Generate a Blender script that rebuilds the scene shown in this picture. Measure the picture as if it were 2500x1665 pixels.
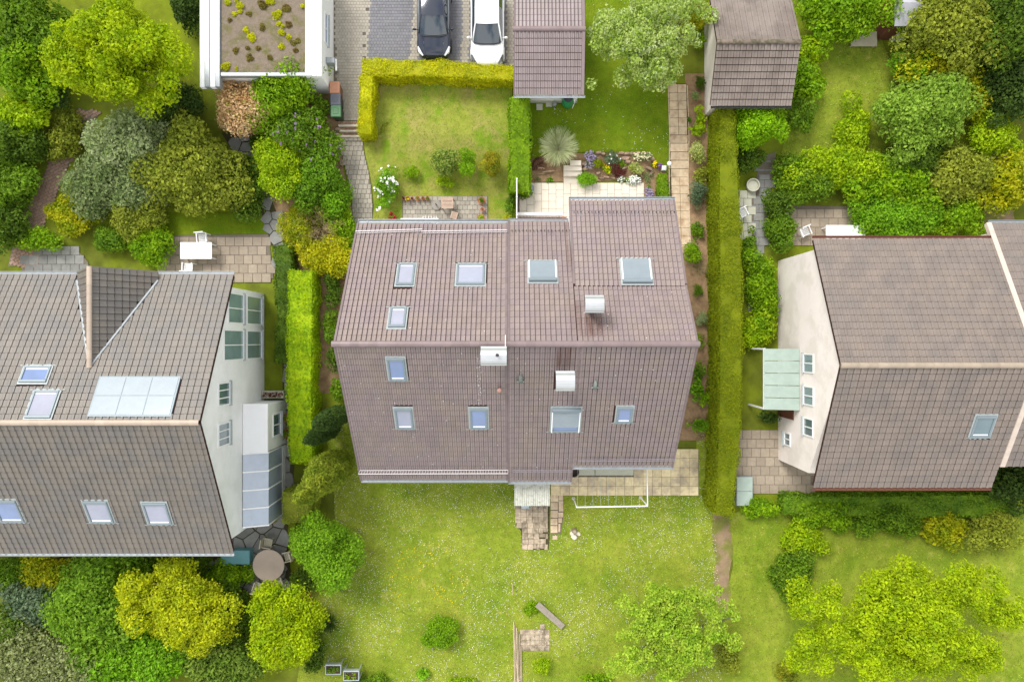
import bpy, math, random
import numpy as np
from mathutils import Matrix, Vector

for o in list(bpy.data.objects):
    bpy.data.objects.remove(o, do_unlink=True)
SC = bpy.context.scene
COL = SC.collection
H, F = 37.5, 1667.0            # drone height in metres, focal length in photograph pixels

# ---------------------------------------------------------------- camera, sky, sun, exposure
cam_d = bpy.data.cameras.new('drone_camera')
cam_d.sensor_fit = 'HORIZONTAL'; cam_d.sensor_width = 36.0; cam_d.lens = 24.0
cam_d.clip_start = 0.5; cam_d.clip_end = 4000
cam = bpy.data.objects.new('drone_camera', cam_d); COL.objects.link(cam)
cam.location = (0, 0, H)
SC.camera = cam

SUN_EL, SUN_AZ = math.radians(48), math.radians(-34)     # azimuth from +Y towards +X
W = bpy.data.worlds.new('World'); SC.world = W; W.use_nodes = True
nt = W.node_tree; nt.nodes.clear()
wo = nt.nodes.new('ShaderNodeOutputWorld'); bg = nt.nodes.new('ShaderNodeBackground')
sky = nt.nodes.new('ShaderNodeTexSky'); sky.sky_type = 'NISHITA'; sky.sun_disc = False
sky.sun_elevation = SUN_EL; sky.sun_rotation = SUN_AZ; sky.dust_density = 2.0; sky.ozone_density = 1.0
tc = nt.nodes.new('ShaderNodeTexCoord')
cn = nt.nodes.new('ShaderNodeTexNoise'); cn.inputs['Scale'].default_value = 2.6
cn.inputs['Detail'].default_value = 7; cn.inputs['Roughness'].default_value = 0.58
cr = nt.nodes.new('ShaderNodeValToRGB')
cr.color_ramp.elements[0].position = 0.36; cr.color_ramp.elements[1].position = 0.52
cm = nt.nodes.new('ShaderNodeMix'); cm.data_type = 'RGBA'
cm.inputs[7].default_value = (7.2, 7.2, 7.1, 1)          # thin bright cloud
nt.links.new(tc.outputs['Generated'], cn.inputs['Vector'])
nt.links.new(cn.outputs['Fac'], cr.inputs['Fac'])
nt.links.new(cr.outputs['Color'], cm.inputs[0])
nt.links.new(sky.outputs['Color'], cm.inputs[6])
nt.links.new(cm.outputs[2], bg.inputs['Color'])
bg.inputs['Strength'].default_value = 0.15
nt.links.new(bg.outputs['Background'], wo.inputs['Surface'])

sd = bpy.data.lights.new('sun', 'SUN'); sd.energy = 2.6; sd.angle = math.radians(24); sd.color = (1.0, 0.97, 0.92)
so = bpy.data.objects.new('sun', sd); COL.objects.link(so)
dirv = Vector((math.sin(SUN_AZ) * math.cos(SUN_EL), math.cos(SUN_AZ) * math.cos(SUN_EL), math.sin(SUN_EL)))
so.rotation_euler = dirv.to_track_quat('Z', 'Y').to_euler()
so.location = dirv * 80

SC.view_settings.view_transform = 'Standard'; SC.view_settings.look = 'None'
SC.view_settings.exposure = 0.45; SC.view_settings.gamma = 1.0
SC.view_settings.use_curve_mapping = False
SC.cycles.max_bounces = 6; SC.cycles.diffuse_bounces = 3; SC.cycles.transmission_bounces = 4
SC.cycles.transparent_max_bounces = 6

# ---------------------------------------------------------------- places
XK = (-7.5, -6.5); YW = (11.1, 12.0); YE = (9.0, 11.2); TOP = 0.45
def hg(x, y):
    """height of the ground: the plot climbs by 0.45 m behind the houses"""
    w = min(1, max(0, (y - YW[0]) / (YW[1] - YW[0]))); e = min(1, max(0, (y - YE[0]) / (YE[1] - YE[0])))
    t = min(1, max(0, (x - XK[0]) / (XK[1] - XK[0])))
    return TOP * (w * (1 - t) + e * t)
def P(px, py, z=0.0):
    k = (H - z) / F
    return ((px - 1250) * k, -(py - 832.5) * k, z)
def G(px, py, dz=0.0):
    x, y, z = P(px, py, 0)
    for _ in range(4):
        z = hg(x, y); x, y, _z = P(px, py, z)
    return (x, y, z + dz)
def lin(r, g, b, k=1.0):
    f = lambda c: (c / 12.92 if c <= 0.04045 else ((c + 0.055) / 1.055) ** 2.4) * k
    return (f(r / 255), f(g / 255), f(b / 255))

# ---------------------------------------------------------------- objects
ORG = {}
def setp(o, label=None, cat=None, group=None, kind=None):
    if label: o['label'] = label
    if cat: o['category'] = cat
    if group: o['group'] = group
    if kind: o['kind'] = kind
    return o
def thing(name, label, cat, loc=(0, 0, 0), group=None, rz=0.0):
    o = bpy.data.objects.new(name, None); COL.objects.link(o)
    o.empty_display_size = 0.2
    o.location = loc; o.rotation_euler = (0, 0, rz)
    ORG[o.name] = np.array(loc, float) if rz == 0 else np.zeros(3)
    return setp(o, label, cat, group)
def link(name, me, parent=None, loc=(0, 0, 0)):
    o = bpy.data.objects.new(name, me); COL.objects.link(o)
    o.location = loc
    if parent is not None:
        o.parent = parent; ORG[o.name] = ORG[parent.name]
    else:
        ORG[o.name] = np.zeros(3)
    return o
def np_mesh(name, V, faces, material, smooth=False):
    """faces: (m,k) array or a list of such arrays"""
    if isinstance(faces, np.ndarray): faces = [faces]
    V = np.asarray(V, np.float32)
    me = bpy.data.meshes.new(name)
    me.vertices.add(len(V)); me.vertices.foreach_set('co', V.ravel())
    li = np.concatenate([f.ravel() for f in faces]).astype(np.int32)
    tot = np.concatenate([np.full(len(f), f.shape[1], np.int32) for f in faces])
    st = np.concatenate([[0], np.cumsum(tot)[:-1]]).astype(np.int32)
    me.loops.add(len(li)); me.loops.foreach_set('vertex_index', li)
    me.polygons.add(len(tot)); me.polygons.foreach_set('loop_start', st); me.polygons.foreach_set('loop_total', tot)
    me.polygons.foreach_set('use_smooth', np.full(len(tot), bool(smooth)))
    me.update(calc_edges=True)
    if material: me.materials.append(material)
    return me

class MB:
    """collects simple shapes into one mesh"""
    def __init__(s): s.v = []; s.f = []; s.smooth = False
    def add(s, vs, fs):
        b = len(s.v); s.v += [tuple(v) for v in vs]; s.f += [tuple(i + b for i in f) for f in fs]; return s
    def box(s, x0, x1, y0, y1, z0, z1, bev=0.0):
        if bev:
            b = bev
            vs = [(x0, y0, z0), (x1, y0, z0), (x1, y1, z0), (x0, y1, z0), (x0, y0, z1 - b), (x1, y0, z1 - b), (x1, y1, z1 - b), (x0, y1, z1 - b),
                  (x0 + b, y0 + b, z1), (x1 - b, y0 + b, z1), (x1 - b, y1 - b, z1), (x0 + b, y1 - b, z1)]
            fs = [(3, 2, 1, 0), (8, 9, 10, 11)]
            for i in range(4):
                j = (i + 1) % 4; fs += [(i, j, j + 4, i + 4), (i + 4, j + 4, j + 8, i + 8)]
            return s.add(vs, fs)
        vs = [(x0, y0, z0), (x1, y0, z0), (x1, y1, z0), (x0, y1, z0), (x0, y0, z1), (x1, y0, z1), (x1, y1, z1), (x0, y1, z1)]
        return s.add(vs, [(3, 2, 1, 0), (4, 5, 6, 7), (0, 1, 5, 4), (1, 2, 6, 5), (2, 3, 7, 6), (3, 0, 4, 7)])
    def prism(s, poly, z0, z1, inset=0.0):
        n = len(poly); a = sum(poly[i][0] * poly[(i + 1) % n][1] - poly[(i + 1) % n][0] * poly[i][1] for i in range(n))
        if a < 0: poly = poly[::-1]
        cx = sum(p[0] for p in poly) / n; cy = sum(p[1] for p in poly) / n
        vs = [(p[0], p[1], z0) for p in poly] + [(cx + (p[0] - cx) * (1 - inset), cy + (p[1] - cy) * (1 - inset), z1) for p in poly]
        fs = [tuple(range(n))[::-1], tuple(range(n, 2 * n))] + [(i, (i + 1) % n, (i + 1) % n + n, i + n) for i in range(n)]
        return s.add(vs, fs)
    def tube(s, pts, radii, n=8, cap=True):
        pts = [Vector(p) for p in pts]
        if not hasattr(radii, '__len__'): radii = [radii] * len(pts)
        vs, fs = [], []
        prev = None
        for i, p in enumerate(pts):
            d = (pts[min(i + 1, len(pts) - 1)] - pts[max(i - 1, 0)]).normalized()
            a = (prev - d * prev.dot(d)) if prev is not None else d.orthogonal()
            a = a.normalized() if a.length > 1e-6 else d.orthogonal().normalized()
            prev = a; b = d.cross(a)
            for k in range(n):
                t = 2 * math.pi * k / n
                vs.append(p + (a * math.cos(t) + b * math.sin(t)) * radii[i])
        for i in range(len(pts) - 1):
            for k in range(n):
                k2 = (k + 1) % n
                fs.append((i * n + k, i * n + k2, (i + 1) * n + k2, (i + 1) * n + k))
        if cap:
            fs.append(tuple(range(n))[::-1]); fs.append(tuple(range((len(pts) - 1) * n, len(pts) * n)))
        return s.add(vs, fs)
    def lathe(s, prof, cx=0, cy=0, n=20, closed=False):
        vs, fs = [], []
        for r, z in prof:
            for k in range(n):
                t = 2 * math.pi * k / n; vs.append((cx + r * math.cos(t), cy + r * math.sin(t), z))
        for i in range(len(prof) - 1):
            for k in range(n):
                k2 = (k + 1) % n; fs.append((i * n + k, i * n + k2, (i + 1) * n + k2, (i + 1) * n + k))
        if prof[-1][0] > 1e-4: fs.append(tuple(range((len(prof) - 1) * n, len(prof) * n)))
        return s.add(vs, fs)
    def quad(s, a, b, c, d): return s.add([a, b, c, d], [(0, 1, 2, 3)])
    def mesh(s, name, material, org=(0, 0, 0), smooth=False):
        me = bpy.data.meshes.new(name)
        me.from_pydata([(v[0] - org[0], v[1] - org[1], v[2] - org[2]) for v in s.v], [], s.f)
        me.update()
        if smooth or s.smooth:
            me.polygons.foreach_set('use_smooth', [True] * len(me.polygons))
        if material: me.materials.append(material)
        return me
    def build(s, name, material, parent=None, smooth=False):
        """world-space shapes become one object; a parent's base is taken off"""
        org = ORG[parent.name] if parent is not None else np.zeros(3)
        return link(name, s.mesh(name, material, org, smooth), parent)

def solo(name, mb, material, label, cat, base, group=None, smooth=False):
    """a thing that is one mesh, its origin at its base"""
    o = bpy.data.objects.new(name, mb.mesh(name, material, base, smooth)); COL.objects.link(o)
    o.location = base; ORG[o.name] = np.array(base, float)
    return setp(o, label, cat, group)

def inside(x, y, poly):
    c = False; n = len(poly); j = n - 1
    for i in range(n):
        xi, yi = poly[i][0], poly[i][1]; xj, yj = poly[j][0], poly[j][1]
        if (yi > y) != (yj > y) and x < (xj - xi) * (y - yi) / (yj - yi) + xi: c = not c
        j = i
    return c
def inside_np(x, y, poly):
    c = np.zeros(len(x), bool); n = len(poly); j = n - 1
    for i in range(n):
        xi, yi = poly[i][0], poly[i][1]; xj, yj = poly[j][0], poly[j][1]
        if yi != yj:
            c ^= ((yi > y) != (yj > y)) & (x < (xj - xi) * (y - yi) / (yj - yi) + xi)
        j = i
    return c
def clip(poly, nx, ny, d):
    """keep the side where nx*x+ny*y <= d"""
    out = []; n = len(poly)
    for i in range(n):
        a, b = poly[i], poly[(i + 1) % n]
        da, db = nx * a[0] + ny * a[1] - d, nx * b[0] + ny * b[1] - d
        if da <= 0: out.append((a[0], a[1]))
        if (da < 0 < db) or (db < 0 < da):
            t = da / (da - db); out.append((a[0] + (b[0] - a[0]) * t, a[1] + (b[1] - a[1]) * t))
    return out
def hgv(x, y):
    w = np.clip((y - YW[0]) / (YW[1] - YW[0]), 0, 1); e = np.clip((y - YE[0]) / (YE[1] - YE[0]), 0, 1)
    t = np.clip((x - XK[0]) / (XK[1] - XK[0]), 0, 1)
    return TOP * (w * (1 - t) + e * t)

# ---------------------------------------------------------------- materials
MATS = {}
def mat(name, col, rough=0.7, spec=0.3, var=0.12, nscale=3.0, rnd=0.0, col2=None, n2=0.6, lo=0.45, hi=0.6,
        bump=0.0, bscale=40.0, metallic=0.0, coat=0.0, ior=None, trans=0.0, col3=None, n3=8.0, lo3=0.6, hi3=0.7, detail=4, island=True):
    if name in MATS: return MATS[name]
    m = bpy.data.materials.new(name); MATS[name] = m; m.use_nodes = True
    t = m.node_tree; N = t.nodes; L = t.links
    b = N['Principled BSDF']; out = N['Material Output']
    b.inputs['Roughness'].default_value = rough; b.inputs['Metallic'].default_value = metallic
    b.inputs['Specular IOR Level'].default_value = spec
    if ior: b.inputs['IOR'].default_value = ior
    if coat: b.inputs['Coat Weight'].default_value = coat; b.inputs['Coat Roughness'].default_value = 0.03
    geo = N.new('ShaderNodeNewGeometry')
    src = None
    def noise(scale, det=detail):
        n = N.new('ShaderNodeTexNoise'); n.inputs['Scale'].default_value = scale
        n.inputs['Detail'].default_value = det; n.inputs['Roughness'].default_value = 0.6
        L.new(geo.outputs['Position'], n.inputs['Vector']); return n
    def mix(c_in, c_new, scale, l, h):
        n = noise(scale); r = N.new('ShaderNodeMapRange')
        r.inputs[1].default_value = l; r.inputs[2].default_value = h
        L.new(n.outputs['Fac'], r.inputs[0])
        x = N.new('ShaderNodeMix'); x.data_type = 'RGBA'
        L.new(r.outputs[0], x.inputs[0])
        if isinstance(c_in, tuple): x.inputs[6].default_value = (*c_in, 1)
        else: L.new(c_in, x.inputs[6])
        x.inputs[7].default_value = (*c_new, 1)
        return x.outputs[2]
    src = tuple(col)
    if col2: src = mix(src, tuple(col2), n2, lo, hi)
    if col3: src = mix(src, tuple(col3), n3, lo3, hi3)
    val = None
    if var:
        n = noise(nscale); mr = N.new('ShaderNodeMapRange')
        mr.inputs[1].default_value = 0.25; mr.inputs[2].default_value = 0.75
        mr.inputs[3].default_value = 1 - var; mr.inputs[4].default_value = 1 + var
        L.new(n.outputs['Fac'], mr.inputs[0]); val = mr.outputs[0]
    if rnd:
        oi = N.new('ShaderNodeObjectInfo')
        ad = N.new('ShaderNodeMath'); ad.operation = 'ADD'
        L.new(oi.outputs['Random'], ad.inputs[0])
        if island: L.new(geo.outputs['Random Per Island'], ad.inputs[1])
        else: ad.inputs[1].default_value = 0
        fr = N.new('ShaderNodeMath'); fr.operation = 'FRACT'; L.new(ad.outputs[0], fr.inputs[0])
        mr = N.new('ShaderNodeMapRange'); mr.inputs[3].default_value = 1 - rnd; mr.inputs[4].default_value = 1 + rnd
        L.new(fr.outputs[0], mr.inputs[0])
        if val is None: val = mr.outputs[0]
        else:
            mu = N.new('ShaderNodeMath'); mu.operation = 'MULTIPLY'
            L.new(val, mu.inputs[0]); L.new(mr.outputs[0], mu.inputs[1]); val = mu.outputs[0]
    if val is not None:
        hs = N.new('ShaderNodeHueSaturation')
        if isinstance(src, tuple): hs.inputs['Color'].default_value = (*src, 1)
        else: L.new(src, hs.inputs['Color'])
        L.new(val, hs.inputs['Value']); src = hs.outputs['Color']
    if isinstance(src, tuple): b.inputs['Base Color'].default_value = (*src, 1)
    else: L.new(src, b.inputs['Base Color'])
    if bump:
        n = noise(bscale, 3); bp = N.new('ShaderNodeBump'); bp.inputs['Strength'].default_value = bump
        bp.inputs['Distance'].default_value = 0.02
        L.new(n.outputs['Fac'], bp.inputs['Height']); L.new(bp.outputs['Normal'], b.inputs['Normal'])
    if trans:
        tr = N.new('ShaderNodeBsdfTranslucent'); ms = N.new('ShaderNodeMixShader'); ms.inputs[0].default_value = trans
        if isinstance(src, tuple): tr.inputs['Color'].default_value = (*src, 1)
        else: L.new(src, tr.inputs['Color'])
        L.new(b.outputs[0], ms.inputs[1]); L.new(tr.outputs[0], ms.inputs[2]); L.new(ms.outputs[0], out.inputs['Surface'])
    return m
def leaf(name, c1, c2, rnd=0.30, k=0.95, trans=0.42, n2=1.4, c3=None):
    yl = lambda c: (c[0] + .22 * max(0, c[1] - c[0]), c[1], c[2])
    c1, c2 = yl(c1), yl(c2)
    return mat('leaf_' + name, lin(*c1, k), rough=0.55, spec=0.25, var=0.12, nscale=0.9, rnd=rnd, col2=lin(*c2, k), n2=n2,
               lo=0.42, hi=0.6, trans=trans, detail=3, col3=lin(*c3, k) if c3 else None, n3=3.0, lo3=0.56, hi3=0.62)
# ================================================================ ground
R = random.Random(7)
NR = np.random.default_rng(11)
M_lawn = mat('lawn_green', lin(150, 164, 54, .74), var=.22, nscale=2.2, col2=lin(124, 150, 38, .72), n2=.4, lo=.42, hi=.64, col3=lin(166, 166, 76, .76), n3=1.1, lo3=.60, hi3=.72, rough=.9, spec=.1, bump=.6, bscale=30)
M_lawn_dry = mat('lawn_dry', lin(158, 168, 66, .74), var=.18, nscale=3, col2=lin(168, 160, 90, .74), n2=.6, lo=.46, hi=.66, col3=lin(128, 158, 40, .74), n3=.9, lo3=.5, hi3=.64, rough=.9, spec=.1, bump=.6, bscale=30)
M_lawn_lush = mat('lawn_lush', lin(112, 140, 22, .72), var=.2, nscale=2.5, col2=lin(130, 150, 30, .72), n2=.7, lo=.42, hi=.66, rough=.9, spec=.1, bump=.6, bscale=30)
M_rough = mat('rough_grass', lin(128, 142, 34, .8), var=.25, nscale=1.5, col2=lin(104, 112, 40, .8), n2=.3, lo=.4, hi=.62, rough=.95, spec=.1, bump=.6, bscale=20)
M_soil = mat('soil', lin(176, 146, 112, .72), var=.22, nscale=5, col2=lin(132, 106, 80, .72), n2=1.3, lo=.45, hi=.7, rough=.95, spec=.1, bump=.8, bscale=35)
M_joint = mat('paving_sand_joint', lin(140, 130, 116, .66), var=.15, nscale=10, rough=.95, spec=.1)
M_mossjoint = mat('mossy_joint', lin(100, 96, 66, .5), var=.2, nscale=10, rough=.95, spec=.1)

def axis(lo, hi, step, extra):
    a = list(np.arange(lo, hi + 1e-6, step)) + list(extra)
    return sorted(set(round(float(v), 4) for v in a))
xs = axis(-30, 30, 1.0, XK) ; ys = axis(-22, 22, 1.0, (*YW, *YE))
xs = [-900, -200, -60] + xs + [60, 200, 900]; ys = [-900, -200, -60] + ys + [60, 200, 900]
V = np.array([(x, y, hg(x, y) - .03) for y in ys for x in xs]); nx = len(xs)
Fq = np.array([(j * nx + i, j * nx + i + 1, (j + 1) * nx + i + 1, (j + 1) * nx + i) for j in range(len(ys) - 1) for i in range(nx - 1)])
setp(link('ground', np_mesh('ground', V, Fq, M_rough)), 'rough green garden ground that the plots stand on', 'ground', kind='structure')

def patch(name, poly, material, dz, label, cat, world=False, kind='structure'):
    """a sheet laid on the ground, cut where the slope breaks"""
    pw = list(poly) if world else [G(*p)[:2] for p in poly]
    yl = sorted({-99.0, 99.0, *YW, *YE}); xl = [-99.0, *XK, 99.0]
    vs, fs = [], []
    for a, b in zip(yl[:-1], yl[1:]):
        q = clip(clip(pw, 0, -1, -a), 0, 1, b)
        if len(q) < 3: continue
        for c, d in zip(xl[:-1], xl[1:]):
            r = clip(clip(q, -1, 0, -c), 1, 0, d)
            r = [p for i, p in enumerate(r) if math.dist(p, r[i - 1]) > 1e-4]
            if len(r) < 3: continue
            ar = sum(r[i][0] * r[(i + 1) % len(r)][1] - r[(i + 1) % len(r)][0] * r[i][1] for i in range(len(r)))
            if abs(ar) < 1e-4: continue
            if ar < 0: r = r[::-1]
            n0 = len(vs); vs += [(p[0], p[1], hg(*p) + dz) for p in r]; fs.append(tuple(range(n0, n0 + len(r))))
    mb = MB(); mb.add(vs, fs)
    return setp(mb.build(name, material), label, cat, kind=kind), pw

LAWN_NW = [(886, 190), (1250, 190), (1250, 560), (905, 560), (914, 505), (910, 463), (902, 420), (892, 376), (884, 320)]
LAWN_NE = [(1290, 180), (1430, 180), (1430, 0), (1640, -40), (1634, 425), (1605, 420), (1590, 385), (1520, 372), (1390, 372), (1296, 388)]
LAWN_S = [(790, 1000), (860, 1000), (870, 1100), (1700, 1110), (1700, 1060), (1740, 1060), (1745, 1300), (1760, 1500), (1760, 1700), (720, 1700), (760, 1420), (820, 1330), (815, 1200)]
_, LW_NW = patch('lawn', LAWN_NW, M_lawn_dry, .004, 'pale dry lawn framed by the golden clipped hedge', 'lawn')
_, LW_NE = patch('lawn', LAWN_NE, M_lawn_lush, .004, 'lush dark green lawn between the tiled garage roof and the slab path', 'lawn')
_, LW_S = patch('lawn', LAWN_S, M_lawn, .004, 'bright lawn full of daisies below the wide tiled house', 'lawn')
_, LW_W = patch('lawn', [(395, 520), (650, 520), (670, 570), (395, 575)], M_lawn_lush, .008, 'strip of vivid green lawn above the brown terrace', 'lawn')
_, LW_E = patch('lawn', [(1935, 110), (2150, 90), (2230, 300), (2120, 420), (2050, 450), (1900, 430)], M_lawn, .004, 'neighbouring lawn beyond the long clipped olive hedge', 'lawn')
_, LW_SE = patch('lawn', [(1775, 1255), (1860, 1235), (2500, 1235), (2560, 1700), (1752, 1700), (1768, 1480), (1790, 1380)], M_lawn, .006, 'open lawn below the large yellow green tree', 'lawn')
patch('flower_bed', [(1672, 180), (1725, 180), (1730, 700), (1735, 1075), (1600, 1075), (1640, 620), (1684, 615), (1680, 420)], M_soil, .010, 'bare brown soil bed between the slab path and the clipped hedge', 'flower bed')
patch('flower_bed', [(1296, 388), (1390, 372), (1440, 378), (1520, 372), (1590, 385), (1632, 430), (1634, 560), (1560, 560), (1560, 440), (1290, 446)], M_soil, .012, 'rockery bed of tan soil above the cream terrace', 'flower bed')
patch('flower_bed', [(600, 150), (830, 200), (835, 400), (870, 560), (860, 660), (830, 960), (700, 960), (690, 640), (600, 400)], M_soil, .002, 'shaded planting strip beside the winding paved path', 'flower bed')
patch('dirt_path', [(1742, 1235), (1786, 1235), (1782, 1290), (1791, 1345), (1780, 1400), (1784, 1450), (1768, 1520), (1756, 1600), (1748, 1540), (1752, 1480), (1740, 1420), (1748, 1370), (1738, 1310)], mat('path_dirt', lin(168, 142, 112, .7), col2=lin(130, 132, 58, .7), n2=1.0, lo=.40, hi=.56, var=.2), .012, 'bare earth track at the end of the long clipped hedge', 'path')
patch('dirt_path', [(2360, 180), (2450, 240), (2480, 560), (2400, 545), (2410, 400)], mat('path_dirt', lin(150, 118, 92)), .010, 'brown garden track between far shrubs', 'path')

# ---------------------------------------------------------------- pieces of paving
SLABS = {}
def slab_mesh(w, d, h, material, bev=.008):
    k = (round(w, 3), round(d, 3), h, material.name)
    if k not in SLABS:
        SLABS[k] = MB().box(-w / 2, w / 2, -d / 2, d / 2, 0, h, bev).mesh('slab', material)
    return SLABS[k]
def piece(name, me, parent, x, y, z, rz=0.0, tilt=.006):
    o = bpy.data.objects.new(name, me); COL.objects.link(o); o.parent = parent
    q = ORG[parent.name]; o.location = (x - q[0], y - q[1], z - q[2])
    o.rotation_euler = (R.uniform(-tilt, tilt), R.uniform(-tilt, tilt), rz)
    return o
def pgon(name, poly, parent, z, h, material, shrink=.05):
    n = len(poly); cx = sum(p[0] for p in poly) / n; cy = sum(p[1] for p in poly) / n
    pl = [((p[0] - cx) * (1 - shrink), (p[1] - cy) * (1 - shrink)) for p in poly]
    me = MB().prism(pl, 0, h, .03).mesh(name, material)
    return piece(name, me, parent, cx, cy, z, 0, .004)

M_pav = mat('paver_grey_beige', lin(178, 170, 156, .78), rnd=.14, var=.12, nscale=9, rough=.85, spec=.2, bump=.3, bscale=120)
M_pavlight = mat('paver_light', lin(182, 174, 160, .78), rnd=.07, var=.1, nscale=7, rough=.85, spec=.2)
M_pavdark = mat('paver_blue_grey', lin(136, 135, 139, .8), rnd=.08, var=.1, nscale=7, rough=.85, spec=.2)
M_pavspot = mat('paver_charcoal', lin(112, 104, 96, .7), rnd=.1, var=.1, rough=.85, spec=.2)
M_cream = mat('slab_cream', lin(238, 226, 208, .80), rnd=.05, var=.05, nscale=4, rough=.8, spec=.2)
M_sand = mat('slab_sandstone', lin(212, 190, 160, .88), rnd=.10, var=.14, nscale=5, rough=.88, spec=.2, col2=lin(190, 160, 128, .8), n2=2.2, lo=.48, hi=.7, bump=.3, bscale=60)
M_sand2 = mat('slab_yellow_sandstone', lin(226, 208, 166, .95), rnd=.13, var=.14, nscale=5, rough=.88, spec=.2, col2=lin(200, 182, 156, .8), n2=1.1, lo=.46, hi=.62, bump=.3, bscale=60)
M_old = mat('slab_weathered', lin(190, 173, 150, .86), rnd=.18, var=.2, nscale=8, rough=.92, spec=.15, col2=lin(150, 136, 116, .75), n2=2.5, lo=.45, hi=.6, bump=.5, bscale=50)
M_flag = mat('flagstone_grey', lin(150, 150, 146, .75), rnd=.14, var=.15, nscale=4, rough=.85, spec=.2, bump=.3, bscale=40)
M_conc = mat('concrete_pale', lin(205, 204, 184, .8), var=.08, nscale=3, rough=.9, spec=.15)
M_pink = mat('paver_pink', lin(180, 150, 132, .75), rnd=.14, var=.12, nscale=6, rough=.9, spec=.15)
M_brown = mat('slab_brown', lin(172, 158, 140, .78), rnd=.12, var=.12, nscale=6, rough=.9, spec=.15)

# driveway: small pavers, one bordered field after another
drv, _ = patch('driveway', [(812, -70), (1254, -70), (1254, 168), (1000, 168), (880, 150), (880, 296), (824, 296), (814, 200)], M_joint, .006, 'block paved driveway with beige and blue grey fields where the cars park', 'driveway')
DP = [G(*p)[:2] for p in [(813, -70), (1254, -70), (1254, 168), (900, 168), (880, 190), (880, 296), (826, 296), (816, 200)]]
s = .165
acc = {'l': MB(), 'd': MB(), 's': MB()}
X0, X1, Y0, Y1 = -9.75, .1, 11.95, 19.9
nyr = int((Y1 - Y0) / s)
for j in range(nyr):
    y = Y0 + j * s; off = (j % 2) * s * .5
    for i in range(int((X1 - X0) / s) + 1):
        x = X0 + i * s + off
        if not inside(x + s / 2, y + s / 2, DP) or not inside(x, y, DP): continue
        px = 1250 + (x + s / 2) * F / (H - TOP); py = 832.5 - y * F / (H - TOP)
        edge = 905 - (py) * .05
        k = 'l'
        if px > edge: k = 'd'
        if 1012 - py * .08 < px < 1032 - py * .07 or 1130 - py * .03 < px < 1149 - py * .03 or px > 1238: k = 'l'
        if abs(px - (edge - 9)) < 3.4 and j % 4 == 0: k = 's'
        g = .004
        acc[k].box(x + g, x + s - g, y + g, y + s - g, TOP + .008, TOP + .03 + R.uniform(-.002, .002), .006)
for k, mm in (('l', M_pavlight), ('d', M_pavdark), ('s', M_pavspot)):
    setp(acc[k].build('paver', mm, drv), kind='stuff')

# the lower path: rows of pavers that follow its bend
PL = [(829.6, 333), (831, 366), (841, 402), (851, 443), (859, 479), (861, 542), (856, 606), (845, 690), (822, 800)]
PR = [(884, 333), (889.5, 376), (900, 420), (907, 463), (910, 504), (909, 542), (908, 606), (890, 690), (868, 800)]
path, _ = patch('garden_path', [*PL, *PR[::-1]], M_joint, .008, 'winding grey paved path from the three steps towards the house corner', 'path')
Lw = [G(*p)[:2] for p in PL]; Rw = [G(*p)[:2] for p in PR]
def at_y(line, y):
    for a, b in zip(line[:-1], line[1:]):
        if a[1] >= y >= b[1]: return a[0] + (b[0] - a[0]) * (a[1] - y) / (a[1] - b[1])
    return line[-1][0]
y = Lw[0][1] - .01; row = 0
while y > Lw[-1][1] + .3:
    d = .262; xa, xb = at_y(Lw, y - d / 2), at_y(Rw, y - d / 2)
    n = 5; w0 = .245; x = xa + (0 if row % 2 else -.0)
    ws = [w0 if row % 2 == 0 else w0 * .5] ; tot = ws[0]
    while tot < xb - xa - .12:
        q = min(w0, xb - xa - tot); ws.append(q); tot += q
    for w in ws:
        if w > .08:
            piece('paver', slab_mesh(round(w - .014, 2), d - .014, .03, M_pav), path, x + w / 2, y - d / 2, .012 + hg(x, y) + R.uniform(-.002, .002), R.uniform(-.01, .01))
        x += w
    y -= d; row += 1

# the steps
st = thing('garden_steps', 'three brick and stone steps down from the driveway to the garden path', 'steps', G(852, 318))
for i, (a, b, l, r) in enumerate([(296, 309, 826, 880), (309, 322, 828, 882), (322, 335, 829, 886)]):
    z = TOP * (1 - i / 3.0)
    y0 = P(0, b, z)[1]; y1 = P(0, a, z)[1]; x0 = P(l, 0, z)[0]; x1 = P(r, 0, z)[0]
    o = MB().box(x0, x1, y0, y0 + .10, -.05, z + .012, .008).build('step', M_cream, st)
    m = MB()
    for k in range(int((x1 - x0) / .11)):
        for q in range(2):
            m.box(x0 + k * .11 + .006, x0 + k * .11 + .104, y0 + .107 + q * .09, y0 + .19 + q * .09, -.05, z + .006, .005)
    setp(m.build('brick', mat('brick_step', lin(176, 142, 122, .8), rnd=.2, rough=.9), o), kind='stuff')

# border stones beside the path
for (px, py, a, b) in [(826, 318, .34, .2), (823, 332, .3, .24), (825, 350, .22, .42), (829, 372, .3, .5), (836, 398, .22, .36)]:
    x, y, z = G(px, py)
    n = R.randint(6, 8); pl = [(math.cos(6.283 * k / n) * a * R.uniform(.8, 1.05), math.sin(6.283 * k / n) * b * R.uniform(.8, 1.05)) for k in range(n)]
    mb = MB().prism([(x + p[0] * .62, y + p[1] * .62) for p in pl], z - .05, z + .16, .14)
    solo('border_stone', mb, M_old, 'flat pale rock set along the edge of the winding grey path', 'stone', (x, y, z), 'border stones along the winding path')

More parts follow.
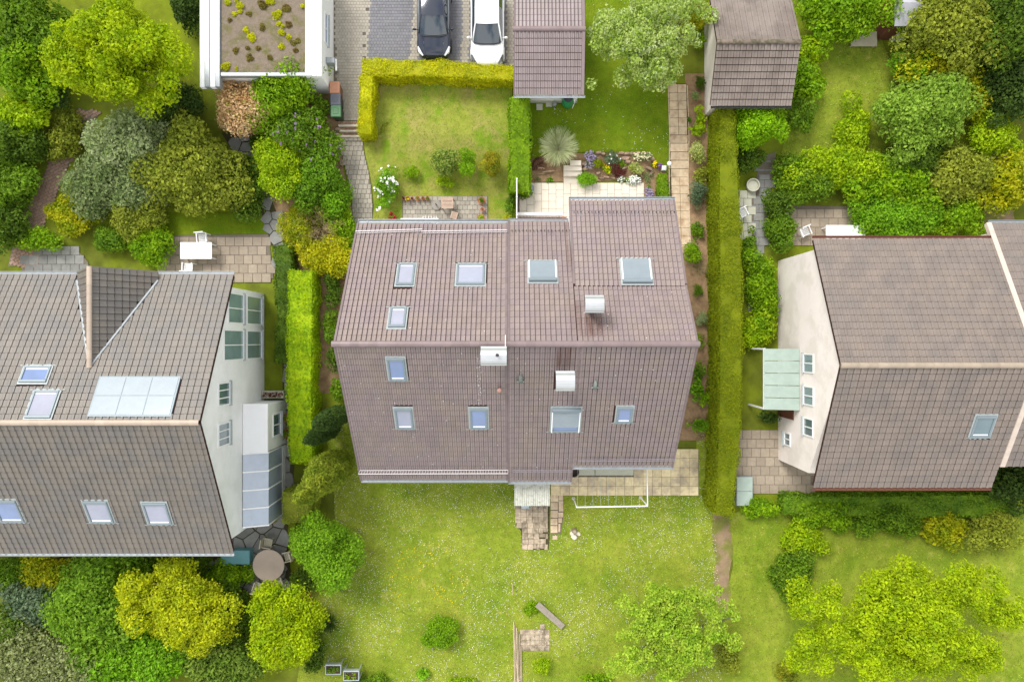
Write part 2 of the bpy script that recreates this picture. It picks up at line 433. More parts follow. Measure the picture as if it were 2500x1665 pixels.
# patio behind the left half
pat, _ = patch('patio', [(982, 479), (1192, 479), (1192, 600), (982, 600)], M_joint, .010, 'grey paved patio with a slatted table and flower pots', 'patio')
a = G(984, 480); b = G(1190, 480); n = 17; w = (b[0] - a[0]) / n
for j in range(10):
    y = a[1] - .12 - j * .245; off = (j % 2) * w / 2
    for i in range(-1, n + 1):
        x0 = max(a[0], a[0] + i * w + off); x1 = min(b[0], a[0] + (i + 1) * w + off)
        if x1 - x0 < .06: continue
        piece('paver', slab_mesh(round(x1 - x0 - .012, 2), .233, .03, M_pav), pat, (x0 + x1) / 2, y, .012 + hg(x0, y) + R.uniform(-.002, .002))

# slab path on the right
sp, _ = patch('slab_path', [(1632, 205), (1676, 205), (1686, 615), (1640, 615)], M_mossjoint, .014, 'straight path of sandstone slabs two wide beside the soil bed', 'path')
for j in range(20):
    py = 207 + j * 20.6
    for i in range(2):
        px = 1633.5 + i * 21.2 + j * .48
        x0, y0, z0 = G(px, py); x1, y1, _ = G(px + 20.4, py + 19.9)
        zc = hg(0, (y0 + y1) / 2); sl = math.atan2(hg(0, y0) - hg(0, y1), y0 - y1)
        o = piece('slab', slab_mesh(round(x1 - x0, 2), round(y0 - y1, 2), .03, M_sand), sp, (x0 + x1) / 2, (y0 + y1) / 2, zc + .018)
        o.rotation_euler = (sl, 0, R.uniform(-.008, .008))
for side, px0, px1 in ((0, 1631, 1639), (1, 1677.5, 1686)):
    x0, y0, z0 = G(px0, 210); x1, y1, z1 = G(px1, 612)
    e = MB()
    for k in range(12):
        t0, t1 = k / 12, (k + 1) / 12 - .003
        pa = (x0 + (x1 - x0) * t0, y0 + (y1 - y0) * t0); pb = (x0 + (x1 - x0) * t1, y0 + (y1 - y0) * t1)
        za, zb = hg(0, pa[1]), hg(0, pb[1])
        e.add([(pa[0] - .025, pa[1], za - .1), (pa[0] + .025, pa[1], za - .1), (pb[0] + .025, pb[1], zb - .1), (pb[0] - .025, pb[1], zb - .1),
               (pa[0] - .025, pa[1], za + .055), (pa[0] + .025, pa[1], za + .055), (pb[0] + .025, pb[1], zb + .055), (pb[0] - .025, pb[1], zb + .055)],
              [(0, 1, 2, 3), (7, 6, 5, 4), (0, 4, 5, 1), (1, 5, 6, 2), (2, 6, 7, 3), (3, 7, 4, 0)])
    e.build('edging', M_sand, sp)

# cream terrace
tr, _ = patch('terrace', [(1263, 447), (1572, 447), (1572, 560), (1263, 560)], M_joint, .008, 'bright cream slab terrace below the rockery', 'terrace')
a = G(1268, 447); b = G(1572, 447); w = (b[0] - a[0]) / 17
for i in range(17):
    y = a[1]; k = 0
    first = [.62, .40][i % 2] if i > 0 else .9
    while y > 6.35:
        d = first if k == 0 else [.40, .62, .40][(i + k) % 3]
        d = min(d, y - 6.3)
        if d < .08: break
        piece('slab', slab_mesh(round(w - .012, 3), round(d - .012, 2), .035, M_cream), tr, a[0] + w * (i + .5), y - d / 2, .012 + R.uniform(-.001, .001), 0, .002)
        y -= d; k += 1
ts = thing('terrace_steps', 'cream slab steps climbing from the terrace to the upper lawn', 'steps', G(1398, 420))
for i, (p0, p1, l, r) in enumerate([(430, 448, 1376, 1421), (417, 430, 1376, 1421), (404, 417, 1376, 1420), (392, 404, 1392, 1419)]):
    z = .03 + .11 * (i + 1) - (.08 if i == 0 else 0)
    c = P(l, p1, z); d = P(r, p0, z)
    MB().box(c[0], d[0], c[1], d[1], -.1, z, .008).build('step', M_cream, ts)

# south patio
sps, _ = patch('patio', [(1344, 1100), (1706, 1096), (1706, 1210), (1376, 1210), (1376, 1262), (1369, 1304), (1344, 1304)], M_joint, .008, 'sandstone slab patio under the lower eave of the right half', 'patio')
for j in range(6):
    for i in range(16):
        px = 1345 + i * 22.5; py = 1073 + j * 22.7
        if j < 3 and i < 13 and not (j == 2): continue
        if j < 1: continue
        if j == 3 and 3 <= i < 9: continue
        x, y, z = G(px + 11.2, py + 11.3)
        piece('slab', slab_mesh(.494, .499, .032, M_sand2), sps, x, y, z + .014 + R.uniform(-.002, .002), R.uniform(-.006, .006))
for (p0, p1) in ((1412, 1452), (1453, 1547)):
    x0, y0, z = G(p0, 1160); x1, y1, _ = G(p1, 1130)
    piece('concrete_slab', slab_mesh(round(x1 - x0 - .01, 2), round(y1 - y0, 2), .03, M_conc), sps, (x0 + x1) / 2, (y0 + y1) / 2, .014)
rows = [(1344, 1363, 1208, 1225), (1364, 1375, 1208, 1221), (1344, 1362, 1226, 1244), (1364, 1375, 1222, 1248), (1344, 1362, 1246, 1263), (1363, 1375, 1250, 1262), (1344, 1361, 1265, 1281), (1363, 1372, 1264, 1275), (1344, 1361, 1283, 1300), (1363, 1368, 1278, 1298), (1349, 1361, 1307, 1317)]
for (l, r, t, bt) in rows:
    x0, y0, _ = G(l, bt); x1, y1, _ = G(r, t)
    piece('slab', slab_mesh(round(x1 - x0, 2), round(y1 - y0, 2), .032, M_sand), sps, (x0 + x1) / 2, (y0 + y1) / 2, .014, R.uniform(-.02, .02))

# old paving by the lean-to canopy
op, _ = patch('old_paving', [(1256, 1170), (1342, 1170), (1342, 1318), (1339, 1342), (1276, 1342), (1272, 1296), (1259, 1282)], M_mossjoint, .010, 'patchy weathered paving in front of the corrugated canopy', 'paving')
for j in range(8):
    py0 = 1236 + j * 13.2
    l0 = 1258 if j < 3 else (1261 if j < 4 else 1275)
    x = l0; xe = 1338
    while x < xe - 5:
        wpx = R.choice([11, 13, 14, 15, 8]) if j > 3 else 14.0
        wpx = min(wpx, xe - x)
        hpx = 12.7 if j < 4 or R.random() < .6 else R.uniform(8, 12)
        x0, y0, _ = G(x, py0 + hpx); x1, y1, _ = G(x + wpx - .6, py0)
        if x1 - x0 > .08:
            piece('slab', slab_mesh(round(x1 - x0, 2), round(y1 - y0, 2), .03, M_old), op, (x0 + x1) / 2, (y0 + y1) / 2, .014 + R.uniform(0, .006), R.uniform(-.03, .03))
        x += wpx
    x0, y0, _ = G(1338.5, py0 + 12.7); x1, y1, _ = G(1343, py0)
for j in range(6):
    for i in range(6):
        if (j < 2 and R.random() < .6) or R.random() < .12: continue
        x, y, z = G(1276 + i * 12, 1516 + j * 13)
        piece('slab', slab_mesh(.26, .28, .03, M_old), op, x, y, .012, R.uniform(-.08, .08), .02)

# flagstones of the left neighbour: irregular pieces
def crazy(name, poly_px, label, seed, size, material):
    base, pw = patch(name, poly_px, M_mossjoint, .010, label, 'path')
    rr = random.Random(seed)
    x0 = min(p[0] for p in pw) - 1; x1 = max(p[0] for p in pw) + 1; y0 = min(p[1] for p in pw) - 1; y1 = max(p[1] for p in pw) + 1
    S = []
    for j in range(int((y1 - y0) / size) + 1):
        for i in range(int((x1 - x0) / size) + 1):
            S.append((x0 + (i + rr.uniform(.08, .92)) * size, y0 + (j + rr.uniform(.08, .92)) * size))
    for s_ in S:
        if not inside(s_[0], s_[1], pw): continue
        c = [(s_[0] - size * 1.3, s_[1] - size * 1.3), (s_[0] + size * 1.3, s_[1] - size * 1.3), (s_[0] + size * 1.3, s_[1] + size * 1.3), (s_[0] - size * 1.3, s_[1] + size * 1.3)]
        for t in S:
            dx, dy = t[0] - s_[0], t[1] - s_[1]
            if t is s_ or dx * dx + dy * dy > (size * 2.6) ** 2: continue
            c = clip(c, dx, dy, dx * (s_[0] + t[0]) / 2 + dy * (s_[1] + t[1]) / 2)
            if len(c) < 3: break
        if len(c) >= 3:
            cx = sum(p[0] for p in c) / len(c); cy = sum(p[1] for p in c) / len(c)
            pgon('flagstone', c, base, hg(cx, cy) + .012, .03, material, .06)
    return base
crazy('flagstone_path', [(540, 325), (600, 325), (640, 420), (668, 500), (705, 590), (726, 680), (728, 1100), (690, 1100), (690, 680), (660, 590), (625, 480), (585, 400)], 'curving grey flagstone path along the neighbouring clipped hedge', 3, .62, M_flag)
crazy('flagstone_terrace', [(560, 1095), (722, 1095), (712, 1220), (700, 1310), (715, 1440), (690, 1445), (560, 1440), (520, 1370)], 'grey flagstone terrace around the left neighbour conservatory', 5, .74, M_flag)

def grid(name, poly_px, label, sx, sy, material, cat='path', joint=None, rot=0.0, stuff=True, dz=.010):
    base, pw = patch(name, poly_px, joint or M_joint, dz, label, cat)
    c, s_ = math.cos(rot), math.sin(rot)
    q = [(p[0] * c + p[1] * s_, -p[0] * s_ + p[1] * c) for p in pw]
    x0 = min(p[0] for p in q); x1 = max(p[0] for p in q); y0 = min(p[1] for p in q); y1 = max(p[1] for p in q)
    mb = MB()
    for j in range(int((y1 - y0) / sy) + 1):
        for i in range(int((x1 - x0) / sx) + 2):
            x = x0 + i * sx - (j % 2) * sx / 2; y = y0 + j * sy
            if not inside(x + sx / 2, y + sy / 2, q): continue
            g = .008
            cr_ = [(x + g, y + g), (x + sx - g, y + g), (x + sx - g, y + sy - g), (x + g, y + sy - g)]
            wq = [(a_ * c - b_ * s_, a_ * s_ + b_ * c) for a_, b_ in cr_]
            z = hg(*wq[0])
            mb.prism(wq, z, z + dz + .024, .03)
    setp(mb.build('paver', material, base), kind='stuff')
    return base
grid('brick_path', [(190, 265), (245, 275), (170, 400), (110, 540), (95, 650), (20, 650), (40, 560), (120, 400)], 'pinkish brick path slanting through the left garden', .30, .16, M_pink, rot=.5)
grid('brown_terrace', [(395, 575), (655, 572), (668, 680), (500, 690), (395, 690)], 'brown slab terrace behind the left neighbour house', .5, .5, M_brown, 'terrace')
grid('round_terrace', [(55, 640), (75, 618), (110, 607), (150, 607), (190, 612), (215, 640), (225, 690), (50, 690)], 'pale round edged terrace behind the left neighbour house', .5, .5, M_flag, 'terrace', dz=.014)
grid('side_path', [(1858, 380), (1895, 372), (1880, 480), (1862, 640), (1870, 760), (1835, 760), (1826, 640), (1840, 480)], 'grey slab side path of the right neighbour', .6, .45, M_flag)
grid('seat_terrace', [(1795, 462), (1842, 470), (1836, 585), (1800, 585)], 'small pale paved corner with a white chair', .45, .45, M_conc, 'terrace', dz=.018)
grid('far_terrace', [(1900, 500), (2080, 505), (2090, 600), (1890, 600)], 'brown terrace behind the right neighbour house', .5, .5, M_brown, 'terrace')
grid('side_terrace', [(1795, 1050), (1990, 1050), (1990, 1205), (1790, 1205)], 'pale brown paved yard beside the right neighbour gable', .5, .5, M_brown, 'terrace')
# ================================================================ buildings
class Plane:
    """a roof slope: x runs along the ridge, v down the slope, h off the tiles"""
    def __init__(s, yr, zr, tan, sgn):
        s.yr, s.zr, s.t, s.s = yr, zr, tan, sgn
        s.c = 1 / math.sqrt(1 + tan * tan); s.sn = tan * s.c
        s.rot = Matrix(((sgn, 0, 0), (0, sgn * s.c, sgn * s.sn), (0, -s.sn, s.c)))   # columns u, v, n
    def at(s, x, v, h=0.0):
        return (x, s.yr + s.s * (v * s.c + h * s.sn), s.zr - v * s.sn + h * s.c)
    def hit(s, px, py):
        a = -(py - 832.5) / F
        z = (s.zr - s.t * s.s * (a * H - s.yr)) / (1 - s.t * s.s * a)
        y = a * (H - z); x = (px - 1250) * (H - z) / F
        return x, abs(y - s.yr) / s.c
    def v_of(s, y): return abs(y - s.yr) / s.c
class PlaneX(Plane):
    """a slope whose ridge runs along Y: 'x' of at() is the world y"""
    def __init__(s, xr, zr, tan, sgn):
        Plane.__init__(s, xr, zr, tan, sgn)
        s.rot = Matrix(((0, sgn * s.c, sgn * s.sn), (-sgn, 0, 0), (0, -s.sn, s.c)))
    def at(s, y, v, h=0.0):
        return (s.yr + s.s * (v * s.c + h * s.sn), y, s.zr - v * s.sn + h * s.c)

def tile_shape(w, L, rib=.038, th=.003, g=.017):
    prof = [(g, .010), (w * .20, .004), (w * .45, .004), (w * .585, .010), (w * .62, rib), (w * .80, rib + .004), (w * .955, rib), (w - g, .012)]
    top = [(x, 0.0, z) for x, z in prof] + [(x, L, z + th) for x, z in prof]
    low = [(x, L, z + th - (.022 if th < .02 else .034)) for x, z in prof]
    V = np.array(top + low, float); n = len(prof)
    fs = []
    for i in range(n - 1):
        fs.append((i, i + 1, n + i + 1, n + i)); fs.append((n + i, n + i + 1, 2 * n + i + 1, 2 * n + i))
    fs += [(0, n, 2 * n, 0)[:3] + (0,)] if False else []
    return V, np.array(fs)

def tiles(pl, regions, w, gauge, parent, material, holes=(), parts=0, pred=None, rib=.038, th=None):
    """tiles of a slope; the first rows under the ridge are objects of their own when parts is set"""
    out = []
    for (x0, x1, v0, v1) in regions:
        n = max(1, round((x1 - x0) / w)); ww = (x1 - x0) / n; m = max(1, round((v1 - v0) / gauge)); gg = (v1 - v0) / m
        for j in range(m):
            for i in range(n):
                x = x0 + (i + .5) * ww; v = v0 + (j + .5) * gg
                if any(a < x < b and c < v < d for a, b, c, d in holes): continue
                if pred and not pred(x, v): continue
                out.append((x, v, ww, gg, j))
    if not out: return
    ww, gg = out[0][2], out[0][3]
    ov = -.026 if w < .25 else -.028
    V, Fc = tile_shape(ww, gg + ov, rib, th if th is not None else (.015 if w < .25 else .026), .015 if w < .25 else .006)
    V = V - np.array([ww / 2, (gg + ov) / 2, 0])
    rot = np.array(pl.rot)
    q = ORG[parent.name]
    single = [t for t in out if t[4] < parts] if parts else []
    rest = [t for t in out if not (parts and t[4] < parts)]
    me = np_mesh('tile', V, Fc, material)
    e = pl.rot.to_euler()
    for (x, v, _a, _b, j) in single:
        o = bpy.data.objects.new('roof_tile', me); COL.objects.link(o); o.parent = parent
        p = pl.at(x, v); o.location = (p[0] - q[0], p[1] - q[1], p[2] - q[2]); o.rotation_euler = e
    if rest:
        C = np.array([pl.at(t[0], t[1]) for t in rest]) - q
        VV = (V @ rot.T)[None] + C[:, None, :]
        VV[:, :, 2] += NR.normal(0, .0012, (len(C), 1))
        FF = (Fc[None] + (np.arange(len(C)) * len(V))[:, None, None]).reshape(-1, 4)
        o = link('roof_tile', np_mesh('tile_field', VV.reshape(-1, 3), FF, material), parent)
        o['kind'] = 'stuff'

def on_plane(pl, x, v, mb, name, material, parent, smooth=False):
    """mb drawn with x along the ridge, y down the slope, z off the roof"""
    out = MB(); out.f = mb.f
    flip = pl.s < 0
    out.v = [pl.at(x + a[0], v + a[1], a[2]) for a in mb.v]
    if flip != isinstance(pl, PlaneX): out.f = [f[::-1] for f in mb.f]
    return out.build(name, material, parent, smooth)

M_deck = mat('roof_underlay', lin(84, 60, 56, .6), var=.1, rough=.95, spec=.05)
def tile_mat(name, c1, c2, c3, rough, stains=()):
    m = mat(name, c1, rough=rough, spec=.5, var=.08, nscale=1.2, rnd=.06, col2=c2, n2=.9, lo=.42, hi=.62, col3=c3, n3=14, lo3=.62, hi3=.78, bump=.12, bscale=70)
    if stains:
        N, L = m.node_tree.nodes, m.node_tree.links
        b = N['Principled BSDF']; src = b.inputs['Base Color'].links[0].from_socket
        geo = N.new('ShaderNodeNewGeometry'); sep = N.new('ShaderNodeSeparateXYZ'); L.new(geo.outputs['Position'], sep.inputs[0])
        ns = N.new('ShaderNodeTexNoise'); mp = N.new('ShaderNodeMapping'); mp.inputs['Scale'].default_value = (11, .5, .5)
        L.new(geo.outputs['Position'], mp.inputs['Vector']); L.new(mp.outputs[0], ns.inputs['Vector']); ns.inputs['Scale'].default_value = 1.0
        for (x0, wx, ya, yb, amt, colr) in stains:
            def band(sock, c, w, soft):
                s1 = N.new('ShaderNodeMath'); s1.operation = 'SUBTRACT'; L.new(sock, s1.inputs[0]); s1.inputs[1].default_value = c
                s2 = N.new('ShaderNodeMath'); s2.operation = 'ABSOLUTE'; L.new(s1.outputs[0], s2.inputs[0])
                r = N.new('ShaderNodeMapRange'); r.interpolation_type = 'SMOOTHSTEP'
                r.inputs[1].default_value = w; r.inputs[2].default_value = w + soft; r.inputs[3].default_value = 1; r.inputs[4].default_value = 0
                L.new(s2.outputs[0], r.inputs[0]); return r.outputs[0]
            bx = band(sep.outputs['X'], x0, wx * .45, wx); by = band(sep.outputs['Y'], (ya + yb) / 2, abs(yb - ya) * .3, abs(yb - ya) * .3)
            mu = N.new('ShaderNodeMath'); mu.operation = 'MULTIPLY'; L.new(bx, mu.inputs[0]); L.new(by, mu.inputs[1])
            nr = N.new('ShaderNodeMapRange'); nr.inputs[1].default_value = .35; nr.inputs[2].default_value = .65; L.new(ns.outputs['Fac'], nr.inputs[0])
            m2 = N.new('ShaderNodeMath'); m2.operation = 'MULTIPLY'; L.new(mu.outputs[0], m2.inputs[0]); L.new(nr.outputs[0], m2.inputs[1])
            m3 = N.new('ShaderNodeMath'); m3.operation = 'MULTIPLY'; L.new(m2.outputs[0], m3.inputs[0]); m3.inputs[1].default_value = amt
            mx = N.new('ShaderNodeMix'); mx.data_type = 'RGBA'; L.new(m3.outputs[0], mx.inputs[0]); L.new(src, mx.inputs[6]); mx.inputs[7].default_value = (*colr, 1)
            src = mx.outputs[2]
        L.new(src, b.inputs['Base Color'])
    return m
RUST = lin(112, 66, 48, .6)
M_tile = tile_mat('roof_tile_mauve_brown', lin(168, 150, 150, .60), lin(173, 155, 147, .60), lin(158, 140, 145, .58), .42,
                  [(3.45, .45, .15, 1.15, .7, RUST), (2.30, .40, -.15, -1.15, .7, RUST), (2.7, .12, 3.2, 5.9, .8, RUST), (3.9, .5, .2, 1.6, .3, RUST), (2.9, .4, .2, 1.9, .3, RUST)])
M_tile_g = tile_mat('roof_tile_garage', lin(168, 152, 152, .62), lin(162, 146, 143, .62), lin(178, 164, 156, .62), .42)
M_tile_old = tile_mat('roof_tile_weathered', lin(160, 146, 136, .62), lin(140, 126, 116, .6), lin(88, 76, 66, .6), .6)
M_tile_e = tile_mat('roof_tile_taupe', lin(168, 152, 140, .52), lin(156, 144, 136, .52), lin(148, 138, 130, .52), .5)
M_tile_w = tile_mat('roof_tile_grey_brown', lin(160, 150, 138, .46), lin(148, 142, 136, .46), lin(136, 130, 126, .46), .5)
M_ridge = mat('ridge_tile_mauve', lin(158, 138, 138, .60), rough=.38, spec=.5, rnd=.08, var=.08)
M_ridge_w = mat('ridge_tile_tan', lin(182, 164, 146, .85), rough=.45, spec=.5, rnd=.08, var=.08)
M_verge = mat('verge_tile_mauve', lin(150, 132, 131, .56), rough=.45, spec=.45, rnd=.1, var=.1)
M_white = mat('white_paint', (.80, .80, .79), var=.03, nscale=2, rough=.6, spec=.3)
M_render = mat('white_render', (.84, .84, .83), col2=(.78, .78, .76), n2=.8, var=.04, nscale=1.2, rough=.9, spec=.1, bump=.2, bscale=80)
M_pinkrender = mat('cream_render', lin(246, 236, 230, .92), col2=lin(238, 228, 220, .88), n2=.8, var=.04, nscale=1.2, rough=.9, spec=.1, bump=.2, bscale=80)
M_zinc = mat('zinc', lin(172, 178, 182, .8), rough=.45, spec=.5, metallic=.35, var=.12, nscale=5)
M_lead = mat('lead_flashing', lin(184, 192, 192, .75), rough=.55, spec=.4, metallic=.15, var=.15, nscale=9)
M_frame = mat('skylight_frame_grey', lin(146, 160, 167, .7), rough=.45, spec=.5, metallic=.2, var=.06)
M_palesky = mat('skylight_sky_tint_pale', lin(190, 193, 214, .55), rough=.05, spec=.9, coat=1.0, var=.10, nscale=1.5)  # pale lavender base colour stands in for bright sky mirrored in the glass
M_bluesky = mat('skylight_sky_tint_blue', lin(120, 150, 205, .6), rough=.04, spec=.9, coat=1.0, var=.15, nscale=1.2)  # blue of the reflected sky is painted into the pane colour
M_shutter = mat('roller_shutter', lin(172, 184, 192, .75), rough=.4, spec=.5, metallic=.3, var=.05)
M_alu = mat('chimney_cap_aluminium', lin(214, 216, 218, .8), rough=.32, spec=.5, metallic=.6, var=.06)
M_slate = mat('chimney_cladding', lin(150, 160, 152, .6), rough=.7, var=.2, nscale=6)
M_dark = mat('dark_metal', lin(52, 50, 52), rough=.5, spec=.4, var=.1)
M_glass = mat('window_glass', lin(112, 140, 148, .6), rough=.04, spec=.8, coat=1.0, var=.15, nscale=1.0)
M_brownwood = mat('brown_fascia', lin(120, 74, 60, .8), rough=.6, var=.1)
M_terra = mat('terracotta', lin(204, 120, 72, .8), rough=.8, var=.12, nscale=12, spec=.2)
M_bright = mat('white_sheet', (.86, .86, .86), rough=.5, var=.02)

def skylight(pl, px, py, w, h, house, glass, kind='pane'):
    x, v = pl.hit(px, py)
    a, b = w / 2, h / 2
    m = MB()
    f = .085
    m.box(-a, a, -b, -b + f + .04, .0, .125, .012).box(-a, a, b - f, b, .0, .11, .012).box(-a, -a + f, -b + f + .04, b - f, .0, .115, .012).box(a - f, a, -b + f + .04, b - f, .0, .115, .012)
    o = on_plane(pl, x, v, m, 'skylight', M_frame, house)
    if kind == 'pane':
        on_plane(pl, x, v, MB().box(-a + f, a - f, -b + f + .04, b - f, .0, .075), 'pane', glass, o)
        on_plane(pl, x, v, MB().box(-a + f + .03, a - f - .03, b - f - .09, b - f - .03, .06, .088), 'vent_bar', M_bright, o)
    else:
        s = MB(); n = int((h - .22) / .055)
        end = .80 if kind == 'half' else 1.0
        for k in range(int(n * end)):
            y = -b + .18 + k * .055
            s.box(-a + .05, a - .05, y, y + .048, .10, .135, .01)
        on_plane(pl, x, v, s, 'roller_shutter', M_shutter, o)
        on_plane(pl, x, v, MB().box(-a, a, -b, -b + .17, .11, .21, .03), 'shutter_box', M_frame, o)
        on_plane(pl, x, v, MB().box(-a + f, a - f, -b + f + .04, b - f, .0, .07), 'pane', glass, o)
        on_plane(pl, x, v, MB().box(-a, -a + .05, -b + .17, b, .116, .15), 'guide_rail', M_bright, o)
        on_plane(pl, x, v, MB().box(a - .05, a, -b + .17, b, .116, .15), 'guide_rail', M_bright, o)
    ap = MB(); n = int((w + .44) / .07); xs_ = [(-a - .22) + (w + .44) * i / n for i in range(n + 1)]
    vs, fs = [], []
    for i, xx in enumerate(xs_):
        wv = .012 * math.sin(xx * 2 * math.pi / .215); inn = abs(xx) <= a
        vs += [(xx, b - .03 if inn else b + .02, .052 + wv), (xx, b + .10 + .02 * math.sin(i * 1.9) - (0 if inn else .03), .044 + wv)]
    for i in range(n): fs.append((2 * i, 2 * i + 2, 2 * i + 3, 2 * i + 1))
    ap.add(vs, fs)
    for sx in (-1, 1):
        ap.box(sx * (a + .035) - .035, sx * (a + .035) + .035, -b - .02, b, .02, .062)
    ap.box(-a - .07, a + .07, -b - .09, -b - .005, .02, .058)
    on_plane(pl, x, v, ap, 'flashing', M_lead, o)
    return (x - a - .05, x + a + .05, v - b - .05, v + b - .02)

def gutter(x0, x1, y, z, out, parent, material=M_zinc, r=.075):
    """half-round gutter along x; out is +1 towards +Y"""
    n = 8; m = MB(); vs, fs = [], []
    for xx in (x0, x1):
        for rr in (r, r - .012):
            for k in range(n + 1):
                t = math.pi * k / n; vs.append((xx, y + math.cos(t) * rr, z - math.sin(t) * rr))
    k1 = n + 1
    for k in range(n):
        fs += [(k, k + 1, 2 * k1 + k + 1, 2 * k1 + k), (k1 + k, 3 * k1 + k, 3 * k1 + k + 1, k1 + k + 1)]
    for b in (0, 2 * k1): fs += [(b + k, b + k + 1, b + k1 + k + 1, b + k1 + k) for k in range(n)]
    fs += [(0, 2 * k1, 3 * k1, k1), (n, k1 + n, 3 * k1 + n, 2 * k1 + n)]
    m.add(vs, fs)
    ed = 1 if out > 0 else -1
    m.tube([(x0, y + ed * r, z + .004), (x1, y + ed * r, z + .004)], .013, 6)
    m.box(x0 - .004, x0 + .008, y - r, y + r, z - r * .7, z + .004).box(x1 - .008, x1 + .004, y - r, y + r, z - r * .7, z + .004)
    return m.build('gutter', material, parent)

def deck(pl, x0, x1, v0, v1, parent, name='roof', th=.12):
    m = MB().box(x0, x1, v0, v1, -.03 - th, -.012)
    return on_plane(pl, x0 * 0, 0, m, name, M_deck, parent)

def ridge(x0, x1, y, z, parent, material, r=.135, L=.40, along='x', parts=True):
    n = max(1, round((x1 - x0) / L)); L = (x1 - x0) / n
    m = MB(); k = 10; vs, fs = [], []
    for i, (xx, rr) in enumerate(((-L / 2 - .02, r), (L / 2 - .012, r * .94), (L / 2 - .012, r * .86))):
        for q in range(k + 1):
            t = math.pi * q / k; vs.append((xx, math.cos(t) * rr * 1.05, math.sin(t) * rr * .85 - .03))
    for i in range(2):
        fs += [(i * (k + 1) + q, i * (k + 1) + q + 1, (i + 1) * (k + 1) + q + 1, (i + 1) * (k + 1) + q)[::-1] for q in range(k)]
    m.add(vs, fs); m.add(vs[:k + 1], [tuple(range(k + 1))])
    me = m.mesh('ridge_tile', material, smooth=False)
    q = ORG[parent.name]
    for i in range(n):
        o = bpy.data.objects.new('ridge_tile', me); COL.objects.link(o); o.parent = parent
        c = x0 + (i + .5) * L
        if along == 'x': o.location = (c - q[0], y - q[1], z - q[2])
        else: o.location = (y - q[0], c - q[1], z - q[2]); o.rotation_euler = (0, 0, math.pi / 2)

def wall_prism(x0, x1, prof, name, material, parent):
    """a block whose outline (y,z) runs along x"""
    n = len(prof); vs = [(x0, *p) for p in prof] + [(x1, *p) for p in prof]
    m = MB().add(vs, [tuple(range(n))[::-1], tuple(range(n, 2 * n))] + [(i, (i + 1) % n, (i + 1) % n + n, i + n) for i in range(n)])
    return m.build(name, material, parent)

def wall_window(parent, c, w, h, face, frame=M_white, glass=M_glass, bars=1):
    """a window standing 4 cm proud of a wall; face is 'x+','x-','y+','y-'"""
    ax, sg = face[0], 1 if face[1] == '+' else -1
    def bx(m, a0, a1, d0, d1, z0, z1):
        d0, d1 = sorted((d0 * sg, d1 * sg))
        if ax == 'y': m.box(c[0] + a0, c[0] + a1, c[1] + d0, c[1] + d1, c[2] + z0, c[2] + z1)
        else: m.box(c[0] + d0, c[0] + d1, c[1] + a0, c[1] + a1, c[2] + z0, c[2] + z1)
    m = MB(); t = .06
    bx(m, -w / 2, w / 2, -.02, .05, 0, t); bx(m, -w / 2, w / 2, -.02, .05, h - t, h); bx(m, -w / 2, -w / 2 + t, -.02, .05, t, h - t); bx(m, w / 2 - t, w / 2, -.02, .05, t, h - t)
    for k in range(bars): 
        q = -w / 2 + w * (k + 1) / (bars + 1); bx(m, q - .025, q + .025, -.02, .045, t, h - t)
    o = m.build('window', frame, parent)
    g = MB(); bx(g, -w / 2 + t, w / 2 - t, -.02, .012, t, h - t); g.build('pane', glass, o)
    s_ = MB(); bx(s_, -w / 2 - .06, w / 2 + .06, -.02, .13, -.045, -.003); s_.build('sill', M_lead, o)
    return o
def wall_door(parent, c, w, h, face, material):
    ax, sg = face[0], 1 if face[1] == '+' else -1
    d0, d1 = sorted((-.02 * sg, .05 * sg)); e0, e1 = sorted((.05 * sg, .09 * sg))
    m = MB(); k = MB()
    if ax == 'y':
        m.box(c[0] - w / 2, c[0] + w / 2, c[1] + d0, c[1] + d1, c[2], c[2] + h); k.box(c[0] + w * .33, c[0] + w * .45, c[1] + e0, c[1] + e1, c[2] + 1.0, c[2] + 1.04)
    else:
        m.box(c[0] + d0, c[0] + d1, c[1] - w / 2, c[1] + w / 2, c[2], c[2] + h); k.box(c[0] + e0, c[0] + e1, c[1] + w * .33, c[1] + w * .45, c[2] + 1.0, c[2] + 1.04)
    o = m.build('door', material, parent); k.build('handle', M_zinc, o)

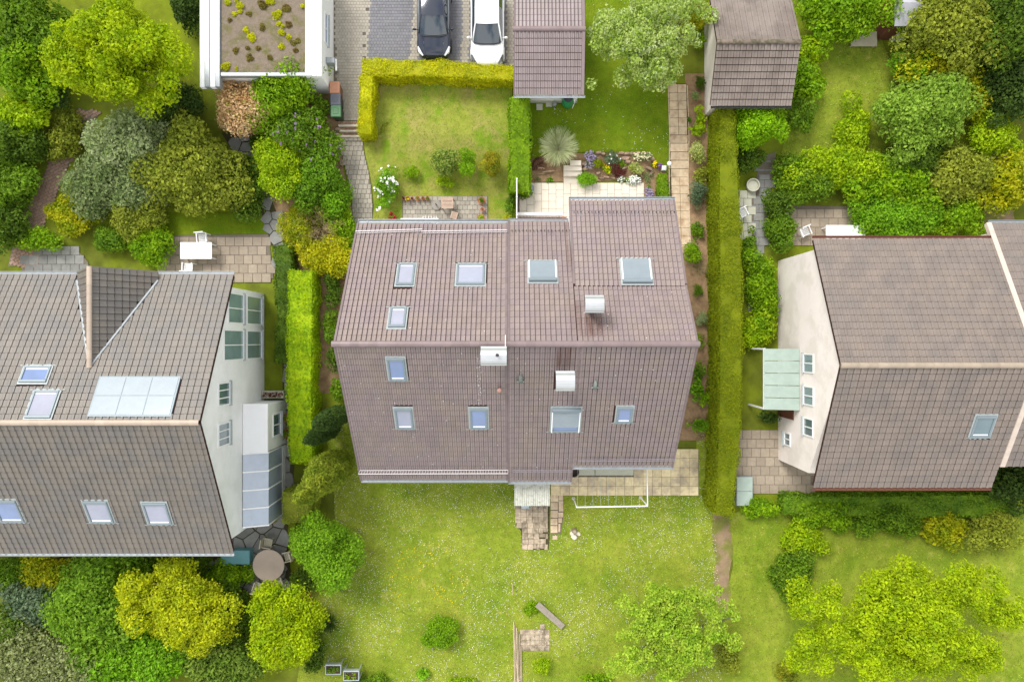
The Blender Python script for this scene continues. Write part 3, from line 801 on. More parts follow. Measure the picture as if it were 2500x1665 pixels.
def chimney(house, cx, cy, w, d, ztop, zroof, cap_w, cap_d, pipe=None):
    o = MB().box(cx - w / 2, cx + w / 2, cy - d / 2, cy + d / 2, zroof - .9, ztop - .22).build('chimney', M_slate, house)
    m = MB()
    for k in range(5):
        m.box(cx - w / 2 - .012, cx + w / 2 + .012, cy - d / 2 - .012, cy + d / 2 + .012, ztop - 1.2 + k * .18, ztop - 1.2 + k * .18 + .012)
    m.build('cladding_joint', M_lead, o)
    prof = [(-.5, -.02), (-.44, .015), (-.40, .10), (-.28, .19), (-.12, .235), (.05, .24), (.2, .21), (.3, .15), (.38, .06), (.44, .015), (.5, -.02)]
    vs, fs = [], []; n = len(prof)
    for sx in (-1, 1):
        for t in (0, -.012):
            vs += [(cx + sx * cap_w / 2, cy + p[0] * cap_d, ztop + p[1] * .9 + t) for p in prof]
    for i in range(n - 1):
        fs += [(i, 2 * n + i, 2 * n + i + 1, i + 1), (n + i, n + i + 1, 3 * n + i + 1, 3 * n + i), (i, i + 1, n + i + 1, n + i), (2 * n + i, 3 * n + i, 3 * n + i + 1, 2 * n + i + 1)]
    MB().add(vs, fs).build('cap', M_alu, o)
    lg = MB()
    for sx in (-1, 1):
        for sy in (-1, 1): lg.box(cx + sx * w * .44 - .012, cx + sx * w * .44 + .012, cy + sy * d * .40 - .012, cy + sy * d * .40 + .012, ztop - .3, ztop + .05)
    lg.build('cap_bracket', M_alu, o)
    fl = MB().box(cx - w / 2 - .10, cx + w / 2 + .10, cy - d / 2 - .14, cy + d / 2 + .14, zroof - .62, zroof + .0)
    vs = fl.v; fl.v = []
    return o

# ---------------------------------------------------------------- the wide house in the middle
YR, ZR, TN = -.13, 8.5, .76
house = thing('semi_detached_house', 'wide semi detached house with mauve brown tiled gable roof and three metal chimney caps', 'house', (0.2, -.4, 0))
PN = Plane(YR, ZR, TN, 1); PS = Plane(YR, ZR, TN, -1)
Y2, ZA = 2.5, ZR - TN * (2.5 - YR)
TN2 = (ZA + .06 - 4.2) / (6.86 - Y2)
PR2 = Plane(Y2, ZA + .06, TN2, 1)
XL, XS, XM, XRr = -7.6, -.2, 2.8, 7.95
eN_L, eN_M = PN.v_of(5.75), PN.v_of(5.87)
eS_L, eS_M, eS_R = PS.v_of(-6.915), PS.v_of(-7.01), PS.v_of(-6.15)
vb = PN.v_of(Y2); e2 = PR2.v_of(6.86)

holesN = []; holesS = []; holes2 = []
rn = deck(PN, XL + .04, XS, .02, eN_L - .05, house); rm = deck(PN, XS + .001, XM, .02, eN_M - .05, house); rr = deck(PN, XM + .001, XRr - .04, .02, vb, house)
r2 = deck(PR2, XM, XRr - .04, .0, e2 - .05, house)
s1 = deck(PS, XL + .04, XS, .02, eS_L - .05, house); s2 = deck(PS, XS + .001, 2.97, .02, eS_M - .05, house); s3 = deck(PS, 2.971, XRr - .04, .02, eS_R - .05, house)
holesN += [skylight(PN, 991, 672, .78, 1.32, house, M_palesky), skylight(PN, 1149, 672, 1.28, 1.30, house, M_palesky), skylight(PN, 971, 777, .72, 1.12, house, M_palesky)]
holesN += [skylight(PN, 1324.5, 665, 1.28, 1.30, house, M_palesky, 'shut')]
holes2 += [skylight(PR2, 1553, 664, 1.34, 1.34, house, M_palesky, 'shut')]
holesS += [skylight(PS, 969, 900, .76, 1.26, house, M_bluesky), skylight(PS, 987, 1020, .80, 1.28, house, M_palesky), skylight(PS, 1169, 1020, .80, 1.28, house, M_bluesky)]
holesS += [skylight(PS, 1381, 1023, 1.32, 1.50, house, M_bluesky, 'half'), skylight(PS, 1524, 1011, .72, .98, house, M_bluesky, 'pane')]
# upper rows stand as single tiles, the rest of each field is one mesh
TWD, GA = .215, .335
chN = (3.47 - .30, 3.47 + .30, PN.v_of(1.56) - .42, PN.v_of(1.56) + .30)
chS = (2.24 - .30, 2.24 + .30, PS.v_of(-1.68) - .30, PS.v_of(-1.68) + .42)
ch1 = (-.76 - .40, -.76 + .40, -.1, PS.v_of(-.9) + .2)
tiles(PN, [(XL + .10, XS - .09, .12, eN_L)], TWD, GA, rn, M_tile, holesN, 2)
tiles(PN, [(XS + .09, XM - .02, .12, eN_M)], TWD, GA, rm, M_tile, holesN, 2)
tiles(PN, [(XM, XRr - .10, .12, vb + .05)], TWD, GA, rr, M_tile, [*holesN, chN], 2)
tiles(PR2, [(XM + .06, XRr - .10, -.02, e2)], TWD, GA, r2, M_tile, holes2, 0)
tiles(PS, [(XL + .10, XS - .09, .12, eS_L)], TWD, GA, s1, M_tile, [*holesS, ch1], 2)
tiles(PS, [(XS + .09, 2.97 - .02, .12, eS_M)], TWD, GA, s2, M_tile, [*holesS, chS], 2)
tiles(PS, [(2.97, XRr - .10, .12, eS_R)], TWD, GA, s3, M_tile, holesS, 2)
for roof, pl, x0, v1 in ((rn, PN, XL, eN_L), (s1, PS, XL, eS_L), (rr, PN, XRr - .11, vb), (r2, PR2, XRr - .11, e2), (s3, PS, XRr - .11, eS_R), (rn, PN, XS - .10, eN_L), (rm, PN, XS + .004, eN_M), (s1, PS, XS - .10, eS_L), (s2, PS, XS + .004, eS_M), (r2, PR2, XM - .03, e2), (s2, PS, 2.97 - .06, eS_M)):
    m = MB(); n = max(1, round((v1 - .1) / .335)); g = (v1 - .1) / n
    for k in range(n): m.add([(x0, .1 + k * g, -.10), (x0 + .095, .1 + k * g, -.10), (x0 + .095, .1 + (k + 1) * g + .02, -.08), (x0, .1 + (k + 1) * g + .02, -.08),
                              (x0, .1 + k * g, .03), (x0 + .095, .1 + k * g, .03), (x0 + .095, .1 + (k + 1) * g + .02, .052), (x0, .1 + (k + 1) * g + .02, .052)],
                             [(3, 2, 1, 0), (4, 5, 6, 7), (0, 1, 5, 4), (1, 2, 6, 5), (2, 3, 7, 6), (3, 0, 4, 7)])
    on_plane(pl, 0, 0, m, 'verge_tile', M_verge, roof)
ridge(XL - .03, XS, YR, ZR + .06, rn, M_ridge); ridge(XS, XRr + .03, YR, ZR + .06, rr, M_ridge)
# cheek of the raised slope
ck = MB().add([(XM - .005, Y2, ZA - .05), (XM - .005, 5.9, ZR - TN * (5.9 - YR) - .05), (XM - .005, 6.5, 3.0), (XM - .005, 6.5, ZA + .06 - TN2 * (6.5 - Y2) - .06), (XM - .005, Y2, ZA)], [(0, 1, 2, 3, 4)])
ck.build('dormer_cheek', M_render, house)
# walls
zN = lambda y: ZR - TN * (y - YR) - .2
zS = lambda y: ZR - TN * (YR - y) - .2
wall_prism(-7.35, XS, [(-6.35, -.3), (5.2, -.3), (5.2, zN(5.2)), (YR, ZR - .2), (-6.35, zS(-6.35))], 'wall', M_render, house)
wall_prism(XS + .002, XM, [(-6.45, -.3), (5.3, -.3), (5.3, zN(5.3)), (YR, ZR - .2), (-6.45, zS(-6.45))], 'wall', M_render, house)
wall_prism(XM + .002, 7.7, [(-5.6, -.3), (6.3, -.3), (6.3, ZA - TN2 * (6.3 - Y2) - .2), (Y2, ZA - .2), (YR, ZR - .2), (-5.6, zS(-5.6))], 'wall', M_render, house)
for (x, w) in ((-5.6, 1.2), (-2.2, 1.8)): wall_window(house, (x, -6.35, .9), w, 1.35, 'y-')
wall_window(house, (5.4, -5.6, .1), 2.2, 2.1, 'y-'); wall_window(house, (5.3, 6.3, .9), 1.8, 1.3, 'y+'); wall_window(house, (-5.6, 5.2, .9), 1.2, 1.3, 'y+')
wall_door(house, (1.0, -6.45, .05), 1.0, 2.1, 'y-', M_brownwood); wall_door(house, (-3.4, 5.2, .05), 1.0, 2.1, 'y+', M_white)
# gutters
gutter(XL + .06, XS - .02, 5.86, PN.at(0, eN_L)[2] + .0, 1, house, r=.085)
gutter(XS + .02, XM - .05, 5.95, PN.at(0, eN_M)[2] + .0, 1, house, r=.06)
gutter(XM - .03, XRr, 6.95, PR2.at(0, e2)[2] + .0, 1, house, r=.065)
gutter(XL + .06, XS - .02, -7.0, PS.at(0, eS_L)[2] + .0, -1, house, r=.07)
gutter(XS + .02, 2.95, -7.09, PS.at(0, eS_M)[2] + .0, -1, house, r=.07)
gutter(2.99, XRr, -6.23, PS.at(0, eS_R)[2] + .0, -1, house, r=.07)
for (x, y, z, w) in ((-7.1, 5.86, 4.0, 'y'), (3.0, 6.95, 4.15, 'y'), (-7.0, -7.0, 3.3, 'y'), (7.0, -6.23, 3.85, 'y')):
    m = MB(); iy = y - .45 if y > 0 else y + .5
    m.lathe([(.05, z - .06), (.05, z - .02), (.035, z - .02)], x, y, 10); m.tube([(x, y, z - .05), (x, iy, z - .5), (x, iy, .0)], .045, 8)
    m.build('downpipe', M_zinc, house)
# chimneys, each with its bent metal cap
chimney(house, 3.47, 1.56, .46, .5, 8.75, 7.2, .80, .74)
chimney(house, 2.24, -1.68, .46, .5, 8.75, 7.2, .80, .84)
c1 = chimney(house, -.76, -.62, .80, .5, 9.15, 8.0, 1.08, .80)
MB().lathe([(.045, 9.2), (.045, 9.55), (.075, 9.56), (.075, 9.6), (.03, 9.6)], -.60, -.58, 12).build('flue_pipe', M_dark, c1)
MB().tube([(-.28, -.25, 9.1), (-.28, .25, 8.55)], .014, 6).build('stay_wire', M_bright, c1)
# small vents
for px, py, mm, r in ((1271, 921, M_slate, .075), (1453, 936, M_slate, .075)):
    x, v = PS.hit(px, py); m = MB(); m.smooth = True
    n = 8
    m.tube([(0, -.20, .02), (0, -.1, .10), (0, .06, .12), (0, .2, .10)], [.04, .09, .1, .085], 10)
    o = on_plane(PS, x, v, m, 'roof_vent', mm, house, True)
    on_plane(PS, x, v, MB().box(-.16, -.02, .16, .22, .05, .08).box(.02, .16, .165, .215, .052, .082), 'flashing', M_lead, o)
x, v = PS.hit(1220, 952); p = PS.at(x, v)
mm = MB(); mm.smooth = True
mm.lathe([(.08, p[2] - .05), (.08, p[2] + .26), (.11, p[2] + .28), (.11, p[2] + .34), (.05, p[2] + .38), (.001, p[2] + .39)], p[0], p[1], 14)
mm.build('vent_pipe', mat('vent_rosy', lin(184, 142, 130, .8), rough=.7), house)

def guard_ladder(pl, pa, pb, house, material, step=.11, hgt=.16, wob=0.0, lean=.05, rad=.016, rails=True):
    xa, va = pl.hit(*pa); xb, vb_ = pl.hit(*pb); m = MB()
    n = max(1, int((xb - xa) / step))
    for hh in ((.05, hgt) if rails else ()):
        m.tube([pl.at(xa, va - hh * lean * 6, hh), pl.at((xa + xb) / 2, (va + vb_) / 2 + wob - hh * lean * 6, hh), pl.at(xb, vb_ - hh * lean * 6, hh)], rad, 5)
    for i in range(n + 1):
        t = i / n; x = xa + (xb - xa) * t; v = va + (vb_ - va) * t + wob * (1 - abs(2 * t - 1))
        m.tube([pl.at(x, v - .05 * lean * 6, .05), pl.at(x, v - hgt * lean * 6, hgt)], rad * .8, 4)
    o = m.build('snow_guard', material, house)
    b = MB()
    for i in range(int((xb - xa) / .9) + 1):
        x = xa + .3 + i * .9
        if x > xb: break
        t = (x - xa) / (xb - xa); v = va + (vb_ - va) * t
        b.tube([pl.at(x, v - .25, .03), pl.at(x, v, .05), pl.at(x, v, hgt)], .012, 4)
    b.build('bracket', M_zinc, o)
    return o
M_galv = mat('galvanised_bar', lin(226, 220, 222, .85), rough=.4, spec=.5, metallic=.2, var=.05)
M_greywire = mat('grey_wire', lin(160, 150, 160, .8), rough=.5, metallic=.3, var=.05)
guard_ladder(PN, (871, 571), (1032, 566), house, M_galv, .10, .24, rad=.019)
guard_ladder(PN, (1031, 571), (1238, 568), house, M_galv, .10, .24, rad=.019)
guard_ladder(PS, (879, 1147), (1240, 1146), house, M_galv, .135, .36, rad=.021)
guard_ladder(PN, (1250, 566), (1391, 566), house, M_dark, .17, .18, rad=.026, rails=False)
guard_ladder(PR2, (1401, 520), (1645, 520), house, M_dark, .17, .18, rad=.026, rails=False)
guard_ladder(PS, (1252, 1146), (1394, 1146), house, M_greywire, .30, .20)
guard_ladder(PS, (1410, 1121), (1646, 1119), house, M_greywire, .30, .20)

# lichen and droppings on the tiles
rl = np.random.default_rng(77)
for pl, rf, x0, x1, v1, n in ((PS, s1, XL + .2, XS - .2, eS_L, 110), (PS, s2, XS + .2, 2.8, eS_M, 14), (PS, s3, 3.1, 7.8, eS_R, 14), (PN, rn, XL + .2, XS - .2, eN_L, 16), (PN, rr, 3.0, 7.8, vb, 12)):
    m = MB()
    for i in range(n):
        x = rl.uniform(x0, x1); v = rl.uniform(.1, v1 * .9)
        if pl is PS and rf is s1 and i > 70: x = -1.45 + rl.normal(0, .07); v = rl.uniform(.6, 3.4)
        if any(a < x < b and c < v < d for a, b, c, d in (holesN if pl is PN else holesS)): continue
        r_ = rl.uniform(.010, .026); m.add([pl.at(x + math.cos(k * 1.0472) * r_, v + math.sin(k * 1.0472) * r_ * rl.uniform(.8, 1.6), .055) for k in range(6)], [(0, 1, 2, 3, 4, 5) if pl is PN else (5, 4, 3, 2, 1, 0)])
    setp(m.build('lichen', mat('lichen_white', (.62, .62, .58), rough=.9, var=.1), rf), kind='stuff')

# balcony of the left half
bl = thing('balcony', 'narrow balcony with white metal railing tucked under the gutter of the left half', 'balcony', (-5.4, 6.0, 0))
zb = 2.4
a = P(978, 533, zb + .95); b = P(1070, 533, zb + .95)
MB().box(a[0], b[0], 5.2, a[1] - .02, zb - .15, zb).build('floor_slab', M_conc, bl)
m = MB().box(a[0], b[0], a[1] - .09, a[1], zb + .9, zb + .95)
for xx in (a[0], b[0] - .05): m.box(xx, xx + .05, 5.25, a[1] - .09, zb + .9, zb + .95)
m.build('handrail', M_bright, bl)
m = MB()
n = 22
for k in range(n + 1):
    xx = a[0] + .02 + (b[0] - a[0] - .04) * k / n; m.box(xx - .012, xx + .012, a[1] - .055, a[1] - .03, zb, zb + .9)
m.build('balusters', M_bright, bl)

# white balustrade and screen of the sunken seat
bs = thing('balustrade', 'white balustrade in front of the terracotta tiled seat under the middle eave', 'balustrade', (1.4, 6.45, 0))
x0, y0, _ = P(1263, 523, .95); x1 = XM - .08
MB().box(x0, x1, y0 - .05, y0 + .09, .88, .95, .01).build('handrail', M_bright, bs)
for k in range(30):
    xx = x0 + .06 + (x1 - x0 - .12) * k / 29
    MB().box(xx - .022, xx + .022, y0 - .02, y0 + .03, .02, .88).build('baluster', M_bright, bs)
ft, _ = patch('seat_floor', [(1262, 529), (1392, 529), (1392, 580), (1262, 580)], M_joint, .046, 'terracotta tiled floor of the seat under the middle eave', 'floor')
for j in range(4):
    for i in range(11):
        x, y, z = G(1263 + 11.7 * (i + .5), 529.5 + 11.7 * (j + .5))
        piece('floor_tile', slab_mesh(.25, .25, .02, mat('floor_tile_rust', lin(176, 104, 70, .75), rnd=.2, rough=.7)), ft, x, y, .05)
ws = thing('privacy_screen', 'long thin white privacy screen standing between the two gardens', 'screen', G(1262, 500))
xa, ya, _ = P(1260.5, 436, 1.9)
for k in range(3):
    y1 = ya - k * .95
    MB().box(xa + .0, xa + .05, y1 - .94, y1, .05, 1.9).build('panel', M_white, ws)
    MB().box(xa - .012, xa + .062, y1 - .05, y1 + .012, .0, 1.95).build('post', M_bright, ws)

# lean-to canopy on the south side
cp = thing('canopy', 'weathered corrugated fibre cement canopy over the back door', 'canopy', (1.05, -7.6, 0))
xa, ya, _ = P(1256, 1235, 2.35); xb, _, _ = P(1342, 1235, 2.35)
n = 96; vs, fs = [], []
for i in range(n + 1):
    x = xa + (xb - xa) * i / n; w = .022 * math.sin(2 * math.pi * i / 6)
    vs += [(x, ya, 2.35 + w), (x, -6.5, 2.72 + w), (x, ya, 2.335 + w), (x, -6.5, 2.705 + w)]
for i in range(n):
    q = 4 * i; fs += [(q, q + 4, q + 5, q + 1), (q + 2, q + 3, q + 7, q + 6), (q, q + 2, q + 6, q + 4)]
MB().add(vs, fs).build('corrugated_sheet', mat('fibre_cement', lin(206, 206, 194, .82), var=.16, nscale=7, col2=lin(160, 164, 140, .7), n2=5, lo=.54, hi=.74, rough=.9, spec=.1), cp)
for xx in (xa + .06, xb - .12): MB().box(xx, xx + .07, ya + .1, ya + .17, 0, 2.3).build('post', M_brownwood, cp)
MB().box(xa + .02, xb - .02, ya + .08, ya + .19, 2.22, 2.31).build('beam', M_brownwood, cp)

# ---------------------------------------------------------------- tiled garage
ga = thing('tiled_garage', 'small white garage with mauve brown tiled roof beside the parked cars', 'garage', (1.85, 15.4, TOP))
gx0, gx1, gy, gz = .08, 3.63, 15.42, 3.72
GS = Plane(gy, gz, .2, -1); GN = Plane(gy, gz, .2, 1)
ev = GS.v_of(12.37); en = GN.v_of(18.5)
gs_ = deck(GS, gx0 + .03, gx1 - .03, .02, ev - .04, ga); gn_ = deck(GN, gx0 + .03, gx1 - .03, .02, en - .04, ga)
tiles(GS, [(gx0 + .06, gx1 - .16, .10, ev)], .19, .335, gs_, M_tile_g, (), 99)
tiles(GN, [(gx0 + .06, gx1 - .16, .10, en)], .19, .335, gn_, M_tile_g, (), 4)
for pl, v1, rf in ((GS, ev, gs_), (GN, en, gn_)):
    on_plane(pl, 0, 0, MB().box(gx1 - .16, gx1, .08, v1, -.12, .045, .01).box(gx0, gx0 + .06, .08, v1, -.12, .045, .01), 'verge_tile', M_ridge, rf)
ridge(gx0 - .02, gx1 + .02, gy, gz + .05, gs_, M_ridge, r=.125, L=.36)
wall_prism(gx0 + .14, gx1 - .14, [(12.95, 0), (18.0, 0), (18.0, gz - .2 * 2.58 - .17), (gy, gz - .17), (12.95, gz - .2 * 2.47 - .17)], 'wall', M_render, ga)
MB().box(gx0 + .12, gx1 - .12, 12.90, 12.949, 0, TOP + .30).build('plinth', M_conc, ga)
gutter(gx0, gx1 + .05, 12.30, GS.at(0, ev)[2] + .0, -1, ga, r=.06)
wall_window(ga, (2.5, 12.95, 1.6), .7, .6, 'y-')
wall_door(ga, (1.85, 18.0, TOP), 2.6, 2.1, 'y+', M_white)

# ---------------------------------------------------------------- flat garage with planted roof
fg = thing('flat_roof_garage', 'white flat roofed garage with gravel and sedum planted roof', 'garage', (-12.6, 16, TOP))
fx0, fx1, fy0, fy1, fz = -15.75, -9.62, 13.35, 19.5, 3.1
MB().box(fx0 + .05, fx1 - .06, fy0 + .06, fy1 - .06, 0, fz - .32).build('wall', M_render, fg)
MB().box(fx0 + 1.05, fx1 - .80, fy0 + .2, fy1 - .3, fz - .31, fz - .10).build('gravel_bed', mat('roof_gravel', lin(140, 126, 110, .75), var=.2, nscale=6, col2=lin(120, 116, 70, .7), n2=1.6, lo=.48, hi=.66, col3=lin(176, 160, 140, .75), n3=22, lo3=.58, hi3=.7, rough=.95, bump=1.0, bscale=50), fg)
for k, (o0, o1, zt) in enumerate(((0, .22, 0.0), (.23, .48, .05), (.49, .79, .10))):
    MB().box(fx1 - o1, fx1 - o0, fy0, fy1, fz - .32, fz - .05 + zt, .02).build('parapet_sheet', M_bright, fg)
for k in range(4):
    MB().box(fx0 + k * .26, fx0 + k * .26 + .25, fy0 - .55, fy1, fz - .32, fz - .02 + (k % 2) * .03, .02).build('parapet_sheet', M_zinc if k % 2 else M_bright, fg)
MB().box(fx0 + 1.05, fx1 - .80, fy0, fy0 + .19, fz - .32, fz - .03, .02).build('parapet_sheet', M_zinc, fg)
wall_window(fg, (fx1 - .06, 16.2, 1.75), 1.6, .55, 'x+', glass=M_bluesky)

# ---------------------------------------------------------------- old garage of the right neighbour
og = thing('old_garage', 'old garage with mossy weathered tile roof and white gable', 'garage', (12.2, 14.6, TOP))
ox0, ox1, oy, oz = 10.0, 14.1, 14.57, 4.2
OS = Plane(oy, oz, .44, -1); ON = Plane(oy, oz, .44, 1); oe = OS.v_of(11.86); oe2 = ON.v_of(17.6)
d1 = deck(OS, ox0 + .02, ox1, .02, oe - .04, og); d2 = deck(ON, ox0 + .02, ox1, .02, oe2 - .04, og)
tiles(OS, [(ox0, ox1, .06, oe)], .30, .335, d1, M_tile_old, (), 99, rib=.05, th=.034); tiles(ON, [(ox0, ox1, .06, oe2)], .30, .335, d2, M_tile_old, (), 99, rib=.05)
ridge(ox0, ox1, oy, oz + .05, d1, mat('ridge_mossy', lin(150, 134, 120, .6), col2=lin(110, 104, 80, .6), n2=5, rnd=.1), r=.12)
wall_prism(ox0 + .45, ox1 - .2, [(12.2, 0), (17.3, 0), (17.3, oz - .44 * 2.73 - .16), (oy, oz - .16), (12.2, oz - .44 * 2.37 - .16)], 'wall', M_pinkrender, og)
gutter(ox0 + .05, ox1, 11.80, OS.at(0, oe)[2], -1, og, M_dark, r=.055)

# ---------------------------------------------------------------- right neighbour house
rh = thing('gabled_house', 'large neighbour house with taupe tiled roof and cream rendered gable', 'house', (22, -1, 0))
ry, rz_, rt = -1.07, 7.6, .47
RN = Plane(ry, rz_, rt, 1); RS = Plane(ry, rz_, rt, -1); e3 = RN.v_of(4.89); e4 = RS.v_of(-7.0)
rx0, rx1 = 14.4, 22.95
sx_, sv_ = RS.hit(2398, 1040)
hs_ = [(sx_ - .5, sx_ + .5, sv_ - .6, sv_ + .6)]
d1 = deck(RN, rx0 + .02, rx1, .02, e3 - .04, rh); d2 = deck(RS, rx0 + .02, rx1, .02, e4 - .04, rh)
tiles(RN, [(rx0, rx1, .06, e3)], .30, .335, d1, M_tile_e, (), 2, rib=.04); tiles(RS, [(rx0, rx1, .06, e4)], .30, .335, d2, M_tile_e, hs_, 2, rib=.04)
skylight(RS, 2398, 1040, .9, 1.15, rh, M_glass)
ridge(rx0, rx1, ry, rz_ + .05, d1, mat('ridge_sand', lin(196, 178, 158, .6), rnd=.08), r=.13)
wall_prism(14.62, rx1 - .2, [(-6.5, -.3), (4.4, -.3), (4.4, rz_ - rt * (4.4 - ry) - .18), (ry, rz_ - .18), (-6.5, rz_ - rt * (-ry + 6.5) * 1 - .18 + .0)], 'wall', M_pinkrender, rh)
gutter(rx0, rx1, 4.97, RN.at(0, e3)[2], 1, rh, M_brownwood, r=.06); gutter(rx0, rx1, -7.08, RS.at(0, e4)[2], -1, rh, M_brownwood, r=.06)
for (yy, z0, w, h) in ((-1.1, 3.3, .95, 1.15), (-2.7, 3.3, .95, 1.15), (-4.25, 3.3, .9, 1.1), (-5.2, .9, .7, .8)):
    wall_window(rh, (14.62, yy, z0), w, h, 'x-')
wall_door(rh, (14.62, -3.6, .05), 1.0, 2.05, 'x-', M_brownwood)
# the adjoining house, partly in view
ah = thing('adjoining_house', 'adjoining house with taupe tiles beyond the pale verge strip', 'house', (27, -1, 0))
AN = Plane(ry, rz_, rt, 1); ae = AN.v_of(5.7); ae2 = RS.v_of(-5.9)
d3 = deck(AN, 23.12, 31.5, .02, ae - .04, ah); d4 = deck(RS, 23.12, 31.5, .02, ae2 - .04, ah)
tiles(AN, [(23.2, 26.5, .06, ae)], .34, .40, d3, M_tile_e, (), 0, rib=.03); tiles(RS, [(23.2, 26.5, .06, ae2)], .34, .40, d4, M_tile_e, (), 0, rib=.03)
on_plane(AN, 0, 0, MB().box(22.96, 23.2, .04, ae, -.14, .07, .01), 'verge_board', mat('verge_pale', lin(214, 198, 184, .8), rough=.7), d3)
on_plane(RS, 0, 0, MB().box(22.96, 23.2, .04, ae2, -.14, .07, .01), 'verge_board', MATS['verge_pale'], d4)
ridge(23.1, 31.5, ry, rz_ + .05, d3, MATS['ridge_sand'], r=.13)
gutter(23.1, 31.5, 5.78, AN.at(0, ae)[2], 1, ah, M_zinc, r=.06)
wall_prism(23.1, 31.3, [(-5.4, -.3), (5.2, -.3), (5.2, rz_ - rt * (5.2 - ry) - .18), (ry, rz_ - .18), (-5.4, rz_ - rt * (-ry + 5.4) * 1 - .18 + .0)], 'wall', M_pinkrender, ah)
wall_window(ah, (26, 5.2, 1), 1.4, 1.3, 'y+')
va = thing('glass_porch_roof', 'pale green glazed porch roof leaning on the cream gable', 'canopy', (13.8, -1.9, 0))
x0, y1, _ = P(1866, 850, 2.5); _, y0, _ = P(1866, 1000, 2.5)
for k in range(5):
    ya_, yb_ = y0 + (y1 - y0) * k / 5, y0 + (y1 - y0) * (k + 1) / 5 - .03
    MB().add([(x0, ya_, 2.45), (14.6, ya_, 2.85), (14.6, yb_, 2.85), (x0, yb_, 2.45), (x0, ya_, 2.42), (14.6, ya_, 2.82), (14.6, yb_, 2.82), (x0, yb_, 2.42)],
             [(0, 1, 2, 3)[::-1], (4, 5, 6, 7), (0, 4, 5, 1), (1, 5, 6, 2), (2, 6, 7, 3), (3, 7, 4, 0)]).build('pane', mat('green_glass', lin(176, 194, 182, .75), rough=.2, spec=.5, var=.1), va)
for yy in (y0, y1 - .08): MB().box(x0 + .02, x0 + .10, yy, yy + .08, 0, 2.42).build('post', M_bright, va)
MB().box(x0 - .01, x0 + .06, y0, y1, 2.34, 2.415).build('beam', M_bright, va)

# ---------------------------------------------------------------- left neighbour house
lh = thing('cross_gabled_house', 'large neighbour house with grey brown roof, white gable and wide roof glazing', 'house', (-23, -3.5, 0))
ly, lz, lt = -3.5, 8.2, .54
LN = Plane(ly, lz, lt, 1); LS = Plane(ly, lz, lt, -1); e5 = LN.v_of(3.2); e6 = LS.v_of(-10.2)
lx0, lx1 = -31.5, -13.4
def rect(pl, pa, pb):
    xa, va_ = pl.hit(*pa); xb, vb_ = pl.hit(*pb)
    return min(xa, xb), max(xa, xb), min(va_, vb_), max(va_, vb_)
hN = []; hS = []
hS += [skylight(LS, 22, 1246, 1.1, 1.3, lh, M_bluesky), skylight(LS, 242, 1248, 1.1, 1.3, lh, M_palesky), skylight(LS, 385, 1252, 1.1, 1.3, lh, M_palesky)]
hN += [skylight(LN, 105, 988, 1.1, 1.3, lh, M_palesky), skylight(LN, 88, 915, 1.2, .8, lh, M_bluesky)]
g = rect(LN, (245, 920), (418, 1018)); hN.append(g)
d1 = deck(LN, lx0, lx1 - .02, .02, e5 - .04, lh); d2 = deck(LS, lx0, lx1 - .02, .02, e6 - .04, lh)
cgx, cgz, cgt = -18.9, 6.95, 1.15
def clear(x, v):
    p = LN.at(x, v); return p[2] > cgz - cgt * abs(p[0] - cgx) - .02 and p[2] > 6.6 - cgt * abs(p[0] + 26.5) - .02
tiles(LN, [(lx0, lx1, .06, e5)], .30, .335, d1, M_tile_w, hN, 1, clear, rib=.04)
tiles(LS, [(lx0, lx1, .06, e6)], .30, .335, d2, M_tile_w, hS, 2, rib=.04)
ridge(lx0, lx1, ly, lz + .05, d1, M_ridge_w, r=.13)
for cx, cz in ((cgx, cgz), (-26.5, 6.6)):                       # cross gables over the garden side
    for sg in (-1, 1):
        pl = PlaneX(cx, cz, cgt, sg); hw = (cz - 4.75) / cgt; ve = pl.v_of(cx + sg * hw)
        dk = None
        y_in = ly + (lz - cz) / lt
        m = MB().add([(cx, 3.3, cz - .05), (cx + sg * hw, 3.3, 4.70), (cx + sg * hw, ly + (lz - 4.72) / lt, 4.70), (cx, y_in, cz - .05)], [(0, 1, 2, 3) if sg > 0 else (3, 2, 1, 0)])
        dk = m.build('dormer_roof', M_deck, lh)
        tiles(pl, [(y_in, 3.35, .06, ve)], .30, .335, dk, M_tile_w, (), 0, lambda yy, v, pl=pl: LN.zr - LN.t * (yy - LN.yr) < pl.at(yy, v)[2] + .03, rib=.04)
    hw = (cz - 4.75) / cgt
    MB().add([(cx - hw + .1, 3.0, 4.2), (cx + hw - .1, 3.0, 4.2), (cx + hw - .1, 3.0, 4.8), (cx, 3.0, cz - .15), (cx - hw + .1, 3.0, 4.8)], [(4, 3, 2, 1, 0)]).build('dormer_wall', M_render, lh)
    ridge(ly + (lz - cz) / lt, 3.35, cx, cz + .05, lh, M_ridge_w, r=.12, along='y')
    for sg in (-1, 1):
        pa, pb = Vector((cx + sg * (hw + .02), ly + (lz - 4.75) / lt, 4.78)), Vector((cx, ly + (lz - cz) / lt, cz + .02))
        MB().tube([pa, pb], .07, 6).build('valley_sheet', M_zinc, lh)
gl = on_plane(LN, 0, 0, MB().box(g[0], g[1], g[2], g[3], -.01, .07), 'roof_glazing', M_frame, lh)
for i in range(3):
    for j in range(2):
        xa = g[0] + .08 + (g[1] - g[0] - .1) * i / 3; xb = g[0] + (g[1] - g[0] - .1) * (i + 1) / 3 + .03
        va_ = g[2] + .08 + (g[3] - g[2] - .1) * j / 2; vb_ = g[2] + (g[3] - g[2] - .1) * (j + 1) / 2 + .03
        on_plane(LN, 0, 0, MB().box(xa, xb, va_, vb_, .0, .085), 'pane', mat('roof_glass_pale', lin(186, 200, 208, .6), rough=.12, spec=.7, coat=.6, var=.05), gl)
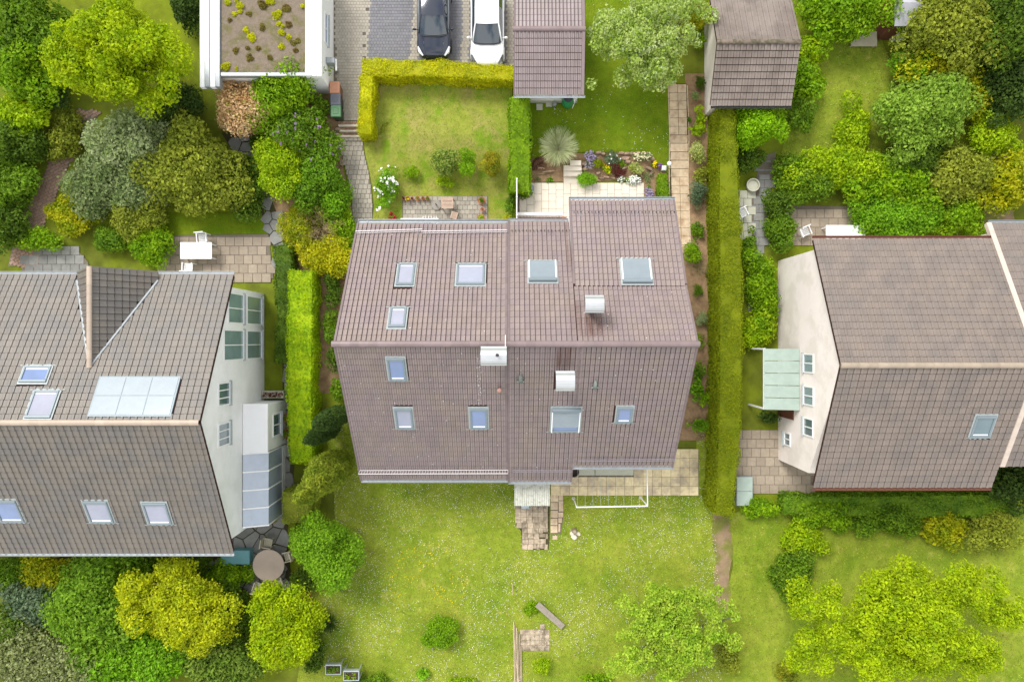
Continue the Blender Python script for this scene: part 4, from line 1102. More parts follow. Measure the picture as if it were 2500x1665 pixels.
wall_prism(lx0, -13.62, [(-9.6, -.3), (2.6, -.3), (2.6, lz - lt * (2.6 - ly) - .18), (ly, lz - .18), (-9.6, lz - lt * (ly + 9.6) - .18)], 'wall', M_render, lh)
gutter(lx0, lx1, -10.28, LS.at(0, e6)[2], -1, lh, M_zinc, r=.07); gutter(lx0, lx1, 3.28, LN.at(0, e5)[2], 1, lh, M_zinc, r=.06)
for (yy, z0, w, h) in ((-2.5, 4.6, 1.1, 1.3), (-4.4, 4.6, 1.1, 1.3)): wall_window(lh, (-13.62, yy, z0), w, h, 'x+', bars=2)
for (yy, z0, w, h) in ((1.6, .4, 1.5, 2.1), (-.2, .4, 1.5, 2.1), (1.6, 2.9, 1.5, 1.9), (-.2, 2.9, 1.5, 2.4)): wall_window(lh, (-13.62, yy, z0), w, h, 'x+', glass=mat('teal_glass', lin(150, 178, 178, .7), rough=.08, spec=.8, coat=1, var=.2, nscale=.8), bars=1)
bay = MB().box(-13.61, -12.42, -5.6, -3.25, -.1, 2.9).build('bay', M_render, lh)
MB().box(-13.61, -12.34, -5.68, -3.17, 2.902, 3.02, .03).build('roof_slab', M_bright, bay)
wall_window(lh, (-12.42, -4.4, .9), 1.2, 1.2, 'x+')
ct = MB()
cs = PlaneX(-13.6, 3.05, .42, 1)
co = MB().box(-13.61, -12.45, -9.4, -5.7, 0, .5).build('conservatory', M_bright, lh)
for k in range(4):
    ya_ = -9.4 + k * .925
    on_plane(cs, 0, 0, MB().box(ya_ + .04, ya_ + .885, .02, 1.24, -.02, .02), 'pane', mat('blue_glass', lin(186, 200, 220, .75), rough=.1, spec=.8, coat=1, var=.08), co)
    MB().box(-12.5, -12.46, ya_ + .04, ya_ + .885, .52, 2.55).build('pane', MATS['blue_glass'], co)
for k in range(5):
    ya_ = -9.4 + k * .925
    on_plane(cs, 0, 0, MB().box(ya_ - .035, ya_ + .035, .0, 1.27, -.03, .04), 'glazing_bar', M_bright, co)
    MB().box(-12.52, -12.44, ya_ - .035, ya_ + .035, .5, 2.56).build('glazing_bar', M_bright, co)
lc = MB().box(-29.6, -28.9, -9.1 + 3.2, -8.5 + 3.2, 5.5, 8.9).build('chimney', M_slate, lh)
MB().box(-29.7, -28.8, -6.0, -5.2, 8.902, 9.0, .02).build('cap', M_bright, lc)
# ================================================================ plants
LEAFCOUNT = [0]
def leaf_quads(pos, nrm, size, aspect=.62, spread=.75, rng=NR, upbias=.35, fold=.18):
    """one small kite-shaped leaf per point"""
    n = len(pos)
    d = nrm + rng.normal(0, spread, (n, 3)); d[:, 2] += upbias
    d /= np.linalg.norm(d, axis=1, keepdims=True) + 1e-9
    t = rng.normal(0, 1, (n, 3)); t -= d * np.sum(t * d, 1, keepdims=True); t /= np.linalg.norm(t, axis=1, keepdims=True) + 1e-9
    b = np.cross(d, t)
    s = size * rng.uniform(.5, 1.45, (n, 1)); w = s * aspect * .5
    V = np.empty((n, 4, 3))
    V[:, 0] = pos - t * s * .5; V[:, 1] = pos + b * w + d * s * fold; V[:, 2] = pos + t * s * .5; V[:, 3] = pos - b * w + d * s * fold
    F_ = np.arange(n * 4).reshape(n, 4); LEAFCOUNT[0] += n
    return V.reshape(-1, 3), F_
def clump_points(C, rc, dens, zmin=-.25, rng=NR, squash=.8, fill=.3):
    """points over the skins of many little clumps"""
    P_, N_ = [], []
    for c, r in zip(C, rc):
        n = max(6, int(dens * 12.57 * r * r * .62))
        d = rng.normal(0, 1, (int(n * 1.7) + 4, 3)); d /= np.linalg.norm(d, axis=1, keepdims=True)
        d = d[d[:, 2] > zmin][:n]
        rad = r * (1 - fill * rng.random((len(d), 1)) ** 1.5) * (1 + .12 * rng.normal(0, 1, (len(d), 1)))
        q = d * rad; q[:, 2] *= squash
        P_.append(c + q); N_.append(d)
    return np.concatenate(P_), np.concatenate(N_)
def join(parts):
    Vs, Fs, b = [], [], 0
    for V_, F_ in parts:
        Vs.append(V_); Fs.append(F_ + b); b += len(V_)
    return np.concatenate(Vs), Fs
def fol(name, V_, Fs, material, parent):
    V_ = V_ - ORG[parent.name]
    return link(name, np_mesh(name, V_, Fs, material), parent)

BARK = mat('bark_grey', lin(128, 116, 104, .6), var=.25, nscale=12, rough=.95, spec=.1, bump=.8, bscale=40)
TWIG = mat('twig_pale', lin(176, 158, 116, .7), var=.2, nscale=6, rnd=.2, rough=.95, spec=.1)

def dome_clumps(c, rx, ry, rz, k, rng, inner=.25, zlow=-.25, jit=.12):
    C = []; ph = rng.uniform(0, 6.283, 3)
    while len(C) < k:
        d = rng.normal(0, 1, 3); d /= np.linalg.norm(d)
        if d[2] < zlow: continue
        r = rng.uniform(.55, .86) if rng.random() > inner else rng.uniform(.1, .55)
        az = math.atan2(d[1], d[0]); lobe = 1 + jit * (1.1 * math.sin(2 * az + ph[0]) + .9 * math.sin(3 * az + ph[1]) + .7 * math.sin(5 * az + ph[2]))
        C.append(np.array(c) + d * r * np.array([rx * lobe, ry * lobe, rz]) * (1 + rng.normal(0, jit)))
    return np.array(C)

def bush(name, label, px, py, rx, ry, h, material, ls=.11, k=None, dens=None, cat='shrub', group=None, blooms=None, clump=.36, flat=.5, zoff=0.0, core=True, stems=True, squash=.85, aspect=.62, upbias=.35, jit=.19):
    """a shrub: many clumps of real leaves on a few stems. px, py and the radii are read in the photograph"""
    z0 = hg(*P(px, py, .5)[:2]); zc = z0 + h * .5
    x, y, _ = P(px, py, zc); s = (H - zc) / F * 1.1; a, b = rx * s, ry * s
    seed = int(px * 7 + py * 13) & 0xffff; rng = np.random.default_rng(seed)
    t = thing(name, label, cat, (x, y, z0 + zoff), group)
    rm = (a * b) ** .5
    if k is None: k = int(min(70, max(9, 15 * (rm / .8) ** 1.2)))
    rc0 = min(clump * rm, .30 + .18 * rm)
    c = (x, y, z0 + zoff + h * .42)
    C = dome_clumps(c, max(.05, a - rc0 * .55), max(.05, b - rc0 * .55), max(.05, h * .58 - rc0 * .45), k, rng, jit=jit)
    rc = rc0 * rng.uniform(.5, 1.3, len(C)); ls *= 1.18
    if dens is None: dens = .72 / (ls * ls * aspect * .5)
    pp, nn = clump_points(C, rc, dens, rng=rng, squash=squash)
    keep = pp[:, 2] > z0 + .02; pp, nn = pp[keep], nn[keep]
    parts = [leaf_quads(pp, nn, ls, aspect=aspect, rng=rng, upbias=upbias)]
    if core:   # deep foliage: leaves all through the inside
        m = int(len(pp) * .18); d = rng.normal(0, 1, (m, 3)); d /= np.linalg.norm(d, axis=1, keepdims=True); d[:, 2] = np.abs(d[:, 2])
        ip = np.array(c) + d * rng.uniform(.1, .8, (m, 1)) * np.array([a, b, h * .5]) - np.array([0, 0, h * .1])
        parts.append(leaf_quads(ip, d, ls * 1.5, rng=rng))
    V_, Fs = join(parts); fol('foliage', V_, Fs, material, t)
    if stems:
        m = MB(); rr_ = random.Random(seed)
        for i in range(5):
            q = C[rr_.randrange(len(C))]
            m.tube([(x + rr_.uniform(-.1, .1) * a, y + rr_.uniform(-.1, .1) * b, z0 - .03), ((x + q[0]) / 2, (y + q[1]) / 2, z0 + h * .3), tuple(q)], [.03, .02, .008], 5)
        m.build('stems', BARK, t)
    if blooms:
        bm, n, bs_ = blooms[:3]
        sel = rng.choice(len(pp), min(n, len(pp)), replace=False)
        sel = sel[nn[sel][:, 2] > .1]
        bp = pp[sel] + nn[sel] * ls * .6
        VB, FB = [], []
        for _ in range(3):
            v_, f_ = leaf_quads(bp + rng.normal(0, bs_ * .35, bp.shape), nn[sel], bs_, aspect=.9, rng=rng, spread=.4, upbias=.8); VB.append((v_, f_))
        v_, f_ = join(VB); fol('blossom', v_, f_, bm, t)
    return t

def tree(name, label, px, py, rx, ry, h, material, ls=.15, k=40, clump=.24, trunk_r=.16, cat='tree', group=None, crown_lo=.38, dens=1.0, base=None, blooms=None, gap=.0, aspect=.6):
    z0 = hg(*P(px, py, h * .5)[:2]); zc = z0 + h * .66
    x, y, _ = P(px, py, zc); s = (H - zc) / F * 1.08; a, b = rx * s, ry * s
    seed = int(px * 5 + py * 17) & 0xffff; rng = np.random.default_rng(seed); rr_ = random.Random(seed)
    bx, by = (x, y) if base is None else G(*base)[:2]
    t = thing(name, label, cat, (bx, by, z0), group)
    rm = (a * b) ** .5; rc0 = clump * rm
    cz = z0 + h * (crown_lo + (1 - crown_lo) * .5); rz = h * (1 - crown_lo) * .5
    C = dome_clumps((x, y, cz), a - rc0 * .6, b - rc0 * .6, max(.2, rz - rc0 * .3), k, rng, inner=.3, zlow=-.45, jit=.14)
    rc = rc0 * rng.uniform(.45, 1.35, len(C)); ls *= 1.15
    pp, nn = clump_points(C, rc, dens / (ls * ls * aspect * .5), rng=rng, squash=.7, fill=.45)
    V_, Fs = join([leaf_quads(pp, nn, ls, aspect=aspect, rng=rng)]); fol('crown', V_, Fs, material, t)
    m = MB(); fork = (bx + (x - bx) * .5, by + (y - by) * .5, z0 + h * .34)
    m.tube([(bx, by, z0 - .1), (bx, by, z0 + .2), fork], [trunk_r * 1.4, trunk_r, trunk_r * .8], 9)
    tr_ = m.build('trunk', BARK, t)
    lm = MB()
    for i in range(min(len(C), 18)):
        q = C[i]; mid = [(fork[j] * .5 + q[j] * .5) + rr_.uniform(-.12, .12) * rm for j in range(3)]; mid[2] = fork[2] * .45 + q[2] * .55
        lm.tube([fork, mid, tuple(q)], [trunk_r * .5, trunk_r * .3, .012], 6)
        for _ in range(2):
            e = [q[j] + rr_.uniform(-.9, .9) * rc0 for j in range(3)]
            lm.tube([mid, e], [trunk_r * .16, .008], 4)
    lm.build('limbs', BARK, t)
    if blooms:
        bm, n, bs_ = blooms
        sel = rng.choice(len(pp), min(n, len(pp)), replace=False); sel = sel[nn[sel][:, 2] > .0]
        v_, f_ = leaf_quads(pp[sel] + nn[sel] * ls * .4, nn[sel], bs_, aspect=.9, rng=rng, spread=.4, upbias=.8); fol('blossom', v_, [f_], bm, t)
    return t

def conifer(name, label, base_px, top_px, rad_px, h, material, ls=.10, cat='conifer', group=None, power=.55, bulge=.35):
    """a tall dense evergreen; base and tip as the photograph shows them"""
    bx, by, z0 = G(*base_px)
    t = thing(name, label, cat, (bx, by, z0), group)
    r0 = rad_px * (H - h * .5) / F
    seed = int(base_px[0] * 3 + base_px[1]) & 0xffff; rng = np.random.default_rng(seed)
    C, rc = [], []
    n = int(26 + h * 16)
    for i in range(n):
        u = (i + .5) / n; zz = u * h
        prof = (math.sin(math.pi * min(1, (u + .18) / 1.18)) ** power)
        a = i * 2.39996; rr_ = r0 * prof
        q = .62 if u < .93 else .2
        C.append((bx + math.cos(a) * rr_ * q * rng.uniform(.8, 1.1), by + math.sin(a) * rr_ * q * rng.uniform(.8, 1.1), z0 + .15 + zz * .94)); rc.append(max(.10, rr_ * .50 * rng.uniform(.8, 1.2)))
    pp, nn = clump_points(np.array(C), rc, .55 / (ls * ls * .4 * .5), rng=rng, squash=1.5, zmin=-.5, fill=.35)
    d = np.stack([pp[:, 0] - bx, pp[:, 1] - by, np.zeros(len(pp))], 1); keep = np.linalg.norm(d, axis=1) > r0 * .22
    keep |= pp[:, 2] > z0 + h * .8
    V_, Fs = join([leaf_quads(pp[keep], nn[keep], ls * 1.3, aspect=.4, rng=rng, upbias=.6)]); fol('crown', V_, Fs, material, t)
    MB().tube([(bx, by, z0 - .05), (bx, by, z0 + h * .8)], [.11, .02], 7).build('trunk', BARK, t)
    return t

def hedge(name, label, line, h, material, ls=.085, cat='hedge', group=None, top_jit=.03, dens=.95, taper=.04):
    """a clipped hedge along (x, y, half width) stations in metres"""
    st_ = [np.array(p, float) for p in line]
    c = np.mean(st_, 0); t = thing(name, label, cat, (c[0], c[1], hg(c[0], c[1])), group)
    seed = int(abs(c[0] * 91 + c[1] * 57)) + 5; rng = np.random.default_rng(seed)
    PP, NN = [], []; core = MB()
    per = dens / (ls * ls * .62 * .5)
    for i, (A, B) in enumerate(zip(st_[:-1], st_[1:])):
        d = (B - A)[:2]; L_ = np.hypot(*d); d /= L_; nrm = np.array([-d[1], d[0]])
        z0 = min(hg(A[0], A[1]), hg(B[0], B[1]))
        def pts(n):
            u = rng.random(n); q = A[None, :2] + d[None] * (u * L_)[:, None]; return u, q
        w = (A[2] + B[2]) / 2
        zt = z0 + h
        nT = int(per * L_ * w * 2); u, q = pts(nT); off = rng.uniform(-1, 1, nT) * (A[2] + (B[2] - A[2]) * u)
        zg = hgv(q[:, 0], q[:, 1])
        p = np.column_stack([q + nrm[None] * off[:, None], zg + h - .04 + rng.normal(0, top_jit, nT) - .05 * np.abs(off / w) ** 6])
        PP.append(p); NN.append(np.tile([0, 0, 1.0], (nT, 1)))
        for sg in (-1, 1):
            nS = int(per * L_ * h); u, q = pts(nS); zz = rng.random(nS)
            off = sg * (A[2] + (B[2] - A[2]) * u) * (1 + taper * (1 - zz)) + rng.normal(0, .025, nS)
            PP.append(np.column_stack([q + nrm[None] * off[:, None], hgv(q[:, 0], q[:, 1]) + zz * h])); NN.append(np.tile([nrm[0] * sg, nrm[1] * sg, .1], (nS, 1)))
        for end, E, sg in ((i == 0, A, -1), (i == len(st_) - 2, B, 1)):
            if not end: continue
            nE = int(per * 2 * E[2] * h); off = rng.uniform(-1, 1, nE) * E[2]; zz = rng.random(nE)
            PP.append(np.column_stack([E[None, :2] + nrm[None] * off[:, None] + d[None] * sg * rng.normal(0, .03, (nE, 1)), z0 + zz * h])); NN.append(np.tile([d[0] * sg, d[1] * sg, .1], (nE, 1)))
        for E in ((A, B) if i == 0 else (B,)):
            ze = hg(E[0], E[1]); b0 = len(core.v); wl = E[2] - .06
            core.v += [(*(E[:2] + nrm * wl), ze + .03), (*(E[:2] + nrm * wl), ze + h - .10), (*(E[:2] - nrm * wl), ze + h - .10), (*(E[:2] - nrm * wl), ze + .03)]
            if b0 >= 4: core.f += [(b0 - 4 + k, b0 - 4 + (k + 1) % 4, b0 + (k + 1) % 4, b0 + k) for k in range(4)]
    pp, nn = np.concatenate(PP), np.concatenate(NN)
    bl = .05 * (np.sin(pp[:, 1] * 2.1 + pp[:, 0] * 1.7 + seed) + .7 * np.sin(pp[:, 1] * 4.7 - pp[:, 0] * 3.9) + .5 * np.sin(pp[:, 2] * 5 + pp[:, 1] * 3.1 + pp[:, 0] * 7.3))
    pp = pp + nn * bl[:, None] * (1.0 if h > .8 else .4)
    ia = leaf_quads(pp, nn, ls, rng=rng, spread=.55, upbias=.1)
    core.f += [(0, 1, 2, 3), tuple(range(len(core.v) - 4, len(core.v)))]
    cv = np.array(core.v); V_ = np.concatenate([ia[0], cv])
    cf4 = np.array([f for f in core.f if len(f) == 4]) + len(ia[0])
    fol('foliage', V_, [ia[1], cf4], material, t)
    m = MB()
    for A in st_: m.tube([(A[0], A[1], hg(A[0], A[1]) - .05), (A[0], A[1], hg(A[0], A[1]) + h * .5)], [.05, .03], 6)
    m.build('stems', BARK, t)
    return t

def blades(name, label, px, py, r_px, h, n, material, width=.035, cat='grass', droop=.5, group=None, up=.25):
    """a tuft of arching blades"""
    x, y, z0 = G(px, py); r0 = r_px * (H - h * .5) / F
    t = thing(name, label, cat, (x, y, z0), group); rng = np.random.default_rng(int(px + py * 3))
    a = rng.uniform(0, 6.283, n); L_ = r0 * rng.uniform(.55, 1.08, n); e = h * rng.uniform(up, 1, n)
    side = np.stack([-np.sin(a), np.cos(a), np.zeros(n)], 1); out = np.stack([np.cos(a), np.sin(a), np.zeros(n)], 1)
    o = np.array([x, y, z0]) + out * (r0 * .12 * rng.random((n, 1)))
    Vs = []; S = 4
    for k in range(S + 1):
        u = k / S; q = o + out * (L_ * u)[:, None]; q[:, 2] += e * (u * 1.9 - droop * 1.9 * u * u) + .02
        q += side * (rng.normal(0, .03, n) * u)[:, None]
        w = width * (1 - u * .85)
        Vs += [q - side * w / 2, q + side * w / 2]
    V_ = np.stack(Vs, 1).reshape(-1, 3); m = 2 * (S + 1); F_ = []
    for k in range(S): F_.append(np.stack([np.arange(n) * m + 2 * k, np.arange(n) * m + 2 * k + 1, np.arange(n) * m + 2 * k + 3, np.arange(n) * m + 2 * k + 2], 1))
    fol('blades', V_, np.concatenate(F_), material, t)
    MB().lathe([(r0 * .14, z0 - .02), (r0 * .1, z0 + .12), (.001, z0 + .14)], x, y, 9).build('crown_base', TWIG, t)
    return t

def twiggy(name, label, px, py, rx, ry, h, n, group=None, leafm=None):
    x, y, z0 = G(px, py); s = (H - h * .5) / F; a, b = rx * s, ry * s
    t = thing(name, label, 'shrub', (x, y, z0), group); rr_ = random.Random(int(px + py)); m = MB(); ends = []
    for i in range(n):
        an = rr_.uniform(0, 6.283); L_ = rr_.uniform(.5, 1.05)
        e = (x + math.cos(an) * a * L_, y + math.sin(an) * b * L_, z0 + h * rr_.uniform(.5, 1)); f = (x + math.cos(an) * a * .25, y + math.sin(an) * b * .25, z0 + h * .35)
        m.tube([(x + rr_.uniform(-.15, .15), y + rr_.uniform(-.15, .15), z0 - .02), f, e], [.028, .018, .006], 5); ends.append(e)
        for _ in range(5):
            u = rr_.uniform(.3, .95); q = [f[j] + (e[j] - f[j]) * u for j in range(3)]
            g_ = [q[0] + rr_.uniform(-.4, .4), q[1] + rr_.uniform(-.4, .4), q[2] + rr_.uniform(-.05, .25)]
            m.tube([q, g_], [.010, .004], 4)
    m.build('branches', TWIG, t)
    if leafm:
        E = np.array(ends); rng = np.random.default_rng(3); pp, nn = clump_points(E, [.16] * len(E), 130, rng=rng)
        V_, Fs = join([leaf_quads(pp, nn, .08, rng=rng)]); fol('foliage', V_, Fs, leafm, t)
    return t

# leaf colours read off the photograph's lit foliage
GOLD = leaf('gold', (214, 212, 22), (192, 198, 18)); GOLDG = leaf('gold_green', (196, 196, 26), (150, 170, 20))
BRIGHT = leaf('bright', (140, 186, 22), (112, 166, 16)); LIME = leaf('lime', (172, 204, 20), (140, 184, 16))
MID = leaf('mid', (116, 160, 32), (92, 140, 28)); DEEP = leaf('deep', (98, 136, 34), (78, 116, 30)); DARK = leaf('dark', (78, 112, 40), (64, 96, 36))
FRESH = leaf('fresh', (128, 190, 34), (106, 168, 26)); APPLE = leaf('apple', (184, 206, 116), (156, 190, 76), c3=(206, 218, 166)); APPLE2 = leaf('apple2', (178, 208, 70), (146, 192, 50))
OLIVE = leaf('olive', (146, 162, 18), (130, 150, 14), rnd=.24); OLIVEB = leaf('olive_brown', (162, 174, 56), (138, 154, 48)); BOX = leaf('box', (136, 182, 22), (112, 160, 20))
PEACH = leaf('peach', (234, 204, 160), (212, 174, 122), c3=(176, 168, 84)); YELL = leaf('yellow', (204, 200, 24), (176, 184, 22)); VARI = leaf('variegated', (206, 214, 138), (178, 196, 92))
BLUE = leaf('blue_green', (120, 148, 110), (98, 128, 92)); SILV = leaf('silver', (176, 192, 140), (150, 174, 108)); GREYG = leaf('grey_green', (146, 166, 110), (120, 146, 84))
RED = leaf('wine_red', (134, 62, 60), (110, 70, 56)); COPPER = leaf('copper', (190, 130, 90), (160, 104, 70)); THUJA = leaf('thuja', (158, 172, 52), (120, 146, 38)); THUJAD = leaf('thuja_dark', (76, 108, 44), (58, 92, 36))
BIGY = leaf('sun_yellow', (176, 200, 12), (150, 186, 10)); HONEY = leaf('honey', (200, 208, 28), (172, 190, 24)); BRONZE = leaf('bronze_gold', (176, 168, 36), (126, 144, 30))
F_WHITE = mat('petal_white', (.85, .84, .80), var=.05, rough=.7, spec=.1, rnd=.08); F_LILAC = mat('petal_lilac', lin(178, 160, 196, .75), rnd=.2, rough=.7, spec=.1); F_PURP = mat('petal_purple', lin(150, 90, 190, .8), rnd=.2, rough=.7, spec=.1)
F_YEL = mat('petal_yellow', lin(244, 216, 20, .85), rnd=.15, rough=.7, spec=.1); F_RED = mat('petal_red', lin(190, 50, 60, .8), rnd=.3, rough=.7, spec=.1); F_CREAM = mat('petal_cream', lin(240, 232, 190, .85), rnd=.1, rough=.7, spec=.1)
F_DUSK = mat('petal_dusky', lin(150, 120, 160, .8), rnd=.2, rough=.7, spec=.1)

# clipped hedges
hedge('golden_hedge', 'clipped golden hedge running behind the two parked cars to the garage', [(-7.85, 14.36, .42), (-4, 14.28, .42), (-1.5, 14.12, .40), (.05, 14.02, .36)], 1.3, GOLD, .075)
hedge('golden_hedge', 'clipped golden hedge between the driveway strip and the dry lawn', [(-7.60, 13.93, .34), (-7.68, 12.6, .34), (-7.80, 11.0, .36)], 1.3, GOLD, .075)
hedge('box_hedge', 'bright green box hedge running from the garage to the white screen', [(.42, 12.85, .52), (.42, 11, .56), (.44, 9.4, .56), (.40, 7.95, .55)], 1.15, BOX, .11, top_jit=.10, dens=.75)
hedge('long_hedge', 'very long olive green clipped hedge beside the brown soil bed', [(11.02, 12.15, .34), (11.15, 10, .45), (11.28, 7, .56), (11.36, 3, .60), (11.36, -1, .60), (11.28, -5, .58), (10.98, -9.05, .46)], 2.15, OLIVE, .08, dens=.8)
hedge('light_hedge', 'long light green clipped hedge beside the flagstone path', [(-11.15, 3.70, .62), (-11.2, 1, .66), (-11.25, -2.2, .66), (-11.2, -4.2, .64), (-11.1, -6.4, .60)], 1.5, LIME, .10, top_jit=.09)
hedge('dark_hedge', 'dark green hedge strip beside the flagstone path and white gable', [(-12.35, 5.1, .45), (-12.1, 2, .5), (-12.2, -1.2, .5)], 1.0, DEEP, .10, top_jit=.08)
hedge('trimmed_block', 'squarish trimmed olive brown hedge block next to the leaning golden thujas', [(-11.25, -7.9, .75), (-11.3, -9.5, .72)], 1.9, OLIVEB, .085, top_jit=.06)
hedge('lawn_hedge', 'low dark hedge at the foot of the right neighbour house', [(14.6, -8.8, .5), (20, -8.9, .6), (27, -8.8, .6)], .9, MID, .14, top_jit=.12)
hedge('bed_hedge', 'small bright box hedge beside the lilac cushion and slab path', [(8.15, 9.05, .24), (8.3, 7.2, .30)], .55, BOX, .09, top_jit=.05)

# the strip along the winding path
bush('bronze_shrub', 'large shrub with pale bronze new leaves beside the planted garage roof', 594, 258, 68, 82, 2.5, PEACH, .11)
bush('tall_shrub', 'tall bright green shrub spreading over the white garage corner', 692, 212, 88, 82, 3.0, BRIGHT, .13, jit=.18)
bush('lilac_bush', 'dark green lilac bush with small purple blossoms beside the bins', 742, 322, 76, 72, 2.5, MID, .12, blooms=(F_DUSK, 160, .12))
bush('bin_shrub', 'green shrub filling the gap beside the wheelie bins', 783, 262, 24, 40, 1.3, MID, .11)
bush('yellow_green_shrub', 'feathery yellow green shrub beside the flagstone path bend', 692, 412, 58, 84, 2.5, LIME, .10)
bush('green_shrub', 'rounded mid green shrub between the lilac and the bare twigs', 772, 435, 72, 84, 2.2, leaf('mid_bright', (112, 166, 30), (92, 146, 26)), .12)
bush('round_leaf_shrub', 'light green round leaved shrub against the winding path', 820, 488, 46, 52, 1.7, FRESH, .12)
twiggy('bare_shrub', 'half bare shrub of pale tangled twigs above the yellow bush', 785, 558, 62, 46, 1.3, 46, leafm=OLIVEB)
bush('mustard_shrub', 'mustard coloured airy shrub left of the bare twigs', 728, 552, 44, 66, 1.2, GOLDG, .08, dens=190)
bush('path_edge_shrub', 'narrow clipped green shrub along the path near the house corner', 842, 548, 20, 68, 1.0, BRIGHT, .09)
bush('yellow_shrub', 'bright yellow shrub beside the lower left roof corner', 792, 630, 72, 54, 1.6, YELL, .09)
bush('corner_shrub', 'green shrub between the yellow bush and the upper left roof corner', 850, 612, 18, 40, 1.0, BRIGHT, .09)
bush('ground_cover', 'low olive ground cover under the bare twigs', 770, 520, 50, 30, .5, OLIVEB, .09)
bush('ground_cover', 'low green ground cover beside the flagstone path bend', 640, 340, 36, 40, .5, DEEP, .09)
bush('shade_shrub', 'dark feathery shrub squeezed between the light hedge and the north verge', 815, 708, 24, 48, 1.1, DEEP, .10)
bush('shade_shrub', 'glossy green shrub squeezed between the light hedge and the ridge end', 803, 800, 22, 46, 1.2, MID, .11)
bush('shade_shrub', 'dark green shrub below the ridge end beside the light hedge', 815, 880, 24, 36, 1.5, DEEP, .09)
bush('shade_shrub', 'loose green shrub beside the dark leaning thuja', 822, 945, 24, 28, 1.0, MID, .10)
conifer('dark_thuja', 'tall dark green thuja leaning over the light hedge', (846, 1006), None, 25, 6.4, THUJAD, .10)
conifer('dark_thuja', 'shorter dark green thuja next to the tall dark one', (822, 1040), None, 22, 6.0, THUJAD, .10)
conifer('golden_thuja', 'broad golden green thuja beside the lower left roof corner', (836, 1128), None, 42, 6.2, THUJA, .11)
conifer('golden_thuja', 'slim golden green thuja behind the broad golden one', (806, 1160), None, 28, 6.4, THUJA, .11)
bush('low_dark_bush', 'low dark bush under the round bright tree', 735, 1300, 28, 22, .9, DEEP, .09)
tree('globe_tree', 'round globe shaped bright green tree beside the daisy lawn', 797, 1345, 84, 92, 3.4, leaf('globe', (136, 192, 40), (116, 172, 32)), .105, k=60, clump=.29, crown_lo=.12, dens=1.0)
bush('dark_shrub', 'dark green shrub below the globe tree', 748, 1412, 42, 34, 1.0, DEEP, .10)
bush('copper_shrub', 'small copper brown shrub above the yellow green tree', 748, 1462, 22, 22, 1.0, COPPER, .10)
bush('grey_bush', 'small grey green bush at the lawn edge below the globe tree', 826, 1430, 16, 13, .5, GREYG, .07)
tree('acid_green_tree', 'yellow green tree beside the two grey planter tables', 680, 1530, 102, 112, 4.2, BIGY, .125, k=58, clump=.27, crown_lo=.15)
blades('yucca', 'dark green spiky yucca at the left edge of the daisy lawn', 806, 1516, 28, .55, 120, DARK, .05, 'yucca', droop=.35)
bush('dark_shrub', 'deep green shrub beneath the yellow green tree near the planters', 765, 1590, 30, 55, 1.2, DEEP, .11)
bush('bottom_bush', 'green low growth around the two planter tables', 905, 1660, 60, 14, .5, MID, .09)
bush('bottom_bush', 'large leaved pale green plant at the bottom lawn edge', 1030, 1645, 22, 16, .5, FRESH, .16)
bush('bottom_bush', 'bright low growth along the bottom lawn edge', 1120, 1662, 50, 10, .4, LIME, .09)
tree('globe_shrub', 'round clipped green shrub alone on the daisy lawn', 1081, 1546, 50, 46, 1.1, leaf('spring', (134, 188, 26), (112, 168, 20)), .085, k=46, clump=.3, crown_lo=.05, trunk_r=.06, cat='shrub')
bush('yellow_ball', 'small yellow green ball shrub beside the bamboo canes', 1326, 1623, 26, 25, .8, LIME, .07)
bush('bench_bush', 'low green growth around the weathered plank', 1300, 1484, 20, 20, .22, BRIGHT, .08)
tree('orchard_tree', 'broad light green orchard tree on the lower lawn', 1632, 1545, 158, 150, 4.6, APPLE2, .12, k=130, clump=.135, trunk_r=.18, crown_lo=.3, base=(1625, 1500), dens=.85)
bush('corner_shrub', 'dark olive shrub under the orchard tree edge', 1780, 1600, 34, 60, 1.4, OLIVEB, .11)
bush('bottom_bush', 'green shrub at the foot of the orchard tree', 1455, 1660, 50, 22, .9, BRIGHT, .10)

# dry lawn
bush('rose_bush', 'rose bush covered in white blossoms at the edge of the winding path', 941, 455, 32, 50, 1.2, FRESH, .09, blooms=(F_WHITE, 60, .15), dens=150)
bush('ball_shrub', 'small round green shrub alone on the dry lawn', 1002, 423, 22, 22, .8, BRIGHT, .07)
bush('variegated_shrub', 'large rounded pale mottled shrub on the dry lawn', 1088, 394, 36, 42, 1.6, leaf('mottled', (170, 190, 90), (96, 140, 40), n2=6), .09)
bush('bright_conifer', 'pointed bright green conifer beside the mottled shrub', 1140, 402, 24, 42, 1.8, leaf('vivid', (138, 190, 24), (116, 172, 18)), .07)
bush('bronze_conifer', 'rounded bronze tipped conifer near the box hedge', 1198, 399, 28, 34, 1.5, BRONZE, .06, clump=.42)
bush('low_ball', 'low yellow green ball below the mottled shrub', 1085, 446, 22, 18, .7, LIME, .07)
bush('screen_bush', 'soft green bush against the white privacy screen', 1245, 506, 16, 26, .8, MID, .08)
bush('screen_bush', 'small yellow green bush at the end of the white screen', 1243, 535, 18, 14, .6, GOLDG, .07)
bush('red_flower', 'red and pink flowering plant beside the balcony railing', 962, 531, 12, 14, .9, MID, .07, blooms=(F_RED, 50, .09), cat='flower')

